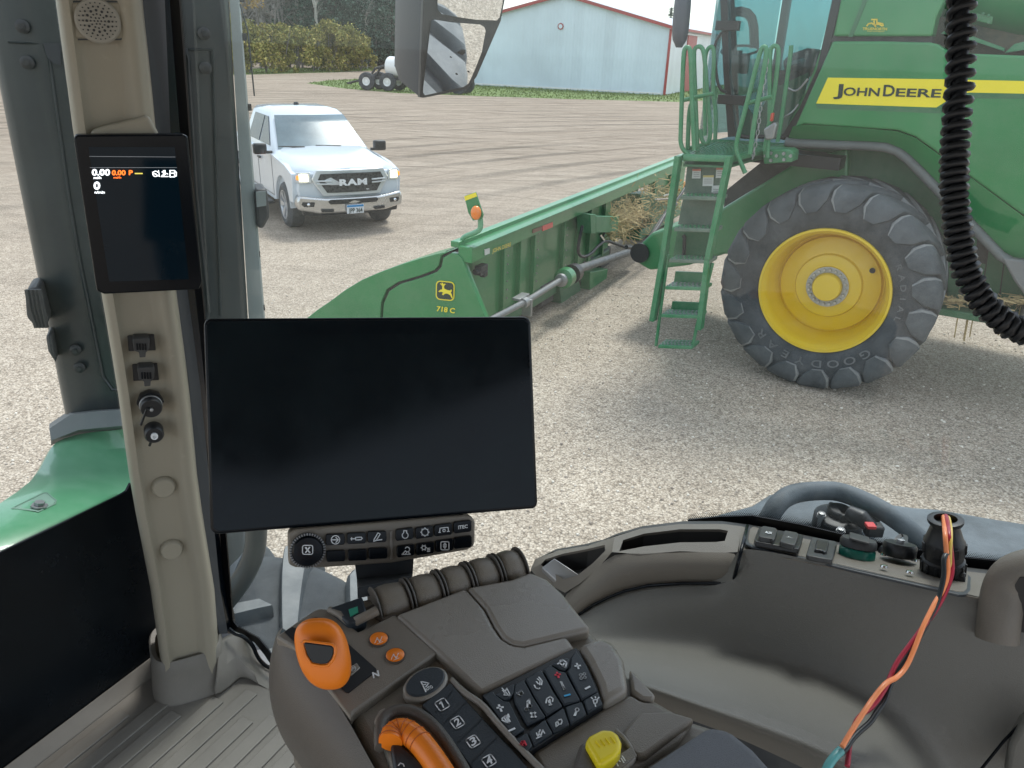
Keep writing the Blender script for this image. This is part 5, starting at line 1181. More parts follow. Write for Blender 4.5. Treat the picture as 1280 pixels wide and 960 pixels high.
# post boot
bc=(pp(207,866,-.03)+pp(276,850,-.03))/2; bc.z=FLZ
mb=MB(); rings=[]
s1=PN.cross(ZUP).normalized()
for z,kx,ky in ((-.01,.083,.088),(.015,.079,.082),(.07,.074,.074),(.10,.072,.072),(.104,.068,.068),(.10,.06,.06)):
    rings.append([bc+ZUP*z+s1*kx*(abs(math.cos(a))**.6)*(1 if math.cos(a)>0 else -1)+PN*(ky*(abs(math.sin(a))**.6)*(1 if math.sin(a)>0 else -1)-.01) for a in [2*PI*i/40 for i in range(40)]])
mb.loft(rings,cap=False); boot=mb.build('post_boot',M['mat'],smooth=50,bevel=0); tag(boot,'grey rubber boot moulded round the foot of the beige corner post','boot')
# seal strip between post and side glass
mb=MB()
sl_=[(170,-80),(178,0),(195,165),(221,368),(236,480),(248,610),(262,735),(274,792)]; sr_=[(199,-80),(206,0),(213,165),(235,368),(250,480),(263,610),(275,735),(285,792)]
mb.grid([[pp(x,y,-.02) for x,y in sl_],[pp(x,y,-.035) for x,y in sr_]],thick=-PN*.03); o=mb.build('door_seal',M['seal'],smooth=0); tag(o,'dark grey rubber seal strip running down beside the beige corner post','seal')
mb=MB(); mb.grid([[pp(x-1,y,-.05) for x,y in sr_],[pp(x+12,y,-.08) for x,y in sr_]],thick=-PN*.02); mb.build('inner_seal_lip',M['bezel'],o,smooth=0)
# corner trim of the sill beside the boot
mb=MB(); q=[(276,806),(284,795),(299,789),(309,797),(320,818),(338,836),(352,846),(345,860),(282,852)]
mb.grid([[pp(272,800,.0),pp(284,795,-.03),pp(299,789,-.04),pp(312,800,-.03),pp(324,822,-.02),pp(345,842,-.02),pp(372,850,-.02)],[pp(272,850,.06),pp(283,830,.03),pp(293,818,.02),pp(300,832,.03),pp(312,842,.04),pp(340,852,.04),pp(370,870,.04)],[G(262,880,FLZ),G(290,862,FLZ),G(300,850,FLZ),G(312,850,FLZ),G(325,858,FLZ),G(345,870,FLZ),G(372,890,FLZ)]],thick=-PN*.01)
o=mb.build('sill_trim',M['mat'],smooth=50,sub=1); tag(o,'small curved grey sill trim between the post boot and the side glass','trim')
mb=MB(); mb.tube(smoothpath([pp(286,786,-.02),pp(293,792,-.01),pp(304,795,.0),pp(316,806,.0),pp(322,822,.0),pp(333,834,.0),pp(350,838,.0)],2),.0045,8); o=mb.build('bulb_seal',M['bezel'],smooth=60); tag(o,'thin black rubber bulb seal curling round the lower window corner','seal')
# ---- corner post display
DP=[(92,173),(95,168.5),(229,167.5),(235,171),(253,353),(249,362),(130,368),(121,364)]
mb=MB(); mb.prism([pp(x,y,.075) for x,y in DP],-PN*.022); dsp=mb.build('post_display',M['bezel'],bevel=.003,seg=3)
tag(dsp,'small portrait black screen with speed figures mounted on the beige corner post','display')
dm=mat('display_glass',(.002,.006,.010),.08,var=.3,vs=3,spec=.2,emit=((.04,.14,.24),.012))
mb=MB(); mb.prism([pp(x,y,.0765) for x,y in [(110.5,184),(218.5,184),(236,349),(136.5,352)]],-PN*.002); mb.build('screen',dm,dsp,smooth=0)
whiteE=mat('lit_white_figures',(.8,.8,.8),.5,emit=((.9,.95,1),1.0)); orE=mat('lit_orange_figures',(.8,.2,.02),.5,emit=((1,.16,.02),1.0)); olE=mat('lit_olive_dash',(.4,.4,.05),.5,emit=((.6,.5,.1),.7)); grE=mat('lit_grey_line',(.2,.2,.22),.5,emit=((.5,.55,.6),.16))
ZD=lambda pts: ZM(pts,8.0,100,170)
def dtext(tx_,x0,y0,x1,y1,h,name,m,b=.02):
    (a,b0),(c_,d_)=ZD([(x0,y0),(x1,y1)]); Oo=pp(a,b0,.0785); return text(tx_,Oo,pp(c_,d_,.0785)-Oo,pp(a-.0,b0-h/8,.0785)-Oo,name,m,dsp,b,.0005)
dtext('0.00',118,392,300,392,60,'speed_figures',whiteE,.035); dtext('mi/h',136,428,214,428,24,'unit_label',whiteE,.03)
dtext('0.00',318,390,456,390,48,'set_speed_figures',orE,.035); dtext('mi/h',336,424,412,424,20,'unit_label',orE,.02); dtext('P',488,388,528,388,46,'park_letter',orE,.035)
dtext('0',136,532,202,532,74,'engine_speed_figure',whiteE,.035); dtext('n/min',146,574,248,574,26,'unit_label',whiteE,.03)
def dstroke(paths,wd,name,m,o=.079):
    mb=MB(); 
    for p in paths: stroke(mb,ZD(p),wd,lambda q: pp(q[0],q[1],o),PN)
    return mb.build(name,m,dsp,smooth=0,fix=False)
dstroke([[(552,375),(622,375)]],.0018,'gear_dash',olE)
dstroke([[(95,204),(952,210)]],.0006,'divider_line',grE); dstroke([[(100,316),(968,316)]],.0006,'divider_line',grE)
def circ(cx,cy,r,a0=0,a1=360,n=12): return [(cx+r*math.cos(rad(a0+(a1-a0)*i/n)),cy+r*math.sin(rad(a0+(a1-a0)*i/n))) for i in range(n+1)]
dstroke([circ(755,378,27,30,330),[(725,362),(785,400)],[(785,345),(795,405)],[(740,378),(760,378)]],.0011,'warning_icon',whiteE)
dstroke([[(812,405),(882,405)],[(820,360),(850,345),(850,385),(820,395)],[(850,370),(878,380)],[(835,345),(835,400)]],.0013,'guidance_icon',whiteE)
dstroke([[(900,408),(900,345),(945,345),(945,408),(900,408)],[(908,372),(938,372)],[(950,350),(964,365),(962,400),(948,400)]],.0013,'fuel_icon',whiteE)
# ---- outside mirror
ZMm=lambda pts: ZM(pts,7.68,500,0)
MP=D(565,60,1.75); MN=V((.935,-1.2,-.425)).normalized()
def mp_(px,py,o=0.): return PL(px,py,MP+MN*o,MN)
mir=empty('side_mirror',mp_(560,120),'big black two part tractor mirror hanging at the top of the view','mirror')
rim_=ZMm([(215,-160),(222,0),(200,640),(190,930),(230,938),(400,905),(650,855),(735,735),(965,205),(1005,0),(1015,-160)])
bk=ZMm([(70,-160),(72,0),(58,300),(42,790),(105,920),(150,930),(400,900),(640,850),(720,735),(950,200),(1000,0),(1010,-160)])
mb=MB(); mb.loft([[mp_(x,y,.0) for x,y in rim_],[mp_(x-2.5,y,-.05) for x,y in rim_]]); mb.build('mirror_frame',M['black_m'],mir,smooth=30)
mb=MB(); ri=[mp_(x,y,-.051) for x,y in rim_];
cen=sum(ri,V((0,0,0)))/len(ri); rb=[cen-MN*.16+(p-cen)*.80 for p in ri]
mb.loft([ri,[(a*.35+b*.65)+(a-cen)*.10 for a,b in zip(ri,rb)],rb]); mb.build('mirror_housing',mat('mirror_shell',(.075,.085,.10),.4,var=.1),mir,smooth=40)
mirm,mt_,mbs=nt('mirror_silver'); mbs.inputs['Base Color'].default_value=(.82,.84,.85,1); mbs.inputs['Metallic'].default_value=1; mbs.inputs['Roughness'].default_value=.015
for pts,nm in (([(360,-160),(360,0),(362,92),(400,135),(560,165),(735,190),(930,196),(955,170),(985,30),(995,-160)],'upper_mirror_glass'),([(300,200),(330,188),(500,215),(770,235),(812,262),(822,300),(785,500),(722,662),(660,800),(610,835),(240,915),(222,890),(222,850),(245,650),(288,300)],'lower_mirror_glass')):
    mb=MB(); mb.prism([mp_(x,y,.004) for x,y in ZMm(pts)],-MN*.003); mb.build(nm,mirm,mir,smooth=0)
mb=MB(); mb.tube([mp_(620,-60,-.06),mp_(640,-200,-.1)],.016,8); mb.build('mirror_bracket',M['black_m'],mir)
mb=MB(); mb.prism([mp_(x,y,.006) for x,y in ZMm([(562,500),(600,478),(628,480),(630,505),(600,530),(560,515)])],-MN*.001); 
for cx,cy,r in ((548,712,8),(662,690,7),(492,550,6),(350,150,5)): mb.prism([mp_(x,y,.006) for x,y in ZMm(circ(cx,cy,r)[:-1])],-MN*.001)
mb.build('dirt_spots',mat('mud_spot',(.03,.028,.025),.8),mir,smooth=0)
# ---- coiled cable
path=[(1203,-60),(1202,0),(1201,90),(1196,144),(1192,215),(1194,260),(1200,310),(1209,345),(1222,369),(1240,391),(1262,408),(1290,418),(1330,426)]
q=smoothpath([D(x,y,.60) for x,y in path],3)
mb=MB(); hx_=[]; ph=0; rr_=.0082
Lc=0; pts=[]
for a,b in zip(q,q[1:]):
    n=max(2,int((b-a).length/.00045))
    for i in range(n): pts.append(a+(b-a)*i/n)
u=RT.copy(); prev=pts[0]
for i,p in enumerate(pts[1:-1],1):
    t=(pts[i+1]-pts[i-1]).normalized(); u=(u-t*u.dot(t)).normalized(); w_=t.cross(u)
    py=proj(p)[1]; pitch=.0105 if py<120 else (.0105-.0042*min(1,(py-120)/90) )
    ph+=2*PI*(p-prev).length/pitch; prev=p
    hx_.append(p+(u*math.cos(ph)+w_*math.sin(ph))*rr_)
hx_=hx_[::2]
mb.tube(hx_,.0031,7); mb.tube(pts[::20],.0055,8); cc=mb.build('coiled_cable',mat('black_coil_rubber',(.008,.010,.013),.45,var=.1,spec=.4),smooth=60)
tag(cc,'thick black coiled cable hanging down the right side across the combine','cable')
# ================================================================== side console under the window
SZ=2.63
def RL(pts,lat): 
    return [LR(x,y,lat if not isinstance(lat,(list,tuple)) else lat[i]) for i,(x,y) in enumerate(pts)]
side=empty('side_console',cabp(.1,.8,FLZ),'curved grey moulded wall panel below the side window with sockets along its top','wall panel')
W=[[(690,788),(725,767),(765,745),(815,731),(860,729),(905,729),(918,692),(930,683),(1000,697),(1071,712),(1140,727),(1212,743),(1250,752),(1320,765),(1440,790)],
   [(692,792),(728,772),(768,752),(815,741),(860,739),(905,741),(925,715),(945,712),(1000,723),(1071,736),(1140,750),(1212,766),(1262,777),(1330,795),(1450,820)],
   [(694,795),(732,778),(770,762),(815,754),(860,752),(900,752),(930,740),(958,742),(1000,750),(1071,765),(1140,780),(1205,796),(1268,815),(1340,835),(1460,860)],
   [(700,800),(738,788),(772,784),(815,785),(860,788),(905,793),(930,797),(962,804),(1005,815),(1062,832),(1114,850),(1162,872),(1212,905),(1262,950),(1340,1040)],
   [(703,806),(742,796),(775,797),(818,799),(860,803),(905,808),(930,813),(963,821),(1005,833),(1060,852),(1108,872),(1146,896),(1176,928),(1205,972),(1260,1060)],
   [(708,815),(745,806),(778,808),(820,811),(862,816),(905,822),(930,827),(963,835),(1004,848),(1054,868),(1098,890),(1132,917),(1158,950),(1184,996),(1236,1080)],
   [(720,838),(760,838),(790,850),(815,856),(862,874),(905,889),(930,897),(962,909),(1003,924),(1050,945),(1088,968),(1118,992),(1140,1024),(1168,1066),(1210,1130)],
   [(722,842),(764,846),(792,858),(818,866),(862,882),(903,897),(930,907),(962,920),(1002,936),(1048,958),(1084,980),(1112,1006),(1134,1036),(1160,1080),(1200,1150)],
   [(730,862),(770,866),(800,878),(840,892),(872,903),(905,915),(935,928),(966,942),(1000,958),(1040,978),(1075,1000),(1100,1024),(1120,1054),(1146,1094),(1190,1170)]]
LATS=[.815,.805,.795,.780,.772,.757,.60,.597,.625]
mb=MB(); mb.grid([RL(r,l) for r,l in zip(W,LATS)]); wl=mb.build('wall_panel',M['wall'],side,smooth=80,sub=2)
# apron behind the panel, closing it to the glass
mb=MB()
A1=[(640,760),(663,714),(668,701),(690,690),(725,684),(750,678),(768,670),(800,661),(850,655),(900,655),(930,659),(1000,672),(1060,685),(1115,697),(1150,704),(1200,713),(1250,719),(1300,723),(1440,745)]
topz=[LR(x,y,.925) for x,y in A1]
mb.grid([topz,[p+R_*.015-ZUP*.004 for p in topz],[p+R_*.02-ZUP*.6 for p in topz]]); mb.build('outer_skirt',M['black_m'],side,smooth=30)
# sill top: from the glass edge to the fold
o_=[(926,658),(1000,672),(1060,685),(1115,697),(1150,704),(1200,713),(1250,719),(1300,723),(1440,745)]
i_=[(924,690),(985,697),(1050,710),(1100,721),(1140,730),(1200,742),(1250,752),(1320,765),(1440,790)]
mid=[((a+c)/2,(b+d)/2) for (a,b),(c,d) in zip(o_,i_)]
def GZ(pts,z): return [G(x,y,z) for x,y in pts]
mb=MB(); mb.grid([RL(o_,.925),RL([(x*.85+u*.15,y*.85+v_*.15) for (x,y),(u,v_) in zip(o_,i_)],.912),RL(mid,.868),RL([(x*.12+u*.88,y*.12+v_*.88) for (x,y),(u,v_) in zip(o_,i_)],.824),RL([(x,y+1) for x,y in i_],.813)],thick=ZUP*-.006); mb.build('sill_top',M['trim'],side,smooth=70)
def lat_of(px,py):  # lateral on the sill surface
    for (x0,y0),(x1,y1),(u0,v0),(u1,v1) in zip(o_,o_[1:],i_,i_[1:]):
        if x0<=px<=x1 or (px<o_[0][0]): 
            t=(px-x0)/(x1-x0); yo=y0+(y1-y0)*t; 
            break
    k=[(a,b) for a,b in i_]; 
    for (u0,v0),(u1,v1) in zip(k,k[1:]):
        if u0<=px<=u1 or px<k[0][0]:
            t=(px-u0)/(u1-u0); yi=v0+(v1-v0)*t; break
    s=(py-yo)/(yi-yo); return .925+(.813-.925)*s
def sl(px,py,o=0.): 
    p=LR(px,py,lat_of(px,py)); 
    # move towards camera along the surface normal by o
    return p+SNM*o
_a=LR(1000,685,lat_of(1000,685)); _b=LR(1180,722,lat_of(1180,722)); _c=LR(1100,700,lat_of(1100,700)); SNM=(_b-_a).cross(_c-_a).normalized()
if SNM.z<0: SNM=-SNM
def SLP(px,py,o=0.): return PL(px,py,_a+SNM*o,SNM)
def spad(pts,o,th,name,m,parent,bev=.001,smooth=30):
    mb=MB(); mb.prism([SLP(x,y,o) for x,y in pts],-SNM*th); return mb.build(name,m,parent,smooth=smooth,bevel=bev)
pp0=[(937,655.5),(946,655),(1060,679),(1203,710.5),(1211,714),(1214,719),(1212.5,737),(1207,742),(1198,742),(1060,710),(941,684),(933,680),(931,674),(933,661)]
spad([(x+(x-1072)*.006,y+(1 if y>690 else -1)) for x,y in pp0],.0012,.003,'panel_rim',M['seal'],side,.001)
plate=spad([(940,658),(948,657.5),(1060,681),(1200,712),(1208,715.5),(1210.5,719.5),(1209,735),(1205,739),(1198,739),(1060,707.5),(943,681.5),(936,677.5),(934.5,673),(936,662)],.0022,.003,'socket_panel',M['trim'],side,.0015)
Zb=lambda pts: ZM(pts,6.856,930,600)
spad(Zb([(95,485),(130,400),(500,470),(508,480),(478,575),(465,590),(100,525),(90,505)]),.011,.006,'aux_socket',M['black'],plate,.0012)
ax1=spad(Zb([(128,478),(150,400),(165,392),(270,410),(285,425),(262,500),(250,512),(240,500),(140,485)]),.017,.007,'aux_cover',M['black_m'],plate,.0015)
ax2=spad(Zb([(310,515),(338,440),(350,430),(455,448),(470,462),(440,545),(430,555),(320,530)]),.017,.007,'usb_cover',M['black_m'],plate,.0015)
def sltext(t_,a,b,h,name,parent,o=.0178):
    (x0,y0),(x1,y1)=Zb([a,b]); Oo=SLP(x0,y0,o); text(t_,Oo,SLP(x1,y1,o)-Oo,SLP(x0+.4,y0-h,o)-Oo,name,M['decal'],parent,.02,.0004)
sltext('AUX',(180,456),(240,466),2.6,'cover_lettering',ax1)
mb=MB(); stroke(mb,Zb([(362,487),(412,495)]),.0008,lambda q:SLP(q[0],q[1],.0183),SNM); stroke(mb,Zb([(375,489),(385,482),(395,484)]),.0006,lambda q:SLP(q[0],q[1],.0183),SNM); mb.build('usb_mark',M['decal'],ax2,smooth=0,fix=False)
sk_=spad(Zb([(535,630),(575,500),(590,488),(790,525),(800,540),(760,672),(748,682),(545,645)]),.010,.006,'square_socket',M['black_m'],plate,.0015)
spad(Zb([(605,590),(625,505),(730,525),(712,605),(690,612),(668,598),(630,595)]),.014,.006,'socket_lid',M['black'],sk_,.0015)
oc=SLP(1071.5,689.5,.008); s1=T_; s2=SNM.cross(T_).normalized()
mb=MB(); mb.lathe([(.0205,-.008),(.0205,.003),(.019,.005),(.001,.005)],oc,SNM,40); out_=mb.build('power_outlet',mat('green_outlet_ring',(.01,.16,.12),.3),plate,smooth=40)
mb=MB(); mb.lathe([(.0208,.006),(.0208,.013),(.019,.016),(.001,.0165)],oc,SNM,40); ol_=mb.build('outlet_lid',M['black_m'],out_,smooth=40)
mb=MB(); mb.box(oc+SNM*.0165+s2*.001,(.022,.040,.003),(s1,s2,SNM)); mb.build('lid_bar',M['black_m'],ol_,bevel=.001)
c=SLP(1123,698,.006); mb=MB(); mb.lathe([(.0215,-.006),(.0215,.002),(.019,.006),(.001,.006)],SLP(1121,692,.004),SNM,32); mb.lathe([(.0185,.004),(.0190,.006),(.0190,.016),(.0175,.019),(.001,.019)],c,SNM,32); rc=mb.build('round_connector',M['black'],plate,smooth=40)
mb=MB(); mb.lathe([(.0048,.019),(.0048,.023),(.003,.024),(.001,.024)],c,SNM,14); mb.lathe([(.004,.006),(.004,.010),(.001,.010)],SLP(1121,684,.0),SNM,10); mb.build('cap_rivet',M['steel'],rc)
mb=MB(); q=smoothpath([SLP(1115,686,.012),SLP(1119,676,.022),SLP(1128,668,.028),SLP(1133,671,.028),SLP(1130,684,.022)],2); mb.grid([[p-s1*.0025 for p in q],[p+s1*.0025 for p in q]],thick=SNM*.0012); mb.build('cap_tether',M['black_m'],rc,smooth=60)
mb=MB()
for x,y in ((1105,709),(1137,716),(1142,701),(1105,694)): mb.lathe([(.0042,0),(.0036,.0025),(.001,.003)],SLP(x,y,.006),SNM,12)
mb.build('panel_screw',M['chrome'],plate,smooth=50)
# ---- handle bezel with its two pockets
def loopz(pts,lats): return [LR(x,y,l) for (x,y),l in zip(pts,lats)]
bz=M['trim']
o1=loopz([(765,690),(768,671),(800,661),(850,655),(905,655),(928,658),(922,690),(900,691),(850,689),(800,693)],[.84,.90,.92,.925,.925,.925,.83,.83,.83,.83])
r1=loopz([(774,689),(779,675),(805,667),(850,661.5),(900,661.5),(910,663.5),(906,676),(895,677.5),(850,678),(805,683)],[.85,.885,.90,.905,.905,.905,.855,.852,.85,.85])
b1=[p-ZUP*.035 for p in r1]
mb=MB(); mb.loft([o1,r1,[p-ZUP*.004 for p in r1]],cap=False); bz1=mb.build('handle_bezel',bz,side,smooth=40)
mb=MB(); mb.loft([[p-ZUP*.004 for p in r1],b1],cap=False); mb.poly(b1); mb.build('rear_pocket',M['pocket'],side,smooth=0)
o2=loopz([(706,741),(672,722),(663,712),(669,699),(698,688),(735,682),(768,671),(765,690),(748,710),(724,730)],[.84,.87,.89,.90,.91,.915,.90,.84,.84,.835])
r2=loopz([(704,724),(688,713),(676,706),(682,699),(704,692),(735,686),(756,681),(757,688),(741,704),(722,719)],[.85,.865,.875,.885,.89,.895,.885,.86,.85,.845])
b2=[p-ZUP*.035 for p in r2]
mb=MB(); mb.loft([o2,r2,[p-ZUP*.004 for p in r2]],cap=False); mb.build('handle_bezel',bz,side,smooth=40)
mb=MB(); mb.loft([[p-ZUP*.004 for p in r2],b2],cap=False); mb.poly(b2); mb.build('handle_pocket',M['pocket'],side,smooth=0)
mb=MB(); mb.prism(loopz([(677,709),(693,697.5),(724,718),(706,736)],[.86,.875,.865,.85]),ZUP*-.008); mb.build('release_lever',M['steel'],side,bevel=.0015)
f0=[(700,765),(706,741),(724,730),(748,710),(766,690),(800,693),(850,689),(900,691),(922,690)]
f1=[(706,770),(714,755),(730,744),(752,727),(772,712),(802,708),(850,703),(900,704),(920,704)]
f2=[(714,776),(722,766),(740,753),(758,744),(778,736),(808,729),(852,726),(900,726),(915,722)]
f3=[(716,779),(724,769),(742,757),(760,748),(780,740),(810,733),(853,730),(901,730),(917,726)]
mb=MB(); mb.grid([RL(f0,[.85,.845,.836,.84,.84,.83,.83,.83,.83]),RL(f1,.815),RL(f2,.812),RL(f3,.822)]); mb.build('handle_front',bz,side,smooth=70,sub=1)
mb=MB(); mb.tube(RL([(x,y-1) for x,y in f3]+[(922,706),(926,690),(931,670),(934,657)],[.812]*8+[.808,.803,.812,.855,.915]),.0022,6); mb.build('bezel_seam',M['bezel'],side,smooth=60)
# right hand grab post and lower boss
mb=MB(); gp=smoothpath([LR(1246,800,.79),LR(1249,770,.80),LR(1253,740,.815),LR(1262,722,.82),LR(1280,712,.82),LR(1310,708,.82)],2)
mb.tube(gp,[.020]*len(gp),16); mb.build('grab_post',bz,side,smooth=70)
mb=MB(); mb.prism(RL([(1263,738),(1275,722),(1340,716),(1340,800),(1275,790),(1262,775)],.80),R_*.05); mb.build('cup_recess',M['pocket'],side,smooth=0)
mb=MB(); mb.tube(RL([(1300,880),(1280,900),(1255,926),(1226,962)],.757),.0016,6); mb.tube(RL([(1310,910),(1280,912),(1266,935),(1262,975)],.752),.0018,6); mb.build('panel_seam',M['bezel'],side,smooth=60)
mb=MB(); mb.prism(RL([(1300,890),(1276,908),(1262,932),(1256,975),(1300,990)],.748),R_*.02); mb.build('corner_boss',M['wall'],side,bevel=.005,seg=3)
# ---- connector tower with wires
tb=LR(1178,720,lat_of(1178,720)); hn=V((C-tb)); hn.z=0; hn.normalize()
ttop=PL(1182,648,tb,hn); ht_=(ttop-tb).length; axd=(ttop-tb).normalized()
tower=empty('connector_plug',tb,'tall black round trailer plug standing in the socket panel with wires out of its top','plug')
bx=[(1150,720),(1158,708),(1201,716),(1200,722),(1196,738),(1190,737)]
mb=MB(); mb.box(tb+SNM*.006,(.042,.040,.008),(T_,SNM.cross(T_),SNM)); mb.build('flange',M['black'],tower,bevel=.002)
k=ht_
mb=MB(); mb.lathe([(.0215,.004),(.0225,.012),(.0225,k*.30),(.0205,k*.33),(.0205,k*.42),(.0215,k*.44),(.0215,k*.62),(.0195,k*.66),(.0145,k*.88),(.0145,k*.92),(.0175,k*.925),(.0185,k*.95),(.0185,k*.99),(.0165,k),(.0120,k),(.0115,k*.9),(.001,k*.9)],tb,axd,32); mb.build('plug_body',M['black'],tower,smooth=35)
mb=MB()
pa=axd.orthogonal().normalized(); pb=axd.cross(pa)
for i in range(14):
    a=2*PI*i/14; r=pa*math.cos(a)+pb*math.sin(a); mb.box(tb+r*.0222+axd*k*.17,(.003,.003,k*.22),(r,r.cross(axd),axd)); 
    if i%2: mb.box(tb+r*.0215+axd*k*.53,(.003,.006,k*.16),(r,r.cross(axd),axd))
mb.build('grip_ribs',M['black'],tower,bevel=.0006)
mb=MB()
for dx,dy in ((-1,-1),(1,-1),(1,1),(-1,1)): mb.lathe([(.004,0),(.0035,.004),(.001,.005)],tb+T_*dx*.0175+SNM.cross(T_)*dy*.0165+SNM*.009,SNM,10)
mb.build('flange_screw',M['black_m'],tower)
Z8=lambda pts: ZM(pts,3.693,980,700)
dt=(tb-C).dot(F)
har=empty('wire_harness',D(1060,940,.70),'loose red, orange and black wires curling down from the plug towards the seat','wires')
def wire(pts,dd,r,col,name='wire',m=None):
    q=smoothpath([D(x,y,d) for (x,y),d in zip(pts,dd)],3); mb=MB(); mb.tube(q,r,8); return mb.build(name,m or mat(name+'_insulation',col,.35,var=.08,spec=.5),har,smooth=70)
top0=[(1181,650),(1182,643),(1184,650),(1186,665)]
def dl(n,a,b): return [a+(b-a)*i/(n-1) for i in range(n)]
t3=dt-.075
wire(top0+Z8([(775,-10),(778,60),(755,130),(728,185),(690,250),(648,300),(590,380),(520,470),(490,540),(470,590),(410,680),(345,720),(318,780),(302,850),(298,900),(292,952)]),[dt-.015,dt-.02,dt-.03,t3]+dl(16,t3,.70),.0024,(.34,.02,.045),'red_wire')
wire([(1179,650),(1180,644),(1180,652),(1181,664)]+Z8([(752,-10),(760,60),(735,140),(700,190),(670,250),(640,310),(606,400),(566,495),(520,545),(490,556),(462,575),(410,640),(380,685),(340,745),(305,800),(268,862)]),[dt-.015,dt-.02,dt-.03,t3]+dl(16,t3-.004,.695),.0025,(.80,.26,.10),'orange_wire')
wire([(1184,651),(1185,645),(1187,652),(1189,666)]+Z8([(765,-10),(768,70),(742,130),(712,180),(684,225)]),[dt-.015,dt-.02,dt-.03,t3]+dl(5,t3-.003,t3-.012),.0020,(.70,.52,.12),'yellow_wire')
wire([(1180,668),(1186,690)]+Z8([(735,-10),(740,70),(722,150),(700,215),(655,300),(600,400),(560,470),(510,540),(484,590),(468,650),(430,700),(400,750),(350,790),(312,830),(290,870),(240,912)]),dl(18,t3+.006,.70),.0026,(.012,.018,.022),'black_wire')
wire(Z8([(262,880),(235,905),(205,945),(190,985),(170,1030)]),dl(5,.70,.68),.0042,(.10,.35,.36),'heat_shrink_sleeve')
# ================================================================== armrest console
CZ=2.69
con=empty('armrest_console',G(600,880,CZ-.35),'grey brown armrest control console with orange lever, keypads and roller levers','control console')
def pan(pts,z,th,name,m,parent=None,bev=.0015,smooth=30,seg=2):
    mb=MB(); mb.prism([G(x,y,z) for x,y in pts],ZUP*-th); return mb.build(name,m,parent or con,smooth=smooth,bevel=bev,seg=seg)
M['con']=mat('grey_brown_soft_plastic',(.195,.175,.145),.36,var=.05,vs=5,bump=.25,bs=1200,spec=.45)
M['con_s']=mat('satin_grey_lid',(.245,.225,.195),.28,var=.06,vs=5,bump=.15,bs=1200,spec=.5)
M['con_d']=mat('dark_grey_brown_side',(.095,.085,.073),.45,var=.06,vs=4,bump=.25,bs=1200)
M['key']=mat('dark_key_rubber',(.014,.022,.030),.5,var=.1,vs=8,bump=.1,bs=900)
M['key_b']=mat('key_gap_black',(.006,.008,.011),.5,var=.1)
M['orange']=mat('orange_plastic',(.86,.22,.012),.34,var=.04,vs=10,spec=.5)
M['yknob']=mat('yellow_plastic',(.85,.68,.02),.38,var=.04,vs=10,spec=.5)
body=[(352,788),(380,766),(420,752),(455,745),(500,735),(560,715),(620,703),(655,712),(684,724),(703,742),(738,786),(770,812),(783,838),(818,870),(866,897),(913,912),(943,937),(990,990),(1000,1080),(560,1110),(470,965),(440,904),(404,853),(368,813),(346,799)]
mb=MB(); mb.prism([G(x,y,CZ-.004) for x,y in body],ZUP*-.16); mb.build('console_body',M['con'],con,smooth=30,bevel=.010,seg=4)
E0=[(356,782),(345,796),(368,810),(403,851),(438,903),(462,951),(510,1030)]
E1=[(350,787),(340,806),(354,832),(385,872),(417,918),(443,962),(490,1040)]
E2=[(346,792),(335,824),(343,862),(364,898),(393,938),(418,976),(465,1050)]
E3=[(343,800),(333,842),(335,880),(347,912),(370,944),(394,975),(440,1060)]
mb=MB(); mb.grid([GZ(E0,CZ+.001),GZ(E1,CZ-.008),GZ(E2,CZ-.03),GZ(E3,CZ-.075),GZ([(x+6,y+14) for x,y in E3],CZ-.14)]); mb.build('console_side',M['con_d'],con,smooth=80,sub=2)
# panels of the top
Za=lambda pts: ZM(pts,4.267,320,740)
slotp=Za([(104,236),(200,170),(318,92),(345,86),(402,92),(470,150),(545,210),(740,118),(968,322),(520,640),(505,672),(350,468),(205,298)])
pan(slotp,CZ+.004,.010,'lever_panel',M['con'],bev=.002)
lid=pan([(493.5,768),(582,734),(606,761),(618,784),(627,797),(640,805),(655,807),(708,794),(719,810),(601,867),(547.5,816)],CZ+.006,.012,'front_lid',M['con_s'],bev=.004,seg=3)
pan([(583,733.5),(640,723),(663,714),(684,723),(705,742),(717,758),(739,785),(709,793),(655,806),(640,804),(628,796),(619,783),(607,760)],CZ+.007,.014,'storage_lid',M['con_s'],bev=.004,seg=3)
pan([(722,805),(750,794),(768,802),(781,824),(786,861),(754,879),(748,853),(735,826)],CZ+.010,.016,'raised_cheek',M['con_s'],bev=.006,seg=3)
pan([(787,834),(820,868),(817,874),(803,873),(789,863)],CZ+.003,.014,'corner_cap',M['con_s'],bev=.003)
# lower deck, mound and pad
pan([(664,940),(753,884),(788,866),(802,875),(816,876),(838,888),(868,898),(850,925),(790,965),(740,1010),(690,985)],CZ+.002,.010,'lower_deck',M['con'],bev=.004,seg=3)
pan([(800,889),(838,888),(869,897),(808,944),(798,946),(790,940),(776,916)],CZ+.007,.010,'small_lid',M['con'],bev=.003,seg=3)
pan([(886,903),(914,910),(944,934),(972,965),(1020,1040),(980,1120),(700,1100),(760,1000),(792,966),(852,926)],CZ+.016,.05,'armrest_pad',mat('blue_grey_pad_fabric',(.15,.16,.178),.62,var=.06,vs=8,bump=.5,bs=1500),bev=.012,seg=4)
pan([(470,905),(520,870),(548,895),(600,962),(640,1010),(560,1050),(500,990)],CZ+.003,.010,'knob_deck',M['con'],bev=.003)
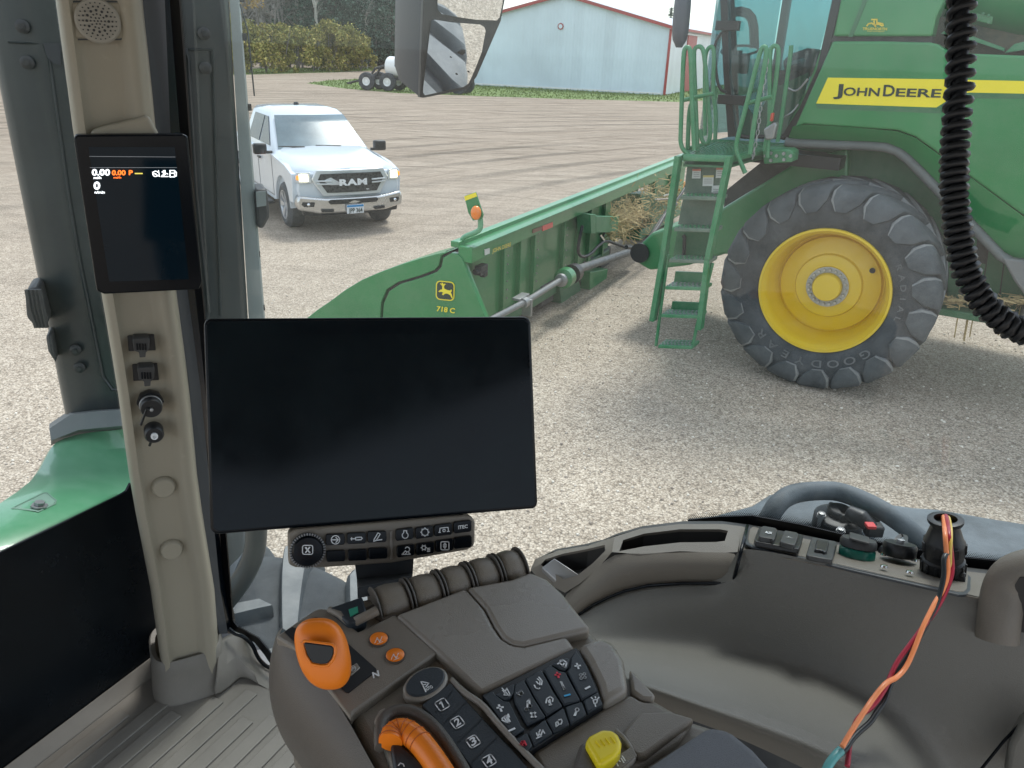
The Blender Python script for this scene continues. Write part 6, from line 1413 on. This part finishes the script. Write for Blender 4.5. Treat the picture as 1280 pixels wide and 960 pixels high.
# slot and orange lever
sl0=Za([(152,212),(192,186),(215,195),(300,140),(320,134),(340,140),(640,408),(642,420),(494,536),(478,532)])
pan(sl0,CZ+.0048,.004,'lever_slot',M['key_b'],bev=0,smooth=0)
pan(Za([(492,405),(538,375),(556,402),(505,445)]),CZ+.0056,.003,'park_plate',M['con_s'],bev=.0008)
def gstroke(paths,Zf,wd,z,name,m,parent):
    mb=MB()
    for p in paths: stroke(mb,Zf(p),wd,lambda q: G(q[0],q[1],z),ZUP)
    return mb.build(name,m,parent,smooth=0,fix=False)
gstroke([circ(518,408,14),[(512,416),(514,402),(524,402),(522,410),(514,412)]],Za,.0008,CZ+.0062,'park_symbol',M['decal'],con)
q0=G(466.5,848,CZ+.0049); text('N',q0,G(474.5,845,CZ+.0049)-q0,G(465,841,CZ+.0049)-q0,'neutral_letter',M['decal'],con,.03,.0003)
gstroke([[(206,166),(215,160)]],Za,.0012,CZ+.0049,'tick_mark',M['decal'],con)
tabl=[(773.5,397,9),(776,397,17),(781,397,25),(790,398.5,30),(802,401,32.6),(816,404,33),(830,407,32),(842,410,29),(851,412,24),(857,413.5,17),(861,414,9)]
dk=.585; rings=[]
for y,cx,hw in tabl:
    c=D(cx,y,dk); r=hw/FPX*dk; rings.append([c+RT*r*(abs(math.cos(a))**.8)*(1 if math.cos(a)>0 else -1)+F*r*.62*(abs(math.sin(a))**.8)*(1 if math.sin(a)>0 else -1) for a in [2*PI*i/28 for i in range(28)]])
mb=MB(); mb.loft(rings); lev=mb.build('gear_lever',M['orange'],con,smooth=80,sub=1)
rp=Za([(254,276),(262,270),(400,288),(412,300),(412,330),(400,360),(378,384),(345,386),(300,378),(275,340)])
mb=MB(); mb.prism([D(x,y,dk-.0215) for x,y in rp],F*.006); mb.build('lever_button',M['key_b'],lev,bevel=.0012)
rp=[( (x-333)*1.12+333,(y-328)*1.14+328) for x,y in [(254,276),(262,270),(400,288),(412,300),(412,330),(400,360),(378,384),(345,386),(300,378),(275,340)]]
mb=MB(); mb.tube([D(x,y,dk-.0195) for x,y in Za(rp)],.0013,8,closed=True); mb.build('button_rim',M['orange'],lev,smooth=80)
mb=MB(); c0_=D(412,842,dk); mb.tube([c0_+F*.006,G(418,838,CZ-.01)],.009,12); mb.build('lever_stem',M['key_b'],lev)
for x,y in ((473.5,799.8),(494,820.3)):
    c=G(x,y,CZ+.004); mb=MB(); mb.lathe([(.0086,0),(.0086,.0012),(.0075,.0012)],c,ZUP,28); b_=mb.build('button_well',M['con_d'],con)
    mb=MB(); mb.lathe([(.0074,-.001),(.0074,.0018),(.0064,.0026),(.001,.0028)],c,ZUP,28); mb.build('orange_button',M['orange'],b_,smooth=50)
    mb=MB(); 
    for pth in ([(-5,4),(-2,-3),(1,3),(4,-4)],[(-3,-1),(3,1)],[(-2,5),(5,2)]): stroke(mb,[(x+a,y+b) for a,b in pth],.0005,lambda q: G(q[0],q[1],CZ+.0071),ZUP)
    mb.build('button_icon',M['decal'],b_,smooth=0,fix=False)
# roller levers
L0=G(466,772,CZ-.004); L1=G(664,713,CZ-.004); ld=(L1-L0).normalized(); LL=(L1-L0).length
tper=ld.cross(ZUP).normalized(); 
if tper.dot(T_)<0: tper=-tper
ctr=L0+tper*.012-ZUP*.004
fr_t=[.03,.235,.43,.615,.80,.975]
for i in range(5):
    a,b=fr_t[i]*LL,fr_t[i+1]*LL
    mb=MB(); rr_=.0190
    g1=.0032
    mb.lathe([(rr_*.90,a+g1),(rr_*1.0,a+g1+.001),(rr_*1.07,a+g1+.005),(rr_*1.09,a+g1+.012),(rr_*1.04,b-g1-.006),(rr_*1.0,b-g1-.002),(rr_*.9,b-g1)],ctr,ld,40); lv_=mb.build('roller_lever',M['con'],con,smooth=50)
    for x_ in (a+.0005,b-.003):
        mb=MB(); mb.lathe([(.001,x_),(.0212,x_),(.0218,x_+.0006),(.0212,x_+.0016),(.001,x_+.0016)],ctr,ld,40); mb.build('lever_fin',M['con_d'],lv_,smooth=40)
pan([(452,760),(470,752),(500,742),(580,722),(655,706),(664,716),(582,735),(493,769),(478,776)],CZ-.001,.02,'lever_bed',M['con_d'],bev=.002)
zc_=lambda pts: ZM(pts,3.765,320,640)
wb_=pan(zc_([(345,448),(395,432),(500,395),(520,460),(512,490),(455,520),(430,520)]),CZ+.010,.02,'indicator_block',M['key'],bev=.002)
mb=MB(); mb.prism([G(x,y,CZ+.0108) for x,y in zc_([(436,458),(478,444),(482,472),(444,490)])],ZUP*-.001); mb.build('green_indicator',mat('green_indicator',(.04,.30,.20),.3),wb_,smooth=0)
mb=MB(); mb.tube([G(444,777,CZ+.006),G(458,770,CZ+.012),G(472,763,CZ+.014)],.0042,10); mb.tube([G(412,762,CZ+.006),G(424,768,CZ+.008),G(436,779,CZ+.006)],.003,8); mb.build('finger_lever',M['con'],con,smooth=60)
# AUTO oval
oc_=G(532,857,CZ+.004); e_l=(G(555,840,CZ)-G(509,874,CZ)).normalized(); e_s=ZUP.cross(e_l)
def oval(rl,rs,z0,z1,name,m,parent,bev):
    mb=MB(); P=[oc_+e_l*rl*math.cos(a)+e_s*rs*math.sin(a)+ZUP*z1 for a in [2*PI*i/40 for i in range(40)]]; mb.prism(P,ZUP*(z0-z1)); return mb.build(name,m,parent,smooth=40,bevel=bev)
ov=oval(.0198,.0142,-.004,.0035,'auto_ring',M['con_s'],con,.002)
oval(.0172,.0116,0,.0048,'auto_button',M['key'],ov,.001)
gstroke([[(880,478),(890,498),(900,520),(906,532)],[(884,478),(922,486)],[(922,486),(906,505)],[(888,496),(905,492)]],Za,.0010,CZ+.0093,'guidance_icon',M['decal'],ov)
q0,q1=Za([(902,532),(946,512)]); Oo=G(*q0,CZ+.0090); text('AUTO',Oo,G(*q1,CZ+.0090)-Oo,G(q0[0]-2.2,q0[1]-3.2,CZ+.009)-Oo,'auto_lettering',M['decal'],ov,.03,.0004)
# number strip
strip=pan([(527,881),(563,853),(602,896),(640,936),(672,972),(720,1030),(660,1060),(600,975),(566,928),(545,900)],CZ+.0062,.008,'number_keypad',M['key'],bev=.001)
for i,(cx,cy) in enumerate(((993,600),(1074,695),(1158,797),(1243,900))):
    ang=rad(-33+0); P=[]
    for (a,b) in rr2(-27,-27,27,27,10,4): P.append((cx+(a*math.cos(ang)-b*math.sin(ang))*1.12,cy+(a*math.sin(ang)+b*math.cos(ang))*1.0))
    gstroke([P[1:7],P[7:11],P[11:16]+[P[0]]],Za,.0009,CZ+.0068,'key_outline',M['decal'],strip)
    u_=V((G(*Za([(cx+20,cy-13)])[0],CZ)-G(*Za([(cx,cy)])[0],CZ))).normalized(); v_=(G(*Za([(cx-9,cy-22)])[0],CZ)-G(*Za([(cx,cy)])[0],CZ)).normalized()
    c=G(*Za([(cx,cy)])[0],CZ+.0066); Wd=.0022 if i==0 else .0048
    if i: text(str(i+1),c-u_*Wd*.5-v_*.0032,u_*Wd,v_*.0064,'key_number',M['decal'],strip,.03,.0004)
    else:
        mb=MB(); a_=[c-v_*.0032,c+v_*.0032,c+v_*.0016-u_*.0016]
        for p_,q_ in ((a_[0],a_[1]),(a_[1],a_[2])): stroke(mb,[0,1],.0011,lambda k: (p_,q_)[k]+ZUP*.0003,ZUP)
        mb.build('key_number',M['decal'],strip,smooth=0,fix=False)
for a,b in (((955,640),(1050,520)),((1000,700),(1130,575)),((1075,800),(1205,672)),((1150,905),(1285,770))):
    gstroke([[a,b]],Za,.0006,CZ+.0068,'key_gap',M['key_b'],strip)
mb=MB(); mb.tube(smoothpath([G(564,850,CZ+.004),G(580,866,CZ+.006),G(603,880,CZ+.008),G(620,902,CZ+.008),G(655,940,CZ+.007),G(690,975,CZ+.006),G(740,1030,CZ+.006)],2),.0024,8); mb.build('keypad_ridge',M['con_s'],con,smooth=70)
# main keypad
Zk=lambda pts: ZM(pts,5.645,590,790)
kp=pan(Zk([(72,442),(735,108),(760,130),(812,230),(880,370),(925,500),(925,512),(400,845),(378,838),(250,680)]),CZ+.0065,.010,'keypad',M['key_b'],bev=.001)
def key(pts,z=.0095,m=None):
    mb=MB(); mb.prism([G(x,y,CZ+z) for x,y in Zk(pts)],ZUP*-.004); return mb.build('key',m or M['key'],kp,smooth=30,bevel=.0012)
keys=[[(165,440),(290,365),(298,370),(292,430),(262,470),(225,478)],
 [(80,445),(150,410),(165,440),(222,482),(265,488),(350,665),(375,680),(290,735),(250,680)],
 [(300,365),(365,330),(440,470),(520,595),(390,655),(300,490),(292,440)],
 [(372,325),(490,262),(575,420),(640,520),(525,590),(440,450)],
 [(560,226),(660,180),(690,185),(682,240),(655,268),(618,262),(600,245)],
 [(500,262),(552,228),(615,272),(660,280),(765,480),(650,515),(580,400)],
 [(695,180),(735,125),(810,235),(885,415),(775,480),(670,275),(690,245)],
 [(300,755),(388,705),(430,800),(385,838)],
 [(398,700),(515,612),(570,710),(435,795)],
 [(525,610),(645,530),(690,652),(575,706)],
 [(655,525),(775,488),(808,575),(697,650)],
 [(785,480),(888,420),(922,505),(816,570)]]
for kk in keys: key(kk)
def ic(paths,name='key_icon',m=None,wd=.00085): gstroke(paths,Zk,wd,CZ+.0101,name,m or M['decal'],kp)
redp=mat('red_print',(.75,.03,.06),.5); blup=mat('blue_print',(.03,.35,.65),.5)
ic([[(178,535),(218,530)],[(190,515),(208,558)]],wd=.0016); ic([[(262,697),(300,680)]],wd=.0016)
ic([[(212,610),(238,590),(262,640),(238,635),(212,620)],[(225,600),(245,632)],[(245,588),(268,632)],[(255,580),(262,600)]],wd=.0012)
ic([[(212,395),(262,450)],[(225,445),(245,395),(270,445),(225,445)],[(215,410),(235,435)]])
ic([[(320,432),(358,430),(345,415),(345,445),(322,432)],[(328,428),(350,436)]],wd=.0016)
ic([[(388,550),(392,495),(408,520),(405,475),(390,490)],circ(384,545,8,n=8),circ(410,522,7,n=8)],wd=.0013)
ic([[(415,572),(450,598)],[(445,568),(420,600)],[(432,572),(436,598)]],wd=.0016)
ic([[(440,375),(450,395),(470,402),(478,395)],[(462,330),(480,345),(478,372)],[(472,318),(495,345),(490,372)],[(455,350),(468,365)]],wd=.0011)
ic([[(522,500),(528,470),(552,455),(572,470),(568,490)],[(548,475),(556,515)],[(545,515),(562,510)],[(540,485),(545,500)]],wd=.0011)
ic([[(588,302),(622,298)],[(600,285),(612,320)]],m=redp,wd=.0017); ic([[(655,450),(690,440)]],m=blup,wd=.0017)
ic([[(625,350),(650,405)],[(632,352),(655,403)],[(642,385),(656,404)]],wd=.0011)
ic([[(605,225),(640,195),(668,215),(660,250),(640,240),(650,220)],[(615,215),(650,245)],[(622,200),(635,205)]],wd=.0013)
ic([[(728,240),(764,236)],[(740,222),(752,258)]],wd=.0015); ic([[(802,400),(830,385)]],wd=.0016)
ic([circ(768,302,9,n=8),circ(792,296,9,n=8),circ(770,325,9,n=8),circ(796,320,9,n=8)],wd=.0009)
ic([[(455,712),(465,740),(480,690)],[(470,705),(485,735),(500,690),(512,715)],[(455,750),(490,735)]],wd=.0009)
ic([[(592,640),(594,668),(610,655),(605,630),(592,640)],[(612,620),(630,615),(636,630),(628,650),(615,650)]],wd=.0010)
ic([circ(742,548,13,n=8),[(732,560),(720,590)],[(738,565),(730,590)]],wd=.0009)
ic([[(855,480),(885,475),(880,500),(862,505),(855,480)],[(868,505),(872,525)],[(850,470),(842,462)],[(872,466),(870,456)],[(888,470),(896,460)]],wd=.0010)
ic([[(345,790),(355,772),(372,800),(345,790)],[(368,770),(380,795)]],m=redp,wd=.0016)
# orange selector
mb=MB(); q=smoothpath([G(x,y,CZ+.012) for x,y in [(488,928),(491,917),(503,912),(520,922),(538,944),(556,972),(580,1015)]],3)
n=len(q); rs=[.0085+.0006*math.sin(i*1.9) for i in range(n)]; q2=[]
mb.tube(q,[.0085]*n,20); kn=mb.build('selector_knob',M['orange'],con,smooth=80)
mb=MB()
for i in range(8):
    t=.12+.5*i/8; j=int(t*(n-1)); p=q[j]; d=(q[j+1]-q[j]).normalized(); a_=d.orthogonal().normalized(); b_=d.cross(a_)
    mb.tube([p+a_*.0087*math.cos(u*PI/8)+b_*.0087*math.sin(u*PI/8) for u in range(16)],.0004,5,closed=True)
mb.build('knob_grooves',mat('dark_orange_groove',(.45,.10,.006),.5),kn,smooth=0)
mb=MB(); q=smoothpath([G(x,y,CZ+.006) for x,y in [(475,935),(474,910),(482,893),(500,886),(520,890),(542,905),(562,932),(582,965),(605,1010)]],3); mb.tube(q,.0042,12); mb.build('selector_bezel',M['con_d'],con,smooth=80)
pan([(488,930),(500,928),(525,950),(545,980),(520,1000),(492,960)],CZ+.010,.008,'selector_face',M['key'],bev=.002)
pan(Za([(630,680),(655,630),(690,612),(694,650),(675,700),(655,760),(640,740)]),CZ+.0062,.004,'arrow_facet',M['con_s'],bev=.0015)
gstroke([[(650,690),(660,672),(672,680)],[(660,672),(664,692)],[(676,668),(690,664)]],Za,.0009,CZ+.0068,'arrow_icon',M['decal'],con)
gstroke([[(760,925),(770,912),(785,918),(790,930)]],Za,.0009,CZ+.0108,'selector_icon',M['decal'],con)
# yellow knob
yk=[(731,926),(737,918),(752,910.5),(766,911),(773,917),(777.5,927),(776,937),(768,946),(754,954),(748,955),(742,944)]
mb=MB(); mb.prism([G(x,y,CZ+.018) for x,y in yk],ZUP*-.014); yo_=mb.build('yellow_knob',M['yknob'],con,bevel=.004,seg=4,smooth=60)
mb=MB()
for k_ in range(4): mb.tube([G(744+k_*6.5,926-k_*1.6,CZ+.0183),G(750+k_*6.2,933-k_*1.6,CZ+.0183)],.0006,5)
mb.build('knob_ridges',M['yknob'],yo_)
pan([(724,930),(732,924),(745,955),(752,962),(740,975),(716,960)],CZ+.012,.012,'knob_well',M['con_d'],bev=.003)
fp_=pan([(752,957),(790,932),(797,944),(768,968),(756,975)],CZ+.008,.008,'icon_plate',M['con'],bev=.001)
Zy=lambda pts: ZM(pts,3.693,560,700)
gstroke([[(755,945),(765,925),(778,935),(785,950)],[(770,940),(782,918),(795,930)],[(800,915),(812,935)],[(805,905),(818,925)]],Zy,.0009,CZ+.0086,'rocker_icon',M['decal'],fp_)
mb=MB(); mb.tube(smoothpath([G(x,y,CZ+.006) for x,y in [(770,913),(783,925),(793,944),(790,955),(770,970)]],2),.0018,8); mb.build('plate_ridge',M['con_s'],con,smooth=60)
# ================================================================== monitor
Ma=D(258,534,.745); Mb_=D(668,516,.845); mu=(Mb_-Ma).normalized(); mn=U.cross(mu).normalized()
if mn.dot(C-Ma)<0: mn=-mn
mv=mn.cross(mu)
if mv.z<0: mv=-mv
def mpx(px,py,o=0.): return PL(px,py,Ma+mn*o,mn)
mon=empty('touchscreen_monitor',mpx(460,660),'large landscape black touchscreen monitor standing in front of the window','monitor')
def mpan(pts,o,th,name,m,parent,bev=.001,smooth=30,seg=2):
    mb=MB(); mb.prism([mpx(x,y,o) for x,y in pts],-mn*th); return mb.build(name,m,parent,smooth=smooth,bevel=bev,seg=seg)
mo=[(254.5,406),(256,400.5),(262,398),(655,395.5),(661.5,397.5),(664,403),(672.5,628),(671.5,633.5),(667,636),(274,668),(267,667),(263,661)]
mpan(mo,.0,.022,'housing',M['bezel'],mon,.003,seg=3)
scm=mat('fingerprinted_screen',(.0015,.004,.007),.07,var=.3,vs=2,spec=.16,dust=(.012,.022,.026),dscale=7,damt=.5)
mpan([(258,406),(262,401.5),(655,399),(660.5,404),(669,627),(667,632),(274,664),(266.5,659)],.0012,.002,'glass_front',scm,mon,.0004)
act=mat('screen_active_area',(.002,.005,.008),.09,var=.3,vs=2,spec=.16,dust=(.014,.024,.028),dscale=7,damt=.35)
mpan([(272,418),(644,417),(652,612),(283,643)],.00145,.0004,'active_area',act,mon,0,0)
# control bar
bar=empty('button_bar',mpx(478,680),'beige button bar with a round dial and black keys fixed below the big monitor','button panel')
mb=MB(); mb.prism([mpx(x,y,.004) for x,y in zc_([(152,240),(150,110),(158,92),(180,82),(985,16),(1015,20),(1032,45),(1030,150),(1018,168),(990,180),(640,240),(300,263),(185,262),(163,252)])],-mn*.022); mb.build('bar_body',M['con'],bar,bevel=.004,seg=4,smooth=50)
c=mpx(384.3,687,.004)
mb=MB(); 
pr=[(.0170,0),(.0172,.004),(.0165,.006),(.0150,.006)]
mb.lathe(pr,c,mn,48,cap=False); dl_=mb.build('dial',M['key'],bar,smooth=40)
mb=MB(); mb.lathe([(.0148,0),(.0148,.010),(.0138,.0115),(.001,.0118)],c,mn,40); mb.build('dial_cap',M['bezel'],dl_,smooth=50)
mb=MB()
for i in range(40):
    a=2*PI*i/40; r=mu*math.cos(a)+mv*math.sin(a); mb.box(c+r*.0165+mn*.006,(.0022,.0010,.002),(r,r.cross(mn),mn))
mb.build('dial_knurls',M['steel'],dl_,smooth=0)
def mstroke(paths,Zf,wd,name,parent,o=.0105,m=None):
    mb=MB()
    for p in paths: stroke(mb,Zf(p),wd,lambda q: mpx(q[0],q[1],o),mn)
    return mb.build(name,m or M['decal'],parent,smooth=0,fix=False)
mstroke([rr2(219,157,267,199,8,3)+[(267-8,157)]],zc_,.0009,'dial_icon',dl_,.0164); mstroke([[(233,168),(252,190)],[(252,166),(234,190)],[(233,168),(237,168)],[(250,190),(254,190)]],zc_,.0014,'dial_icon',dl_,.0164)
bt=[(373,130,0),(473,124,0),(570,117,0),(376,208,0),(478,203,0),(575,195,0),(700,105,1),(793,96,1),(882,84,1),(973,70,1),(705,183,1),(797,172,1),(888,158,1),(975,143,1)]
bts=[]
for cx,cy,g_ in bt:
    w2,h2=(44,26) if g_==0 else (41,27); s=-.04 if g_==0 else -.13
    P=[(cx+a,cy+b+a*s-b*0) for a,b in rr2(-w2,-h2,w2,h2,9,4)]
    mb=MB(); mb.prism([mpx(x,y,.0088) for x,y in zc_(P)],-mn*.008); bts.append(mb.build('bar_key',M['bezel'],bar,bevel=.0012))
I=lambda i,paths,wd=.0010: mstroke(paths,zc_,wd,'key_icon',bts[i],.0094)
I(0,[circ(374,131,20,n=14),[(358,131),(384,131)],[(376,120),(387,131),(376,143)]]); I(1,[[(446,126),(470,126)],[(468,120),(495,118),(500,124),(495,130),(470,132),(468,120)],[(450,120),(450,132)]]); I(2,[[(556,128),(574,98),(584,104),(566,134),(554,138),(556,128)],[(560,134),(592,130)]])
I(6,[circ(702,110,14,-60,240,12),[(695,98),(695,88),(709,88),(709,98)]]); I(7,[circ(795,95,16,n=14)]+[[(795+15*math.cos(a),95+15*math.sin(a)),(795+20*math.cos(a),95+20*math.sin(a))] for a in [k*PI/4 for k in range(8)]])
I(8,[[(864,96),(866,76),(904,72),(906,92)],circ(885,87,6,n=8),[(860,96),(868,96)],[(900,92),(910,91)]]); 
q0,q1=zc_([(952,80),(996,74)]); Oo=mpx(*q0,.0092); text('ITEC',Oo,mpx(*q1,.0092)-Oo,mpx(q0[0]-.2,q0[1]-4.2,.0092)-Oo,'key_lettering',M['decal'],bts[9],.03,.0005)
I(10,[circ(712,176,11,-150,130,10),[(704,182),(688,200)],[(710,190),(700,200)],[(718,186),(722,200)],[(688,200),(726,198)]]); I(11,[circ(790,168,9,n=8)]+[[(790+9*math.cos(a),168+9*math.sin(a)),(790+14*math.cos(a),168+14*math.sin(a))] for a in [k*PI/3 for k in range(6)]]+[[(806,172),(818,170)],[(806,179),(818,177)],[(806,186),(818,184)]]); I(12,[rr2(870,140,908,178,6,3)+[(902,140)],[(889,146),(882,156),(896,155),(889,146)],[(889,172),(882,162),(896,161),(889,172)]])
mb=MB(); mb.prism([mpx(x,y,.0052) for x,y in zc_([(628,88),(642,86),(646,222),(632,226)])],-mn*.003); mb.build('bar_divider',M['con_s'],bar,bevel=.0008)
mb=MB(); mb.loft([[mpx(x,y,-.012) for x,y in [(443,690),(517,690),(517,700),(443,700)]],[mpx(446,724,-.015),mpx(516,716,-.015),mpx(516,716,-.04),mpx(446,724,-.04)],[G(447,748,CZ),G(515,735,CZ),G(515,720,CZ),G(447,735,CZ)]]); o=mb.build('monitor_arm',M['seal'],mon,smooth=0,bevel=.003)
# blue cloth at the bottom left corner
mb=MB(); rings=[]
for i in range(9):
    t=i/8; c=G(-30+52*t,968+ (t*t)*22,FLZ+.11-.05*t); r=.05*(1-t)**.5+.004; rings.append([c+T_*r*math.cos(a)+ZUP*r*math.sin(a) for a in [2*PI*k/16 for k in range(16)]])
mb.loft(rings); o=mb.build('blue_cloth',mat('denim_cloth',(.05,.15,.38),.9,var=.2,vs=60,bump=.5,bs=900),smooth=80); tag(o,'small edge of blue denim cloth in the bottom left corner above the floor mat','cloth')
